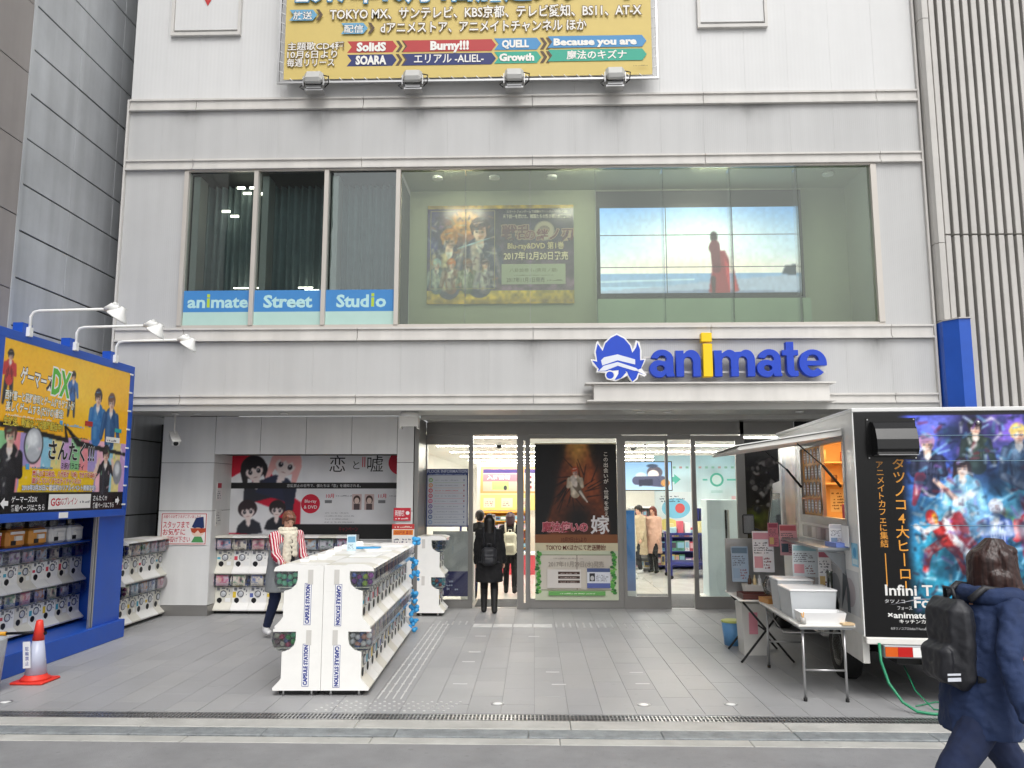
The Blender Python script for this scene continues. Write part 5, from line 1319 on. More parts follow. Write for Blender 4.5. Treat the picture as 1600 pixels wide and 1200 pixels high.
# end plates with round-cornered openings showing the coloured balls
def endplate(ox, oy, rz, cols, label, flip=False, writing=True, lab2=''):
    o = thing('end_panel', label, 'machine end panel', (ox, oy, 0), rz, local=True, group='end panels of the capsule machine rows')
    m = M(m_gw); t0, t1 = -.018, 0.0   # local x along depth (0 back .. .48 front), y thickness
    def pc(a, b, c, d): m.prism([(a, b), (c, b), (c, d), (a, d)], t0, t1, 'y')
    for z in (.05, .62):
        m.prism([(0, z), (.455, z), (.46, z + .022), (.40, z + .085), (.38, z + .115), (.38, z + .355), (.0, z + .355)], t0, t1, 'y')
        m.prism([(0, z + .3555), (.25, z + .3555), (.25, z + .5695), (0, z + .5695)], t0, t1, 'y')
        m.prism([(.2505, z + .3555), (.38, z + .3555), (.31, z + .378), (.265, z + .42), (.2505, z + .47)], t0, t1, 'y')
        if z < .3: m.prism([(.2505, z + .545), (.47, z + .545), (.47, z + .5695), (.2505, z + .5695)], t0, t1, 'y')
    n = [(0, 1.19), (.2505, 1.19), (.2505, 1.165), (.485, 1.165)] + [(.485 - .12 * (1 - math.cos(t)), 1.165 + .068 * math.sin(t)) for t in [rad(15 * q) for q in range(7)]] + [(.24, 1.233), (.2, 1.222), (0, 1.222)]
    m.prism(n, t0, t1, 'y'); m.build('panel', o)
    for z, cc in zip((.62, .05), cols):
        g = M(m_glass); g.prism([(.251, z + .55), (.47, z + .55), (.486, z + .47), (.47, z + .40), (.42, z + .365), (.35, z + .365), (.28, z + .40), (.251, z + .46)], -.012, -.006, 'y'); g.build('window', o)
        r = random.Random(len(label) + int(z * 100)); k = 0
        for (a, b) in ((.285, .445), (.335, .42), (.39, .425), (.44, .44), (.285, .505), (.335, .485), (.395, .49), (.445, .5)):
            g = M(cc[k % len(cc)]); g.ball((a, .035, z + b), .0275, n=14, m=9); g.build('capsule', o); k += 1
        g = M(m_white_d); g.box(.26, .45, .0, .1, z + .385, z + .392); g.build('ledge', o)
        if writing:
            pr = P(.0004); t_ = 'CAPSULE STATION'; L_ = .37
            pr.rect(-.012, -.022, L_ + .024, .066, 'f4f4f6'); pr.frame(-.012, -.022, L_ + .024, .066, .004, '2c3c90'); pr.text(t_, 0, -.006, .052, '2c3c90', w=L_, bold=.05)
            if flip: pr.build('lettering', m_print, o, (.135, -.0185, z + .41), (0, 0, -1), (1, 0, 0))
            else: pr.build('lettering', m_print, o, (.165, -.0185, z + .05), (0, 0, 1), (-1, 0, 0))
        bx('hinge', m_trim, o, .1, .15, -.021, -.0182, z + .42, z + .56)
    M(m_steel).cyl((.09, .03, .0), .018, .05, 10).build('foot', o); M(m_steel).cyl((.36, .03, .0), .018, .05, 10).build('foot', o)
    return o
def bcol(*h): return [mat('ball_' + c, c, .3, var=.1, vs=30) for c in h]
x, y = dr(-.457, -.003)
endplate(x, y, ang, (bcol('8a3aa8', '3a4a90', 'a8d040', '8a30a0', '6a88d8', '9c2c98', 'b8d848', 'c060c8'), bcol('e8e8ec', 'd8a090', 'f0f0f0', 'c8d0d8', 'e0e0e4')), 'white CAPSULE STATION end panel with purple and lime balls, right side of the double row', True)
# mirrored copy for the left side
o = endplate(x, y, ang, (bcol('86dcb8', '7ad4b0', '90e0c0'), bcol('4ab06a', 'b83a6a', 'c8c8b8', '6a4a58', '58b890')), 'white CAPSULE STATION end panel with mint green balls, left side of the double row', False)
x, y = dr(-.461, -.003); o.location = (x, y, 0)
for ch in o.children:
    me = ch.data = ch.data.copy()
    if ch.name.startswith('lettering'):
        for v in me.vertices: v.co.x = v.co.x - .30
    else:
        for v in me.vertices: v.co.x = -v.co.x
        me.flip_normals()
endplate(-1.86, 12.69, 0, (bcol('50545c', '686c74'), bcol('58a0b0', '8ab0b8', 'c87060')), 'plain white end panel of the machines beside the entrance', writing=False)
o = endplate(-6.23, 11.32, 0, (bcol('403850', '58507c'), bcol('403044', '803850')), 'white end panel of the five machines beside the blue kiosk', writing=False)
# clutter on top of the double row
m_cyan = mat('sky_blue_plastic', '3aa0dc', .4, var=.1)
for i in range(14):
    x, y = dr(-.62 + R.uniform(-.16, .04), .35 + i * .21); h = R.uniform(.02, .05)
    m = M(m_ctag); T = Matrix.Translation((x, y, 1.2235)) @ Euler((rad(-20), 0, R.uniform(-.3, .3))).to_matrix().to_4x4(); m.T = T; m.box(-.045, .045, -.001, .001, 0, h)
    m.solo('paper_tag', 'small white paper tag on top of the double row, %s from the near end' % ORD[i], 'tag', (x, y, 1.22), 'white tags on top of the double row')
for i in range(3):
    x, y = dr(-.25, 1.1 + i * .75); m = M(m_ctag); m.T = Matrix.Translation((x, y, 1.224)) @ Euler((0, 0, .3 * i)).to_matrix().to_4x4(); m.box(-.15, .15, -.2, .2, 0, .006 + .004 * i)
    m.solo('paper_sheet', 'white paper sheet lying on the double machine row, %s from the near end' % ORD[i], 'paper', (x, y, 1.22))
x, y = dr(-.42, 2.2); m = M(m_cyan); m.T = Matrix.Translation((x, y, 1.2235)); m.box(-.18, .14, -.09, .09, 0, .018, bev=.005); m.solo('blue_tray', 'flat sky blue tray on top of the double machine row', 'tray', (x, y, 1.22))
x, y = dr(-.6, 1.75); p = P(); p.rect(0, 0, .11, .19, 'c8dce4'); p.rect(.01, .1, .09, .07, '6aa0c0'); p.scribble(.01, .02, .09, .07, 4, '50687c')
poster('price_card', 'pale blue card standing upright on the double machine row', 'card', p, (x, y, 1.225), (.9, .4, 0), w=.11, h=.19, th=.004)
# blue capsule bundles at the far right corner of the double row
for j, z in enumerate((1.22, .95, .78, .5, .3, .12)):
    x, y = dr(.03, 3.34); m = M(m_cyan); r = random.Random(j)
    for q in range(10): m.ball((x + r.uniform(-.05, .05), y + r.uniform(-.07, .04), z + r.uniform(-.07, .07)), r.uniform(.02, .035), n=8, m=6)
    m.solo('blue_bundle', 'bright blue capsule bundle at the double row far corner, %s from top' % ORD[j], 'capsule bundle', (x, y, z), 'blue capsule bundles at the end of the double row')

# ================================================================ BLUE KIOSK
ks = thing('blue_kiosk', 'blue painted billboard kiosk standing on a wide blue plinth over capsule machines', 'kiosk', (-5.9, 9.3, 0))
bx('plinth', m_blue, ks, -6.45, -5.5, 7.2, 10.85, 0, .235, bev=.006)
M(m_blue).box(-6.45, -5.56, 10.72, 10.8, .236, 3.6).box(-5.62, -5.56, 10.15, 10.719, .236, 1.62).box(-6.45, -6.39, 7.25, 10.71, .236, 1.62).box(-6.45, -5.56, 7.25, 7.33, .236, 3.6).build('post_wall', ks)
M(m_steel).box(-5.575, -5.548, 10.10, 10.13, .236, 1.62).box(-5.575, -5.548, 10.05, 10.075, .236, 1.62).build('edge_rail', ks)
fr = M(m_blue); fr.box(-5.68, -5.49, 7.72, 10.68, 3.53, 3.63, bev=.004).box(-5.68, -5.49, 7.72, 10.68, 1.61, 1.70, bev=.004).box(-5.68, -5.49, 7.72, 7.98, 1.7005, 3.5295).box(-5.68, -5.49, 10.58, 10.68, 1.7005, 3.5295).box(-6.44, -5.681, 7.34, 10.71, 1.63, 3.6); fr.build('board_frame', ks)
W_, H_ = 2.6, 1.825
im = Img(W_, H_, .0115, 'ffbe22')
im.vgrad(.80, H_, 'ffb81a', 'ffc42c'); im.glow(1.5, 1.4, .4, .5, 'ffd040', .8)
for k in range(14):
    c_ = ['8cc890', 'e89098', 'a898d0', 'f0b8c8', '90c8e0', 'e8d890', 'c8a0d0'][k % 7]
    im.mix(((im.X > k * .19) & (im.X <= (k + 1) * .19) & (im.Y < .86 + .0) & (im.Y > .22)) * 1., c_)
im.poly([(.42, .50), (1.90, .47), (1.85, .23), (.40, .23)], 'f0c81c'); im.mix((im.Y < .22) * 1., '101012')
im.poly([(0, .9), (1.28, .80), (1.2, .97), (1.45, .77), (2.6, .70), (2.6, .74), (1.5, .84), (1.15, 1.03), (1.2, .86), (0, .96)], '141414')
# upper figures: two in blue jackets
im.person(1.85, .90, .58, hair='3a2a28', coat='2f6fae', hi='5a94c8', half=True, arms='cross'); im.person(2.17, .86, .60, hair='6a4a3c', coat='2a4f80', hi='4a78a8', half=True, arms='down')

# lower figures in black
im.person(.22, .22, .70, hair='4a342c', coat='1c1c20', hi='34343a', half=True, arms='cross'); im.person(2.12, .20, .58, hair='201818', coat='24242a', hi='3c3c44', half=True, arms='up')
im.person(.12, 1.15, .55, hair='1c1c20', coat='c83838', legs='2a2a38', arms='cross'); im.person(1.28, 1.12, .52, hair='201c1c', coat='3870b8', legs='2c3c58', arms='down')
im.ell(.62, .74, .17, .21, '303034'); im.ell(.62, .74, .15, .19, 'b8bcc4'); im.ell(.6, .8, .09, .08, 'e8ecf0', soft=5)
im.ell(2.42, .48, .11, .16, '8c9098'); im.ell(2.41, .52, .06, .08, 'd8dce0', soft=4)
im.detail(.0, 2.6, .25, .9, 40, ['f4f4f0', 'f0c8d0', '90d0a0'], 3, .06, .006); im.noise(.03, .06)
p = P(); p.raster(0, 0, W_, H_, im.a)
p.text('ゲーマーズ', .30, 1.40, .20, 'f4f0e8', w=.58, bold=.03, ol='2c2c2c', rot=-.04); p.text('DX', .86, 1.35, .40, '5cbc3c', w=.36, bold=.04, ol='f4f4f0', rot=-.04)
p.text('西村喜一と荻野修司とゲーム好きゲストが', .08, 1.2, .105, 'f8f4e8', w=1.25, bold=.02, ol='6a7a5c'); p.text('楽しくゲームする(だけの)番組!', .1, 1.08, .11, 'f8f4e8', w=1.02, bold=.02, ol='6a7a5c')
p.scribble(.1, 1.02, .8, .035, 1, 'f4e8c8'); p.rect(1.06, .99, .06, .06, '5aa8d8'); p.scribble(1.14, .99, .42, .05, 1, '8cc0dc'); p.rect(1.58, 1.03, .17, .06, 'b83830'); p.rect(2.28, 1.0, .17, .05, '38a8a8'); p.rect(2.08, .86, .34, .07, 'f0f0ec'); p.scribble(2.1, .87, .22, .04, 1, '707078')
p.text('生放送、動画などは随時配信中!!', .08, .93, .10, 'e8d04c', w=1.05, bold=.02, ol='6a6a30')
p.text('さんたく!!!', .88, .61, .24, '141414', w=.95, bold=.025, ol='f0f0f0', olw=.02); p.text('３択バラエティ', 1.15, .50, .08, '202020', w=.46); p.scribble(1.25, .86, .4, .03, 1, '505058'); p.rect(.5, .47, .06, .06, '5aa8d8'); p.scribble(.6, .48, .4, .04, 1, '4a88b8')
for k, t_ in enumerate(('声優の江口拓也、八代拓が「3択」で全てを決めて', '進行していくバラエティチャンネル!!', '2018年3月25日に番組初のリアルイベント開催決定!!')): p.text(t_, (.62, .62, .46)[k], .405 - k * .078, .068, ('c8303c', 'c8303c', 'f4f4f4')[k], w=(1.3, .95, 1.45)[k], bold=.02, ol=('f8f4e8', 'f8f4e8', '3060a0')[k])
p.rect(.95, .03, .86, .17, 'ecebe8'); p.text('GG', .99, .07, .12, 'c83040', bold=.03); p.text('GGプレイン', 1.14, .08, .1, 'b83848', w=.38); p.scribble(1.56, .09, .22, .05, 1, '707078')
p.text('ゲーマーズDX', .30, .12, .075, 'f0f0f0', w=.44); p.text('番組ページはこちら', .30, .03, .075, 'f0f0f0', w=.58); p.text('さんたく!!!', 1.86, .12, .075, 'f0f0f0', w=.32); p.text('番組ページはこちら', 1.86, .03, .075, 'f0f0f0', w=.5)
p.poly([(.12, .11), (.19, .17), (.19, .135), (.25, .135), (.25, .085), (.19, .085), (.19, .05)], 'f0f0f0'); p.poly([(2.49, .11), (2.44, .17), (2.44, .135), (2.39, .135), (2.39, .085), (2.44, .085), (2.44, .05)], 'f0f0f0')
p.build('poster_print', m_printg, ks, (-5.498, 7.98, 1.7005), (0, 1, 0), (0, 0, 1))
bx('poster_sheet', m_white_d, ks, -5.51, -5.4985, 7.98, 10.58, 1.7005, 3.5295)
for z in [1.75 + .25 * q for q in range(8)]: bx('clip', m_white, ks, -5.49, -5.475, 10.55, 10.62, z, z + .02)
bx('label_plate', m_white, ks, -5.489, -5.48, 9.15, 9.32, 1.625, 1.69)
for k, y in enumerate((8.33, 9.21, 10.12)):
    o = thing('arm_lamp', 'white arm lamp reaching out from the top of the blue kiosk, %s from the camera' % ORD[k], 'lamp', (-5.52, y, 3.6), group='arm lamps on top of the blue kiosk', local=True)
    bx('mount', m_blue, o, -.08, .03, -.09, .07, .031, .14)
    M(m_white).tube([(.05, 0, .0), (.05, 0, .22), (.08, 0, .27), (.14, 0, .285), (.90, 0, .30)], .016, 10).build('arm', o)
    bx('clamp', m_white, o, .03, .07, -.03, .03, .0, .1)
    m = M(m_white); m.tube([(.86, 0, .30), (.94, 0, .325), (1.02, 0, .30)], [.022, .045, .035], 10); m.box(.96, 1.0, -.035, .035, .33, .37, bev=.008); m.build('knuckle', o)
    m = M(m_white); m.T = Matrix.Translation((1.03, 0, .25)) @ Euler((0, rad(35), 0)).to_matrix().to_4x4(); m.lathe([(.03, .08), (.04, .04), (.115, -.045), (.12, -.06), (.108, -.055), (.03, .02)], n=20, cap=False); m.build('shade', o)
    m = M(m_white_d); m.T = Matrix.Translation((1.03, 0, .25)) @ Euler((0, rad(35), 0)).to_matrix().to_4x4(); m.ball((0, 0, -.02), .04, n=12, m=8); m.build('bulb', o)
# toy boxes above the machines
for k, (y, h) in enumerate(((10.1, 'dcdcd8'), (9.72, 'd8d8d4'), (9.33, 'd8943c'), (8.92, 'd08a38'), (8.52, 'b83a5a'))):
    nm = ('white', 'white', 'orange', 'orange', 'pink')[k]
    o = thing('prize_bin', 'clear lidded prize bin with %s front under the billboard, %s from the right post' % (nm, ORD[k]), 'prize bin', (-5.98, y, 1.336), group='prize bins under the blue billboard', local=True)
    m = M(mat('bin_' + nm, h, .4, var=.1, vs=9)); m.box(-.17, .17, -.16, .16, -.03, .17, bev=.03); m.build('body', o)
    M(m_white_d).box(.171, .19, -.05, .07, .05, .1).box(.171, .18, -.12, .12, .12, .15).build('latch', o)
    M(m_hole).box(.171, .176, -.1, -.02, .0, .05).build('slot', o)
    m = M(m_clear); m.box(-.165, .165, -.155, .155, .171, .32, bev=.03); m.build('lid', o)
    m = M(m_joint); [m.ball((R.uniform(-.1, .1), R.uniform(-.1, .1), .2), .05, n=8, m=5) for q in range(4)]; m.build('contents', o)
bx('bin_shelf', m_blue, ks, -6.38, -5.78, 7.34, 10.71, 1.29, 1.305)
# ================================================================ FOOD TRUCK
TX, TY, TA = 3.075, 7.7, rad(-5.1)
tk = thing('food_truck', 'white kitchen truck with black hero artwork on its rear and an open serving window', 'food truck', (TX, TY, 0), TA, local=True)
m_tw = mat('truck_white', 'e4e4e2', .3, var=.04, vs=3); m_tb = mat('truck_black', '0b0b0c', .22, var=.2); m_ts = mat('truck_steel', '9c9fa2', .35, .6)
TWd = 1.78
b = M(m_tw)
b.box(0, .03, 0.0, .33, .6, 2.69).box(0, .03, 2.25, 3.4, .6, 2.69).box(0, .03, .33, 2.25, .6, 1.57).box(0, .03, .33, 2.25, 2.5, 2.69)
b.box(TWd - .03, TWd, 0.0, 3.4, .6, 2.69).box(.0301, TWd - .0301, 3.37, 3.4, .6, 2.66).box(.0301, TWd - .0301, .031, 3.369, .6, .64)
b.build('body_side', tk)
bx('roof', m_tw, tk, -.015, TWd + .015, -.012, 3.42, 2.691, 2.73, bev=.006)
bx('rear_panel', m_tb, tk, -.002, TWd + .002, -.006, -.0005, .6, 2.69)
M(m_tw).box(-.012, -.0025, -.008, .03, .6, 2.69).build('corner_trim', tk)
bx('rear_sill', m_white_d, tk, .0, TWd, -.03, .06, .535, .598, bev=.008)
for z in (1.62, 2.22, 2.46): bx('panel_seam', mat('seam_light', '7fa0b4', .3), tk, .46, 1.70, -.0125, -.0108, z, z + .004)
# artwork on the rear (generic heroes in the same colours)
W_, H_ = 1.73, 2.05
im = Img(W_, H_, .0115, '08080a')
im.vgrad(0, H_, '0d5a70', '3c48c0'); im.noise(.25, .5, 8); im.glow(1.3, 1.9, .5, .3, 'a070e8', .8); im.glow(.75, 1.9, .3, .2, '7888f0', .8); im.glow(1.0, 1.25, .45, .22, '58a8f0', .9); im.glow(.9, 1.1, .3, .1, 'b8e0ff', .8); im.glow(.65, .75, .3, .5, '3aa8b8', .8); im.glow(1.5, .5, .4, .5, '2c6a74', .7); im.glow(1.45, 1.35, .25, .3, '60c8d0', .7); im.glow(1.05, 1.95, .2, .5, '101028', .9)
for k in range(30):
    a = g_.uniform(.4, 1.7); q = g_.uniform(.4, 1.9); im.cap(a, q, a + g_.uniform(-.25, .25), q + g_.uniform(.02, .2), .004, .001, 'b0e8ff', soft=3)
for a, q, c_, r_ in ((1.35, 1.02, '58d060', .1), (1.5, 1.1, 'e860c0', .08), (1.25, 1.08, 'f0d860', .06), (1.45, .98, 'f0f8ff', .1), (1.62, 1.05, '60a0f0', .1)): im.glow(a, q, r_, r_, c_, .9)
im.person(1.07, 1.55, .42, hair='1a1a20', coat='26342f', hi='485850', half=True)
im.person(.63, 1.35, .48, hair='b088b0', coat='20243c', hi='50587c', half=True, arms='cross')
im.person(1.45, 1.42, .50, hair='d8c070', coat='30405c', hi='80a0c0', half=True, arms='down')
im.cap(.55, 1.45, .48, 1.2, .05, .02, 'a03850'); im.cap(1.3, 1.45, 1.5, 1.35, .04, .03, '6a7890', hi='c0d0e0')
im.person(.93, 1.12, .48, hair='2c1c20', coat='7ac0e0', hi='d8f0ff', half=True, long=True, arms='down'); im.cap(.85, 1.25, .68, 1.42, .03, .02, 'e0b8a8'); im.cap(1.0, 1.3, .85, 1.2, .035, .03, 'e8e8f0')
im.person(1.5, .75, .5, hair='c03038', skin='d8dce8', coat='b83040', hi='f0c0b8', half=True, arms='cross')
im.person(1.2, .8, .42, hair='c8ccd8', skin='8890a8', coat='4058a0', hi='e8ecf8', half=True, arms='cross')
im.person(1.62, .2, .62, hair='b8bcc0', skin='c8d0c8', coat='98a8a0', legs='7a8c88', hi='d8e0d8', half=True, arms='cross')
# running figure in red with pale scarf
_cap, _ell, _poly = im.cap, im.ell, im.poly
fs_ = lambda a, b: (.72 + (a - .75) * .72, .86 + (b - .85) * .78)
im.cap = lambda a, b, c, d, r0, r1, col, **k: _cap(*fs_(a, b), *fs_(c, d), r0 * .75, r1 * .75, {'c83030': 'a02428', 'b02828': '942428'}.get(col, col), **{**k, **({'hi': 'd05048'} if 'hi' in k else {})})
im.ell = lambda a, b, r0, r1, col, *k: _ell(*fs_(a, b), r0 * .75, r1 * .75, col, *k)
im.poly = lambda pts, col: _poly([fs_(*q) for q in pts], col)
im.cap(.76, .88, .70, 1.0, .075, .085, 'c83030', hi='f06050'); im.cap(.76, .85, .56, .72, .06, .05, 'b02828', hi='e05040'); im.cap(.56, .72, .50, .5, .045, .03, 'c03030'); im.cap(.78, .85, .92, .7, .07, .055, 'c83030', hi='f06858'); im.cap(.92, .7, .98, .48, .05, .03, 'b02828')
im.cap(.68, 1.03, .52, .95, .035, .03, 'c0c4c8'); im.cap(.52, .95, .42, 1.02, .03, .03, 'd8d8dc'); im.ell(.62, 1.13, .07, .09, 'c83030', .2); im.ell(.66, 1.12, .03, .07, 'd8a030', .2)
im.poly([(.74, 1.08), (.82, 1.18), (.98, 1.2), (1.04, 1.1), (1.1, .9), (1.16, .82), (1.02, .72), (.95, .82), (.88, .98), (.8, 1.02)], 'a02830'); im.poly([(.74, 1.08), (.80, 1.19), (.92, 1.22), (.84, 1.08), (.92, .9), (1.08, .72), (1.2, .6), (1.0, .68), (.84, .86), (.78, 1.0)], 'f0f0f0')
im.cap, im.ell, im.poly = _cap, _ell, _poly
im.detail(.45, 1.72, .1, 2.0, 340, ['0a1428', 'd8f0ff', '203a60', '7c2434', '6ab0d8', 'f0f0f0', '101828', '9c6cc8'], 5, .10, .008); im.detail(.45, 1.1, .1, 1.2, 80, ['1a0c14', 'f0c8b8', '40101c'], 6, .06, .006); im.noise(.02, .16, 21); im.noise(.11, .6, 22, '0a2036'); im.noise(.3, .5, 25, '081428'); im.glow(1.0, 1.2, .12, .3, 'a8e0ff', .35); im.glow(1.3, .95, .25, .05, 'e0f4ff', .5)
im.mix(np.clip((.47 - im.X) / .10, 0, 1) , '060607'); im.mix(np.clip((.32 - im.Y) / .2, 0, 1) * np.clip((.9 - im.X) / .3, 0, 1), '060607')
im.mix(((im.Y > 2.03)) * .8, '0c0c10'); im.noise(.04, .22)
p = P(.0002); p.raster(0, 0, W_, H_, np.clip(im.a * 1.18, 0, 1))
p.vtext('タツノコ4大ヒーロー', .36, 1.53, .125, 'e8a040', 1.02); p.vtext('アニメイトカフェに集結', .19, 1.54, .076, 'dc9840', .97); p.rect(.187, .44, .010, .30, 'dc9840')
p.text('Infini T', .17, .36, .135, 'ecebe8', w=.42, bold=.02); p.text('Force', .42, .25, .14, 'ecebe8', w=.34, bold=.02); p.text('タツノコ', .16, .29, .04, 'c8c8c8', w=.18); p.text('フォース', .27, .23, .04, 'c8c8c8', w=.13)
p.poly([(.2, .27), (.45, .33), (.7, .335), (.45, .32)], 'a8a8b0')
p.text('×animatecafe', .18, .155, .075, 'ecebe8', w=.5, bold=.025); p.text('キッチンカー', .28, .11, .04, 'ecebe8', w=.28); p.text('©タツノコプロ/Infini-T Force製作委員会', .2, .05, .028, 'b8b8b8', w=.42)
p.build('artwork', m_printg, tk, (.025, -.0066, .62))
h = M(m_tb); pts = [(-.02, 2.27)] + [(-.02 - .17 * math.sin(rad(t)), 2.60 - .16 * (1 - math.cos(rad(t)))) for t in range(0, 100, 15)] + [(-.19, 2.30)]
h.prism([(-.004, 2.28), (-.16, 2.28), (-.19, 2.33), (-.185, 2.42), (-.15, 2.52), (-.09, 2.58), (-.004, 2.6)], .15, .52, 'x'); h.build('vent_hood', tk)
M(m_tb).box(.11, .56, -.014, -.0108, 2.24, 2.63).build('vent_flange', tk)
M(m_steel).box(.16, .51, -.186, -.03, 2.272, 2.278).build('vent_grille', tk); [bx('screw', m_steel, tk, a, a + .012, -.019, -.0142, b_, b_ + .012) for a in (.118, .54) for b_ in (2.245, 2.61)]
M(m_steel).ball((1.12, -.02, 2.58), .02).build('rivet_lamp', tk)
m_tl1 = mat('lamp_orange', 'd86018', .2); m_tl2 = mat('lamp_red', 'c01c18', .2)
for x in (.14, TWd - .48):
    o = bx('tail_lamp', m_ts, tk, x, x + .34, -.05, .06, .42, .533, bev=.008)
    bx('amber_lens', m_tl1, o, x + .012, x + .12, -.058, -.0505, .435, .52); bx('red_lens', m_tl2, o, x + .122, x + .25, -.058, -.0505, .435, .52); bx('white_lens', m_white, o, x + .252, x + .328, -.058, -.0505, .435, .52)
bx('number_plate_holder', m_white_d, tk, .72, 1.06, -.045, -.031, .3, .47)
bx('bumper', m_black, tk, .5, 1.3, -.02, .05, .30, .42)
M(m_white_d).box(.0, .06, .1, .75, .34, .598).box(.0, .06, 1.5, 3.4, .34, .598).prism([(.75, .6), (.75, .34), (.8, .5), (.88, .598)], .0, .06, 'x').prism([(1.5, .6), (1.5, .34), (1.44, .5), (1.36, .598)], .0, .06, 'x').build('side_skirt', tk)
M(m_black).box(.3, TWd - .3, .1, 4.6, .34, .5).box(.12, .6, .85, 1.4, .5, .599).box(1.1, 1.6, .2, .6, .3, .5).tube([(.1, 1.12, .32), (TWd - .1, 1.12, .32)], .06, 10).build('chassis', tk)
def wheel(x, y, side):
    m = M(m_rubber); m.lathe([(.18, 0), (.29, 0), (.315, .03), (.315, .15), (.29, .18), (.18, .18)], (x, y, .295), 30, 'x'); o = m.build('wheel', tk)
    m = M(m_steel); xo = x if side < 0 else x + .15; m.lathe([(.19, .0), (.185, .03), (.12, .05), (.08, .035), (.02, .03)] if side < 0 else [(.19, .03), (.1, .0), (.02, .0)], (xo, y, .295), 24, 'x'); m.build('rim', o)
    m = M(m_black)
    for k in range(8): m.cyl((x + .005, y + .145 * math.cos(k * PI / 4), .295 + .145 * math.sin(k * PI / 4)), .018, .012, 8, 'x')
    m.build('rim_hole', o)
for y in (1.12, 4.2):
    wheel(.04, y, -1); wheel(TWd - .22, y, 1)
# serving window frame
f = M(m_ts); f.box(-.012, .045, .33, .40, 1.57, 2.5).box(-.012, .045, 2.12, 2.25, 1.57, 2.5).box(-.012, .045, .401, 2.119, 1.57, 1.66).box(-.012, .045, .401, 2.119, 2.44, 2.5).box(.0, .04, 1.24, 1.27, 1.661, 2.439)
wf = f.build('window_frame', tk)
p = P(); p.rect(0, 0, .84, .78, 'e0a050')
for j in range(4):
    for i in range(5):
        cx = .1 + i * .16 + (.06 if j % 2 else 0)
        if cx > .8: continue
        cz = .68 - j * .19; p.ell(cx, cz, .062, .085, '5a5450'); p.ell(cx, cz, .052, .074, 'b8b4b8' if (i + j) % 3 else 'c89888'); [p.rect(cx - .04, cz - .03 + q * .03, .08, .012, 'e8e4e0') for q in range(3)]
p.rect(0, .18, .84, .02, 'd07830')
mo = p.build('menu_board', m_print, wf, (.016, 2.115, 1.66), (0, -1, 0), (0, 0, 1))
M(m_clear).box(.022, .026, 1.27, 2.115, 1.661, 2.439).build('pane', wf)
m_wood = mat('warm_interior_board', 'dcb680', .5, var=.15, vs=2)
inn_ = M(m_wood); inn_.box(1.55, 1.6, .05, 3.3, .65, 2.64).box(.06, 1.549, 3.25, 3.3, .65, 2.64).box(.06, 1.549, .05, .09, .65, 2.64).box(.06, 1.6, .05, 3.3, 2.641, 2.655); inn_.build('interior_lining', tk)
M(m_tb).box(1.3, 1.54, .9, 1.4, 1.9, 2.0).box(1.2, 1.54, 1.6, 2.4, .7, 1.7).build('interior_fittings', tk); bx('interior_shelf', m_wood, tk, 1.2, 1.54, .1, 3.2, 1.72, 1.75)
for k in range(8): bx('cup', mat('cup%d' % k, R.choice(('d8d8d4', 'd05068', 'e8b060', '805040')), .5), tk, 1.25, 1.35, .3 + k * .3, .42 + k * .3, 1.751, 1.86 + .1 * (k % 3))
bx('lamp_tube', lampmat('truck_lamp_on', 'ffd090', 42.0), tk, .5, .58, .4, 2.8, 2.60, 2.64)
bx('wall_cabinet', mat('kraft_box', 'c08c50', .6, var=.2), tk, .95, 1.3, 3.05, 3.24, 1.62, 1.95, bev=.01); bx('cabinet_slot', m_black, tk, 1.02, 1.2, 3.043, 3.049, 1.84, 1.88)
bx('interior_shelf', m_wood, tk, .1, 1.54, 2.95, 3.249, 2.02, 2.045); bx('interior_shelf', m_wood, tk, .1, 1.54, 2.95, 3.249, 2.3, 2.32)
for k in range(9): M(mat('tin%d' % k, R.choice(('d8c8a0', 'a05838', 'e8e0d0', '6a4a30', 'd89a50')), .4)).cyl((.25 + k * .13, 3.08, 2.046 if k % 2 else 2.321), .04, .1 + .03 * (k % 3), 14).build('tin', tk)
p = P(); p.rect(0, 0, .22, .3, 'e8d8b0'); p.scribble(.02, .03, .18, .24, 6, '5a4030', 3); p.build('price_list', m_print, tk, (.62, 3.248, 1.66), (1, 0, 0))
p = P(); p.rect(0, 0, .16, .2, 'f0e8d8'); p.scribble(.02, .02, .12, .16, 5, '8a3030', 5); p.build('price_list', m_print, tk, (.40, 3.248, 1.75), (1, 0, 0))
M(m_steel).tube([(.5, 1.6, 2.64), (.5, 1.6, 2.3)], .006, 6).build('hanging_rod', tk); M(mat('lamp_shade_brass', 'b08040', .3, .6)).lathe([(.02, 0), (.08, -.08), (.075, -.08), (.01, -.01)], (.5, 1.6, 2.3), 16, cap=False).build('pendant_shade', tk)
bx('pink_bag', mat('pink_plastic', 'e05070', .4), tk, .12, .3, .62, .95, 1.58, 1.80)
# awning flap
aw = M(m_white_d); aw.prism([(-.02, 2.545), (-1.02, 2.385), (-1.05, 2.36), (-1.02, 2.35), (-.02, 2.49)], .33, 2.25, 'y')
o = aw.build('awning', tk); M(m_white).prism([(-.03, 2.56), (-1.06, 2.40), (-1.06, 2.39), (-.03, 2.55)], .31, 2.27, 'y').build('awning_skin', o)
for y in (.48, 2.12): M(m_black).tube([(-.01, y, 1.98), (-.18, y, 2.2)], .014, 8).tube([(-.18, y, 2.2), (-.42, y, 2.42)], .007, 8).build('gas_strut', o)
bx('counter', m_ts, tk, -.30, -.001, .34, 2.2, 1.36, 1.385)
for y in (.5, 1.2, 2.0): M(m_ts).box(-.27, -.01, y, y + .02, 1.33, 1.359).prism([(-.001, 1.32), (-.2, 1.33), (-.001, 1.1)], y, y + .02, 'y').build('bracket', tk)
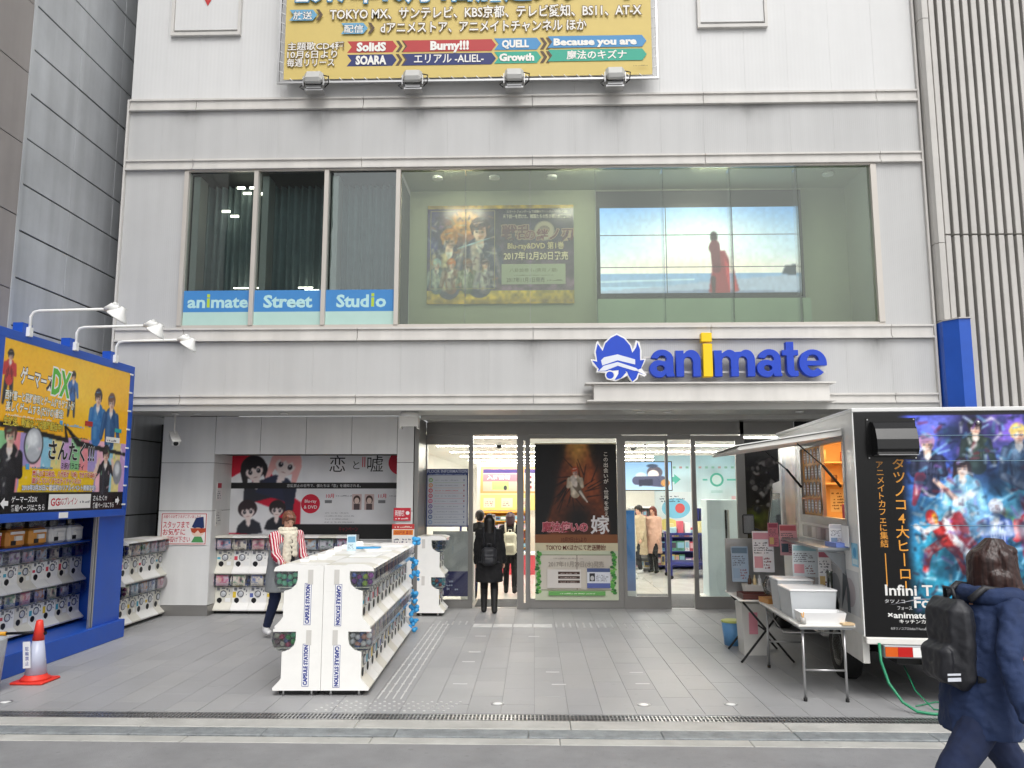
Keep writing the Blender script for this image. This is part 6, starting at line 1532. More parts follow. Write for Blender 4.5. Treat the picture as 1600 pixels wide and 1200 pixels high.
# menu rail strip and stickers on the side, with painted grey reflections below
p = P(); p.rect(0, 0, 1.8, .14, 'a8a8aa'); [p.rect(.05 + k * .2, .01, .16, .12, ('c8c8cc', '808084', 'd8d8d8')[k % 3]) for k in range(8)]
p.build('side_image', m_printg, tk, (-.0015, 2.2, 1.40), (0, -1, 0), (0, 0, 1))
p = P(); p.rect(0, 0, .2, .22, '8cc8e4'); p.ell(.1, .13, .05, .05, '4aa0d0'); p.rect(.02, .02, .16, .05, 'd8ecf4'); p.build('sticker', m_print, tk, (-.0015, .28, 1.22), (0, -1, 0))
im = Img(.9, 1.3, .02, 'c8c0bc'); im.ell(.45, .65, .4, .7, '8a7c7c'); im.ell(.5, .6, .28, .55, 'c09880'); im.glow(.6, .8, .2, .3, 'e0b8a0', .8); im.noise(.15, .4); p = P(); p.raster(0, 0, .9, 1.3, im.a); p.build('side_image', m_printg, tk, (-.0015, 3.3, 1.25), (0, -1, 0))
p = P(); p.rect(0, 0, 2.6, .42, 'd0d2d4'); [p.ell(.3 + k * .5, .2, .18, .14, ('9aa0a8', 'b8b0b4', '7c8890')[k % 3]) for k in range(5)]; p.poly([(2.0, 0), (2.1, .42), (2.2, .42), (2.3, .2), (2.3, 0), (2.2, 0), (2.2, .25)], '586068'); p.build('side_image', m_print, tk, (-.0015, 2.7, .75), (0, -1, 0))  # reflections on the lower truck side, painted in greys
# cab
c = M(m_tw); pf = [(3.42, .42), (3.42, 2.0), (3.62, 2.08), (4.15, 2.04), (4.72, 1.22), (4.98, 1.0), (5.02, .42)]
c.prism([(a, b_) for a, b_ in pf], .06, TWd - .06, 'x'); c.build('cab', tk)
m_cg = glass('cab_window', (.35, .42, .45), .12)
M(mat('cab_window_dark', '2c3438', .08)).prism([(3.62, 1.2), (3.62, 1.9), (4.12, 1.9), (4.56, 1.24)], .045, .0595, 'x').build('side_window', tk)
M(m_black).prism([(4.12, 2.0), (4.7, 1.2), (4.66, 1.18), (4.08, 1.98)], .035, .0445, 'x').build('door_seal', tk)
M(m_ts).box(.035, .0595, 3.7, 3.9, 1.02, 1.05).build('door_handle', tk)
M(m_black).tube([(.05, 4.6, 1.3), (-.1, 4.72, 1.36), (-.16, 4.72, 1.36)], .012, 8).box(-.30, -.12, 4.70, 4.76, 1.28, 1.58, bev=.02).build('wing_mirror', tk)
bx('mirror_glass', m_chr, tk, -.285, -.135, 4.692, 4.699, 1.30, 1.56); bx('headlight', m_clear, tk, .08, .3, 5.0, 5.06, .62, .8)
# ================================================================ TABLES AND THINGS AROUND THE TRUCK
def rotp(dx, dy, a=TA): return (dx * math.cos(a) - dy * math.sin(a), dx * math.sin(a) + dy * math.cos(a))
t1 = thing('folding_table', 'long white folding table with steel legs before the serving window', 'table', (2.46, 7.70, 0), rad(-3), local=True)
m_tt = mat('table_white', 'e2e0da', .3, var=.04)
bx('tabletop', m_tt, t1, 0, .52, 0, 1.62, .68, .705, bev=.008); bx('edge_band', m_ts, t1, .02, .5, .02, 1.6, .66, .679)
for y in (.09, 1.5):
    for x in (.06, .44): M(m_steel).tube([(x, y, 0.02), (x, y, .659)], .013, 8).build('leg', t1); M(m_rubber).cyl((x, y, 0), .018, .03, 10).build('foot', t1)
    M(m_steel).tube([(.06, y, .28), (.44, y, .28)], .01, 8).build('crossbar', t1)
M(m_steel).tube([(.06, .09, .62), (.06, .8, .5), (.06, 1.5, .62)], .007, 6).tube([(.44, .09, .62), (.44, .8, .5), (.44, 1.5, .62)], .007, 6).tube([(.06, .8, .5), (.44, .8, .5)], .007, 6).build('brace', t1)
t2 = thing('folding_table', 'second folding table with crossed black legs behind the white one', 'table', (2.35, 9.4, 0), rad(-3), local=True)
bx('tabletop', m_tt, t2, 0, .6, 0, .9, .68, .70, bev=.008)
for y in (.06, .84):
    M(m_black).tube([(0.0, y - .05, 0.01), (.03, y - .04, .04), (.55, y, .67)], .013, 8).build('leg', t2); M(m_black).tube([(.6, y + .02, 0.01), (.57, y, .04), (.05, y, .67)], .013, 8).build('leg', t2)
M(m_black).tube([(.3, .06, .35), (.3, .84, .35)], .01, 8).build('crossbar', t2)
m_box = milky('storage_box_plastic', 'dfe3e6', .62, .3); m_boxw = mat('box_lid_white', 'e9e9e9', .35)
def lidbox(x, y, w, d, h, rz, label, mt=m_box, lid=m_boxw, z=.706):
    o = thing('storage_box', label, 'box', (x, y, z), rz, local=True)
    k = .02; M(mt).rings([[(k, k, 0), (w - k, k, 0), (w - k, d - k, 0), (k, d - k, 0)], [(0, 0, h), (w, 0, h), (w, d, h), (0, d, h)], [(.008, .008, h), (w - .008, .008, h), (w - .008, d - .008, h), (.008, d - .008, h)], [(k + .006, k + .006, .006), (w - k - .006, k + .006, .006), (w - k - .006, d - k - .006, .006), (k + .006, d - k - .006, .006)]]).build('box', o)
    if lid: bx('lid', lid, o, -.008, w + .008, -.008, d + .008, h + .001, h + .02, bev=.006)
    M(m_ctag).box(w * .2, w * .8, d * .2, d * .8, .01, h * .7).build('contents', o)
    return o
lidbox(2.50, 8.02, .44, .46, .26, rad(-3), 'large translucent storage box with lid in the middle of the white table')
lidbox(2.50, 7.74, .42, .24, .10, rad(-3), 'low open white box at the near end of the white table', m_boxw, None)
lidbox(2.54, 8.55, .36, .34, .3, rad(-3), 'tall translucent box behind the large storage box')
o = thing('bamboo_cup', 'small pale cup of chopsticks on the near end of the table', 'cup', (2.515, 7.725, .706), local=True); M(m_lou).lathe([(.025, 0), (.028, .06)], n=14).build('cup', o)
M(m_org).tube([(0, 0, .02), (.01, 0, .11)], .004, 5).tube([(.01, 0, .02), (-.012, .01, .1)], .004, 5).build('chopsticks', o)
tagged(bx('cutting_board', mat('pale_wood', 'd8bc94', .5), None, 2.86, 2.97, 7.66, 7.76, .706, .722), 'small pale wooden block on the near right corner of the table', 'board')
m_brown = mat('dark_brown_wood', '5a3430', .4, var=.15, vs=6); m_lw = mat('light_wood', 'c08a4c', .45, var=.15, vs=6)
o = thing('serving_tray', 'dark brown wooden tray at the near edge of the second table', 'tray', (2.40, 9.42, .701), local=True)
bx('base', m_brown, o, 0, .34, 0, .3, 0, .02); M(m_brown).box(0, .34, 0, .015, .021, .06).box(0, .34, .285, .3, .021, .06).box(0, .015, .016, .284, .021, .06).box(.325, .34, .016, .284, .021, .06).build('rim', o)
o = thing('wooden_box', 'light wooden sliding box at the far end of the white table', 'box', (2.57, 9.02, .706), rad(10), local=True)
bx('box', m_lw, o, 0, .22, 0, .24, 0, .045, bev=.004); bx('lid', m_lw, o, .0, .14, .0, .24, .046, .055)
o = thing('basket', 'small white plastic basket of bottles on the second table', 'basket', (2.55, 9.8, .701), local=True); M(m_tt).rings([[(0, 0, 0), (.22, 0, 0), (.22, .18, 0), (0, .18, 0)], [(-.02, -.02, .12), (.24, -.02, .12), (.24, .2, .12), (-.02, .2, .12)]]).build('basket', o)
for k, hh_ in enumerate(('5a4030', 'e8d0a0', 'f0f0f0')): M(mat('bottle_%d' % k, hh_, .3)).lathe([(.022, .08), (.022, .18), (.009, .2), (.009, .23)], (.05 + k * .06, .08, 0), 12).build('bottle', o)
def sheet(x, y, z, w, h, rz, tilt, label, seed, c1='eceae8', c2='c04858', stand=True):
    o = thing('menu_sheet', label, 'menu sheet', (x, y, z), local=True)
    r_ = Vector((math.cos(rz), math.sin(rz), 0)); u_ = Vector((-math.sin(tilt) * -math.sin(rz), math.sin(tilt) * math.cos(rz), math.cos(tilt))); u_ = (Vector((0, 0, 1)) * math.cos(tilt) + Vector((-math.sin(rz), math.cos(rz), 0)) * math.sin(tilt))
    p = P(); p.rect(0, 0, w, h, c1); p.rect(.01, h * .8, w - .02, h * .16, c2); p.scribble(.015, h * .45, w - .03, h * .3, 5, '50505a', seed); p.rect(.015, h * .1, w * .4, h * .28, R.choice(('e0a0a8', '90a8c0', 'd8b878', '506070'))); p.scribble(w * .5, h * .08, w * .42, h * .3, 4, '8a5058', seed + 1)
    p.build('print', m_print, o, tuple(Vector((0, 0, 0)) - r_.cross(u_) * -.001), r_, u_)
    n_ = r_.cross(u_); M(m_ctag).rings([[tuple(q) for q in (Vector(), r_ * w, r_ * w + u_ * h, u_ * h)], [tuple(q - n_ * .004) for q in (Vector(), r_ * w, r_ * w + u_ * h, u_ * h)]]).build('sheet', o)
    return o
sheet(2.82, 8.92, 1.02, .26, .34, rad(-20), .1, 'white menu sheet hanging below the counter with pale blue header', 3, 'dfe6ea', '9cc4cc')
sheet(2.98, 8.6, .88, .13, .46, rad(-25), .1, 'narrow white price sheet hanging beside the menu sheet', 4, 'f0eeee', 'c06878')
sheet(2.62, 9.75, .98, .24, .48, rad(-10), .1, 'tall white leaflet sheet with pink pictures over the second table', 5, 'ecebee', 'd89aa8')
sheet(2.80, 9.72, 1.28, .12, .28, rad(-10), .1, 'dark pink leaflet beside the pale pink one over the second table', 6, 'c87888', 'a04058')
sheet(2.93, 9.70, 1.18, .2, .36, rad(-10), .1, 'pale pink leaflet at the right of the sheets over the second table', 7, 'e8b0b8', 'c8606c')
sheet(2.40, 9.9, .85, .2, .42, rad(-5), .1, 'blue grey photo leaflet at the left of the sheets over the second table', 8, '9cb0c4', '60788c')
sheet(3.0, 8.28, 1.386, .15, .22, rad(-25), .05, 'white price card standing on the steel counter', 9, 'f4f4f4', 'd8d8dc')
tagged(bx('paper_stand', m_steel, None, 2.38, 3.1, 10.12, 10.14, .701, 1.35), 'thin steel board holding the leaflets behind the second table', 'stand')
o = thing('serving_board', 'brown tray with white cutlery leaning upright on the white table', 'tray', (2.72, 8.92, .706), local=True)
m = M(mat('brown_tray', '9a6a50', .5)); m.T = Euler((rad(-22), 0, 0)).to_matrix().to_4x4(); m.box(0, .26, 0, .012, 0, .22); m.build('board', o)
m = M(m_white); m.T = Euler((rad(-22), 0, 0)).to_matrix().to_4x4(); [m.box(.03 + k * .045, .05 + k * .045, -.012, -.001, .03, .17) for k in range(5)]; m.build('cutlery', o)
o = thing('bottle', 'dark green glass bottle standing under the steel counter', 'bottle', (2.96, 8.22, .706), local=True)
M(glass('bottle_green', (.12, .2, .14), .08)).lathe([(.075, 0), (.08, .12), (.06, .2), (.028, .27), (.03, .42), (.034, .44)], n=20).build('glass', o); M(mat('wine_dark', '2c3a34', .3)).lathe([(.068, .004), (.073, .12), (.054, .19), (.022, .27)], n=16).build('contents', o)
tagged(bx('blue_box', mat('periwinkle_box', '7a90d8', .5), None, 2.98, 3.1, 8.05, 8.35, 1.386, 1.43), 'flat periwinkle blue box on the steel counter', 'box')
tagged(bx('white_note', m_ctag, None, 3.062, 3.070, 7.95, 8.12, 1.40, 1.60), 'white paper card on the truck side near its rear corner', 'card')
m = M(m_clear); m.lathe([(.12, 0), (.14, .1), (.1, .2)], n=14); m.solo('plastic_bag', 'clear plastic bag of cups lying between the table boxes', 'bag', (0, 0, 0)).location = (2.68, 9.12, .80)
o = thing('white_bin', 'pale grey bin with pink note below the second table', 'bin', (2.48, 9.82, 0), local=True)
M(m_tt).rings([[(.02, .02, 0), (.28, .02, 0), (.28, .3, 0), (.02, .3, 0)], [(0, 0, .6), (.3, 0, .6), (.3, .32, .6), (0, .32, .6)]]).build('body', o); bx('note', mat('pink_note', 'e89aa8', .6), o, .08, .18, -.004, 0.008, .25, .5)
o = thing('blue_bin', 'light blue bucket with yellow rim left of the pale grey bin', 'bucket', (2.52, 10.5, 0), local=True)
M(mat('light_blue_plastic', '6aa4d8', .4)).lathe([(.10, 0), (.13, .28), (.12, .28), (.09, .01)], n=20).build('pail', o); M(mat('lime_rim', 'd8e080', .5)).lathe([(.13, .281), (.14, .3), (.12, .31)], n=20).build('rim', o)
m_hose = mat('green_hose', '1f8a60', .35)
hs_ = M(m_hose); hs_.tube([(3.18, 7.66, .55), (3.17, 7.62, .4), (3.2, 7.55, .22), (3.27, 7.45, .08), (3.36, 7.38, .02), (3.48, 7.33, .014), (3.62, 7.34, .014)], .013, 8); hs_.solo('water_hose', 'green hose hanging from the truck rear down to the paving', 'hose', (3.3, 7.5, 0))
hs_ = M(m_hose); hs_.tube([(3.5, 7.9, .3), (3.5, 7.7, .12), (3.56, 7.5, .01), (3.8, 7.4, .01), (4.0, 7.6, .01), (3.7, 7.75, .01), (3.45, 7.6, .01)], .006, 6); hs_.solo('water_hose', 'thin green hose coiled loosely on the paving under the truck', 'hose', (3.6, 7.6, 0))

# ================================================================ CONE, POLE AND BIN AT THE LEFT
m_red = mat('cone_red', 'e03a2c', .45, var=.08, vs=8); m_cw = milky('cone_sleeve', 'c8cde0', .85, .25)
CS = .88
cn = thing('traffic_cone', 'red traffic cone with pale reflective sleeve and a hanging paper note', 'traffic cone', (-5.12, 8.34, 0), local=True)
bx('base', m_red, cn, -.19, .19, -.19, .19, .0, .03, bev=.012)
M(m_red).lathe([(.165, .031), (.15, .055), (.125, .07), (.12, .09)], n=28).build('collar', cn)
M(m_cw).lathe([(.118, .091), (.062, .47)], n=28).build('sleeve', cn); M(m_red).lathe([(.066, .471), (.045, .63), (.036, .69), (.02, .70)], n=24).build('tip', cn)
p = P(); p.rect(0, 0, .10, .3, 'f0f0f2'); p.vtext('駐輪禁止', .055, .2, .05, '4a58a0', 1.1); p.build('note', m_print, cn, (-.085, -.115, .17), (.97, -.12, .1), (-.12, .05, .98))
cn.scale = (CS, CS, CS)
bar = thing('cone_bar', 'yellow and black striped bar resting across the cone tip', 'bar', (-5.5, 8.37, .44), local=True)
M(m_black).tube([(.02, 0, .03), (.36, -.0, .045)], .014, 10).build('black_section', bar); M(mat('bar_yellow', 'e0a020', .4)).tube([(-.5, 0, .0), (.019, 0, .03)], .022, 10).build('yellow_section', bar); M(m_black).lathe([(.055, 0), (.06, .02), (.055, .03)], (.38, 0, .02), 14, cap=False).build('ring', bar)
bn2 = thing('clear_bin', 'tall translucent bin of coloured capsules at the left edge', 'bin', (-5.33, 7.86, 0), local=True)
M(milky('bin_plastic', 'c4c8c8', .45, .35)).lathe([(.13, 0), (.17, .5), (.175, .51), (.165, .505), (.125, .01)], n=24).build('body', bn2)
m = M(mat('bin_rubbish', '8a7c80', .5, var=.5, vs=20)); r = random.Random(3)
for q in range(26): m.ball((r.uniform(-.07, .07), r.uniform(-.07, .07), .04 + .012 * q), .04, n=8, m=5)
m.build('capsules', bn2)
M(mat('leaf_green', '3aa860', .5)).box(-.05, .1, -.14, -.11, .28, .36).build('green_wrapper', bn2)

# ================================================================ PEOPLE
m_skin = mat('skin', 'd8a890', .5, var=.06, vs=12); m_eye = mat('eye_dark', '241a18', .2); m_lip = mat('lip', 'b06a60', .4)
def hand(m, w, d, side, curl, k):
    """palm with four unequal curled fingers and a thumb from its side"""
    d = Vector(d).normalized(); s_ = Vector((side, 0, 0)); f_ = Vector((0, 1, 0))
    s_ = (s_ - d * s_.dot(d)).normalized(); f_ = d.cross(s_).normalized()
    if f_.y < 0: f_ = -f_
    w = Vector(w); pc_ = w + d * .045 * k
    m.limb(w, w + d * .085 * k, .024 * k, .033 * k, .5, s_)
    for i, L in enumerate((.062, .072, .068, .052)):
        b0 = w + d * .085 * k + f_ * (.026 - .0175 * i) * k
        inward = -s_
        a1 = b0 + (d * math.cos(curl) + inward * math.sin(curl)) * L * .5 * k
        a2 = a1 + (d * math.cos(curl * 2.1) + inward * math.sin(curl * 2.1)) * L * .5 * k
        m.limb(b0, a1, .0095 * k, .009 * k, n=8); m.limb(a1, a2, .009 * k, .0075 * k, n=8)
    t0_ = w + d * .03 * k + f_ * .022 * k; t1_ = t0_ + (d * .7 + f_ * .7 - s_ * .2).normalized() * .04 * k; t2_ = t1_ + (d * .9 + f_ * .1 - s_ * .4).normalized() * .03 * k
    m.limb(t0_, t1_, .012 * k, .010 * k, n=8); m.limb(t1_, t2_, .010 * k, .008 * k, n=8)
def human(label, loc, heading, H, feet, knees=None, lean=0., arms=((.1, .2), (-.1, .1)), head=(0., 0.), top=None, topz=.80, flare=0., bottom=None, bz=(.1, 1.0), shoes=None, shoe_h=.12, hair=None, style='long', vox=.012, bulk=1.0, scarf=None, group=None, skirt=False):
    k = H / 1.65; o = thing('person', label, 'person', loc, heading, local=True, group=group)
    def L(z): return lean * max(0, z - .88) 
    hip = [Vector((s * .085, 0, .88)) * k for s in (-1, 1)]
    foot = [Vector((s * .09, feet[i][0], .075 + feet[i][1])) * k for i, s in enumerate((-1, 1))]
    knee = []
    for i in (0, 1):
        mid = (hip[i] + foot[i]) / 2; ln = (hip[i] - foot[i]).length; b_ = math.sqrt(max(0.0, (.415 * k) ** 2 - (ln / 2) ** 2)); knee.append(mid + Vector((0, b_ + .005, .02 * k)))
    sh = [Vector((s * .165, L(1.33), 1.335)) * k for s in (-1, 1)]
    el, wr, dd = [], [], []
    for i, s in enumerate((-1, 1)):
        a, b_ = arms[i][0], arms[i][1]; out_ = arms[i][2] if len(arms[i]) > 2 else .12
        d1 = Vector((s * out_, math.sin(a), -math.cos(a))).normalized(); d2 = Vector((s * (out_ - .12), math.sin(a + b_), -math.cos(a + b_))).normalized()
        el.append(sh[i] + d1 * .265 * k); wr.append(el[-1] + d2 * .235 * k); dd.append(d2)
    neck = Vector((0, L(1.42), 1.40)) * k; hc = Vector((0, L(1.53) + .012, 1.535)) * k
    E_ = Euler((-head[0], 0, head[1])); Rm = E_.to_matrix()
    def hp(x, y, z): return hc + Rm @ (Vector((x, y, z)) * k)
    m = M(m_skin)
    m.limb(Vector((0, 0, .9)) * k, Vector((0, L(1.1), 1.1)) * k, .125 * k, .115 * k, 1.15, n=16); m.limb(Vector((0, L(1.1), 1.1)) * k, Vector((0, L(1.29), 1.29)) * k, .115 * k, .12 * k, 1.25, n=16)
    for i, s in enumerate((-1, 1)):
        m.limb(hip[i], knee[i], .082 * k, .055 * k); m.limb(knee[i], foot[i], .054 * k, .036 * k); m.limb(foot[i] + Vector((0, -.03, -.03)) * k, foot[i] + Vector((s * .02, .13, -.045)) * k, .035 * k, .027 * k)
        m.limb(sh[i], el[i], .048 * k, .037 * k); m.limb(el[i], wr[i], .036 * k, .025 * k); m.limb(Vector((0, L(1.34), 1.34)) * k, sh[i], .07 * k, .055 * k)
        hand(m, wr[i], dd[i], s, .5, k)
    m.limb(neck - Vector((0, 0, .06)) * k, hc - Vector((0, .01, .03)) * k, .052 * k, .05 * k)
    hd = [((0, 0, .02), (.072, .09, .095)), ((0, .025, -.045), (.055, .062, .06)), ((0, .088, -.012), (.011, .016, .02)), ((-.073, -.005, -.005), (.01, .02, .03)), ((.073, -.005, -.005), (.01, .02, .03)), ((0, .072, -.072), (.025, .02, .018))]
    for c_, r_ in hd: m.ball(hp(*c_), r_[0] * k, r_[1] * k, r_[2] * k, 16, 10, E_)
    put('body', fuse(m, 'body', m_skin, vox * .75, 4), o)
    e = M(m_eye); [e.ball(hp(s * .03, .083, .008), .010 * k, .006 * k, .006 * k, 8, 6) for s in (-1, 1)]; e.build('eyes', o)
    e = M(m_lip); e.ball(hp(0, .086, -.045), .02 * k, .006 * k, .007 * k, 8, 6); e.build('mouth', o)
    if top:
        B = 1.0 * bulk; m = M(top); zb = topz
        m.limb(Vector((0, L(1.1), 1.12)) * k, Vector((0, L(1.28), 1.28)) * k, .135 * k * B, .135 * k * B, 1.25, n=18)
        lay = []
        for q in range(7):
            t_ = q / 6; z = zb + (1.16 - zb) * t_; rx = (.19 + flare * (1 - t_)) * B; ry = (.14 + flare * .8 * (1 - t_)) * B
            lay.append([tuple(Vector((rx * math.cos(2 * PI * j / 18), L(z) + ry * math.sin(2 * PI * j / 18) , z)) * k) for j in range(18)])
        m.rings(lay)
        for i, s in enumerate((-1, 1)):
            m.limb(Vector((0, L(1.33), 1.335)) * k, sh[i], .085 * k * B, .075 * k * B); m.limb(sh[i], el[i], .07 * k * B, .058 * k * B); m.limb(el[i], wr[i] - dd[i] * .0 * k, .058 * k * B, .046 * k * B)
        m.limb(neck - Vector((0, .0, .04)) * k, neck + Vector((0, 0, .0)) * k, .07 * k, .062 * k)
        put('coat', fuse(m, 'coat', top, vox, 4, .034 * k, .075), o)
    if bottom:
        m = M(bottom)
        if skirt: m.rings([[tuple(Vector((r_ * math.cos(2 * PI * j / 16), r_ * .8 * math.sin(2 * PI * j / 16), z)) * k) for j in range(16)] for z, r_ in ((bz[0], .2), (.9, .15))])
        else:
            m.limb(Vector((0, 0, .90)) * k, Vector((0, 0, .96)) * k, .125 * k, .12 * k, 1.2)
            for i in (0, 1): m.limb(hip[i], knee[i], .098 * k, .074 * k); m.limb(knee[i], knee[i].lerp(foot[i], .9), .072 * k, .056 * k)
        put('trousers', fuse(m, 'trousers', bottom, vox, 4, .012 * k, .07), o)
    if shoes:
        for i, s in enumerate((-1, 1)):
            m = M(shoes); f0 = foot[i]; m.limb(f0 + Vector((0, -.035, -.035)) * k, f0 + Vector((s * .02, .14, -.042)) * k, .042 * k, .034 * k, 1.15); m.limb(f0 + Vector((0, -.01, -.01)) * k, f0.lerp(knee[i], shoe_h / .42), .052 * k, (.055 if shoe_h < .2 else .068) * k); put('shoe', fuse(m, 'shoe', shoes, vox, 3), o)
    if hair:
        m = M(hair); m.ball(hp(0, -.018, .04), .085 * k, .097 * k, .095 * k, 16, 10, E_); m.ball(hp(0, .04, .085), .068 * k, .05 * k, .035 * k, 14, 8, E_)
        if style in ('long', 'bob'):
            zl = -.26 if style == 'long' else -.11
            m.limb(hp(0, -.06, .02), hp(0, -.075, zl), .075 * k, .07 * k, 1.25, n=14)
            for s in (-1, 1): m.limb(hp(s * .066, -.01, .04), hp(s * .075, .0, zl * .9), .032 * k, .028 * k); m.limb(hp(s * .03, .07, .085), hp(s * .06, .065, .01), .022 * k, .012 * k)
        if style == 'short':
            m.ball(hp(0, -.05, -.03), .068 * k, .05 * k, .06 * k)
            for s in (-1, 1): m.limb(hp(s * .068, .0, .05), hp(s * .073, .012, -.03), .026 * k, .018 * k); m.limb(hp(s * .02, .08, .08), hp(s * .055, .07, .035), .024 * k, .015 * k)
        if style == 'blown':
            m.limb(hp(0, -.06, .02), hp(0, -.06, -.12), .08 * k, .07 * k, 1.2, n=14)
            m.limb(hp(.06, .0, .05), hp(.085, .05, -.10), .045 * k, .04 * k); m.limb(hp(.085, .05, -.10), hp(.10, .13, -.30), .042 * k, .018 * k); m.limb(hp(.08, .0, -.05), hp(.10, .06, -.30), .045 * k, .02 * k); m.limb(hp(.07, -.04, -.05), hp(.09, -.02, -.22), .045 * k, .02 * k)
            m.limb(hp(-.06, .0, .05), hp(-.07, .03, -.16), .036 * k, .02 * k)
            rr_ = random.Random(8)
            for q in range(64):
                a = rad(rr_.uniform(-75, 255)); cx_, cy_ = math.cos(a), -math.sin(a)
                p0 = hp(.035 * cx_, -.02 + .035 * cy_, .135); p1 = hp(.083 * cx_, -.015 + .094 * cy_, .05 + rr_.uniform(-.02, .02)); e_ = rr_.uniform(-.26, -.12)
                fw = .07 * max(0, cx_) + rr_.uniform(-.01, .03)
                p2 = hp(.092 * cx_, -.015 + .096 * cy_ + fw * .4, -.06); p3 = hp(.095 * cx_ + rr_.uniform(-.01, .01), -.015 + .10 * cy_ + fw, e_)
                m.limb(p0, p1, .008 * k, .011 * k, n=6); m.limb(p1, p2, .011 * k, .010 * k, n=6); m.limb(p2, p3, .010 * k, .004 * k, n=6)
        put('hair', fuse(m, 'hair', hair, vox * (.6 if style == 'blown' else .8), 2 if style == 'blown' else 4, .006 * k, .03), o)
    if scarf:
        m = M(scarf)
        for j, (z, r_) in enumerate(((1.375, .10), (1.42, .085))):
            for q in range(14):
                a = 2 * PI * q / 14; a2 = 2 * PI * (q + 1) / 14
                m.limb(Vector((r_ * 1.1 * math.cos(a), L(1.4) + .012 + r_ * math.sin(a), z)) * k, Vector((r_ * 1.1 * math.cos(a2), L(1.4) + .012 + r_ * math.sin(a2), z)) * k, .034 * k, .034 * k, n=8)
        m.limb(Vector((.03, L(1.35) + .12, 1.36)) * k, Vector((.05, L(1.1) + .17, .98)) * k, .045 * k, .05 * k, 1.3); m.limb(Vector((-.03, L(1.35) + .12, 1.36)) * k, Vector((-.05, L(1.15) + .165, 1.1)) * k, .045 * k, .04 * k, 1.2)
        put('scarf', fuse(m, 'scarf', scarf, vox * .8, 2, .018 * k, .03), o)
    return o, k, dict(sh=sh, el=el, wr=wr, L=L)
def backpack(o, k, mt, L, w=.28, h=.42, d=.16, z=.98, label=None, vox=.012, strap=None, off=.14):
    y = L(1.2) - off
    m = M(mt); m.box(-w / 2 * k, w / 2 * k, (y - d) * k, y * k, z * k, (z + h) * k, bev=.05 * k); m.box(-w * .38 * k, w * .38 * k, (y - d - .05) * k, (y - d + .02) * k, (z + .03) * k, (z + h * .5) * k, bev=.03 * k)
    ob = put('backpack', fuse(m, 'backpack', mt, vox, 6, .02 * k, .08), o, label=label)
    s = M(strap or mt)
    for q in (-1, 1): s.tube([tuple(Vector((q * .09, y - .01, z + h)) * k), tuple(Vector((q * .10, y + .06, 1.44)) * k), tuple(Vector((q * .105, y + .20, 1.42)) * k), tuple(Vector((q * .12, y + .31, 1.25)) * k), tuple(Vector((q * .17, y + .22, 1.10)) * k), tuple(Vector((q * .195, y + .10, z + .05)) * k), tuple(Vector((q * .13, y - .03, z + .06)) * k)], .018 * k, 8)
    s.build('strap', ob)
    s = M(strap or mt); s.tube([tuple(Vector((-.04, y - .05, z + h - .02)) * k), tuple(Vector((-.03, y - .06, z + h + .05)) * k), tuple(Vector((.03, y - .06, z + h + .05)) * k), tuple(Vector((.04, y - .05, z + h - .02)) * k)], .01 * k, 8); s.build('top_handle', ob)
    return ob
m_navyc = mat('navy_coat', '22345a', .8, var=.18, vs=9, bump=.3, bs=220); m_jean = mat('dark_denim', '1c2848', .85, var=.2, vs=14, bump=.3, bs=260)

def strands(name, h):
    m = mat(name, h, .38, var=.2, vs=30); nt = m.node_tree; N, L = nt.nodes.new, nt.links.new; b_ = nt.nodes.get('Principled BSDF')
    tc = N('ShaderNodeTexCoord'); mp = N('ShaderNodeMapping'); mp.inputs['Scale'].default_value = (95, 95, 6); L(tc.outputs['Object'], mp.inputs['Vector'])
    n = N('ShaderNodeTexNoise'); n.inputs['Scale'].default_value = 1.0; n.inputs['Detail'].default_value = 4; n.inputs['Distortion'].default_value = .4; L(mp.outputs[0], n.inputs['Vector'])
    mr = N('ShaderNodeMapRange'); mr.inputs['From Min'].default_value = .3; mr.inputs['From Max'].default_value = .7; mr.inputs['To Min'].default_value = .45; mr.inputs['To Max'].default_value = 1.7; L(n.outputs['Fac'], mr.inputs['Value'])
    vm = N('ShaderNodeVectorMath'); vm.operation = 'SCALE'; vm.inputs[0].default_value = hx(h); L(mr.outputs[0], vm.inputs['Scale']); L(vm.outputs[0], b_.inputs['Base Color'])
    bp = N('ShaderNodeBump'); bp.inputs['Strength'].default_value = .7; bp.inputs['Distance'].default_value = .004; L(n.outputs['Fac'], bp.inputs['Height']); L(bp.outputs[0], b_.inputs['Normal'])
    return m
m_hairb = strands('brown_hair', '301c18'); m_hairr = strands('chestnut_hair', '6e4634'); m_hairk = strands('black_hair', '15110f')
m_bag = mat('black_nylon', '26272c', .5, var=.2, vs=12, bump=.2, bs=200); m_coatk = mat('black_coat', '111114', .85, var=.25, vs=10); m_wshoe = mat('white_shoe', 'dcdcdc', .5)
# woman passing in the foreground, walking to the right
o, k, J = human('woman in navy hooded coat and jeans with black backpack walking past on the right', (2.27, 4.30, -.022), rad(-82), 1.69, ((.50, .0), (-.50, .10)), lean=.22, arms=((.35, .35, .12), (-.55, .60, .45)), head=(.12, -.15), top=m_navyc, topz=.745, flare=.04, bottom=m_jean, shoes=m_black, hair=m_hairb, style='blown', vox=.009, bulk=.98)
backpack(o, k, m_bag, J['L'], .29, .43, .13, .955, vox=.008, off=.13)
m = M(m_navyc)
for q in range(13):
    a = PI + PI * q / 12; m.limb(Vector((.13 * math.cos(a), J['L'](1.4) + .01 + .12 * math.sin(a), 1.40)) * k, Vector((.13 * math.cos(a + .25), J['L'](1.4) + .01 + .12 * math.sin(a + .25), 1.40)) * k, .05 * k, .05 * k, n=8)
put('hood', fuse(m, 'hood', m_navyc, .01, 5, .02, .06), o)
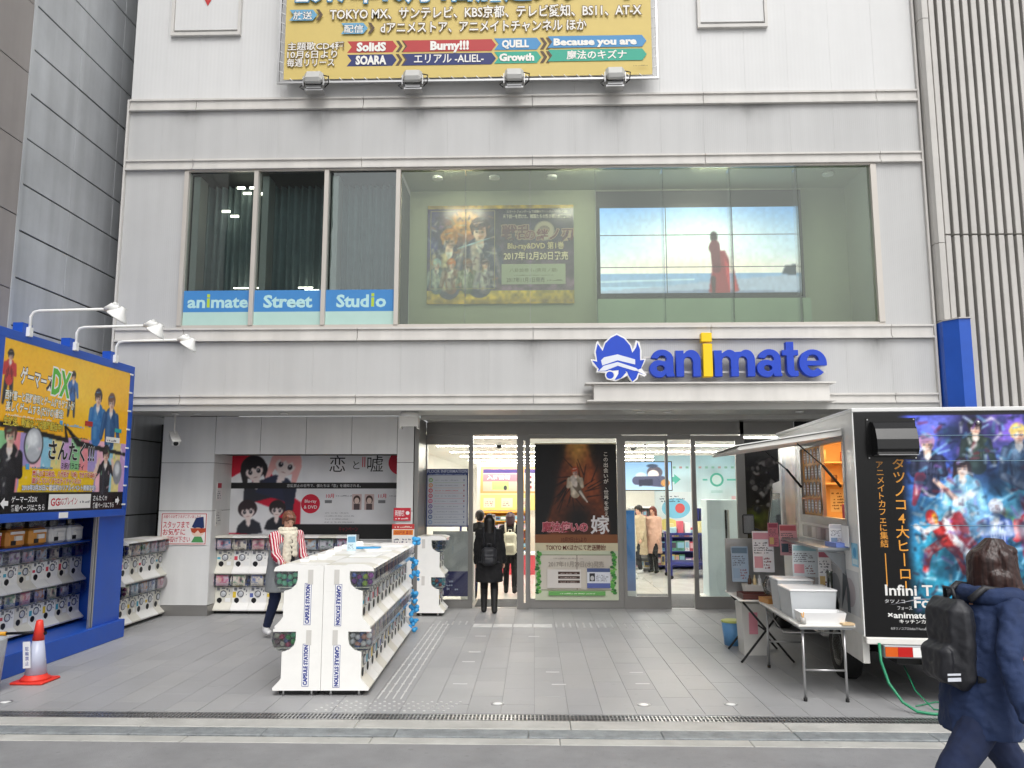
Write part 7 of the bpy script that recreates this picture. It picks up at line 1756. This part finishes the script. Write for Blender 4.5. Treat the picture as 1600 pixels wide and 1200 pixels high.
p = P(); p.rect(0, 0, .07, .018, 'd8dce4'); p.rect(0, .028, .07, .01, 'd8dce4'); w_ = J['wr'][1]
p.build('cuff_mark', m_print, o, (w_.x + .058, w_.y - .03, w_.z + .06), (0, 1, 0), (0, 0, 1)); p.build('bag_mark', m_print, o, (.162, -.27, 1.04), (0, 1, 0), (0, 0, 1))
# woman choosing at the machines
m_vest = mat('grey_vest', '84888a', .8, var=.12, vs=9); m_cream = mat('cream_knit', 'e0d8c4', .9, var=.12, vs=30, bump=.6, bs=120); m_strip = mat('red_striped_cotton', 'b02a44', .8, stripes=('e4dcd8', 0, 34.0, .62))
o, k, J = human('woman in red striped shirt, grey vest and cream scarf beside the double machine row', (-3.33, 10.7, 0), rad(-140), 1.66, ((.16, 0), (-.28, .05)), lean=.16, arms=((.35, .6, .1), (.45, .75, .1)), head=(.42, -.1), top=m_strip, topz=.84, bottom=m_jean, shoes=m_wshoe, hair=m_hairr, style='short', vox=.011, scarf=m_cream)
m = M(m_vest); L_ = J['L']; lay = []
for q in range(9):
    t_ = q / 8; z = .62 + .78 * t_; rx = .205 + .03 * (1 - t_) if t_ < .85 else .15; ry = .155 + .03 * (1 - t_) if t_ < .85 else .12
    lay.append([tuple(Vector((rx * math.cos(2 * PI * j / 20), L_(z) + ry * math.sin(2 * PI * j / 20), z)) * k) for j in range(20)])
m.rings(lay); put('vest', fuse(m, 'vest', m_vest, .012, 5, .02, .1), o)
bx('top_front', m_coatk, o, -.05 * k, .05 * k, (L_(1.1) + .15) * k, (L_(1.1) + .2) * k, .75 * k, 1.3 * k)
# people in the doorway
o, k, J = human('woman with long dark hair in a black coat seen from behind at the open door', (-.72, 13.05, 0), rad(2), 1.55, ((.08, 0), (-.06, 0)), arms=((.1, .15, .18), (.0, .35, .22)), top=m_coatk, topz=.52, flare=.03, bottom=m_coatk, shoes=m_black, shoe_h=.3, hair=m_hairk, style='long', vox=.013, bulk=1.1)
backpack(o, k, m_bag, J['L'], .26, .32, .12, .80)
human('person in dark clothes half hidden in front of the black coated woman', (-.98, 14.6, 0), rad(5), 1.58, ((.12, 0), (-.12, .0)), top=m_coatk, topz=.7, bottom=m_jean, shoes=m_black, hair=m_hairk, style='short', vox=.016)
o, k, J = human('person in black with a cream backpack walking into the shop', (-.45, 15.4, 0), rad(0), 1.52, ((.14, 0), (-.16, .03)), top=m_coatk, topz=.75, bottom=m_coatk, shoes=m_black, hair=mat('plum_hair', '3a2228', .5), style='bob', vox=.015)
backpack(o, k, mat('cream_bag', 'd4cfb8', .7), J['L'], .27, .46, .15, .80, strap=m_cream)
m_ivory = mat('ivory_coat', 'd8d2b4', .8, var=.08); m_beige = mat('beige_coat', 'b8a688', .8, var=.1); m_pinkb = mat('pink_beige_coat', 'd0a894', .8, var=.1)
human('person in ivory coat and dark trousers browsing inside the glass door', (2.12, 17.9, 0), rad(75), 1.52, ((.1, 0), (-.1, 0)), top=m_ivory, topz=.66, flare=.03, bottom=m_jean, shoes=m_wshoe, hair=m_hairk, style='short', vox=.017, head=(.2, 0))
human('person in long beige trench coat standing between the ivory and pink coats', (2.52, 19.3, 0), rad(120), 1.58, ((.05, 0), (-.08, 0)), top=m_beige, topz=.45, flare=.05, bottom=m_coatk, shoes=m_wshoe, hair=m_hairk, style='short', vox=.017, head=(.15, 0))
human('person in pinkish beige long coat with auburn hair farthest inside', (2.86, 20.3 - .9, 0), rad(150), 1.55, ((.05, 0), (-.08, 0)), top=m_pinkb, topz=.48, flare=.04, bottom=m_coatk, shoes=m_black, hair=mat('auburn_hair', '6a2c20', .5), style='bob', vox=.017, head=(.15, 0))
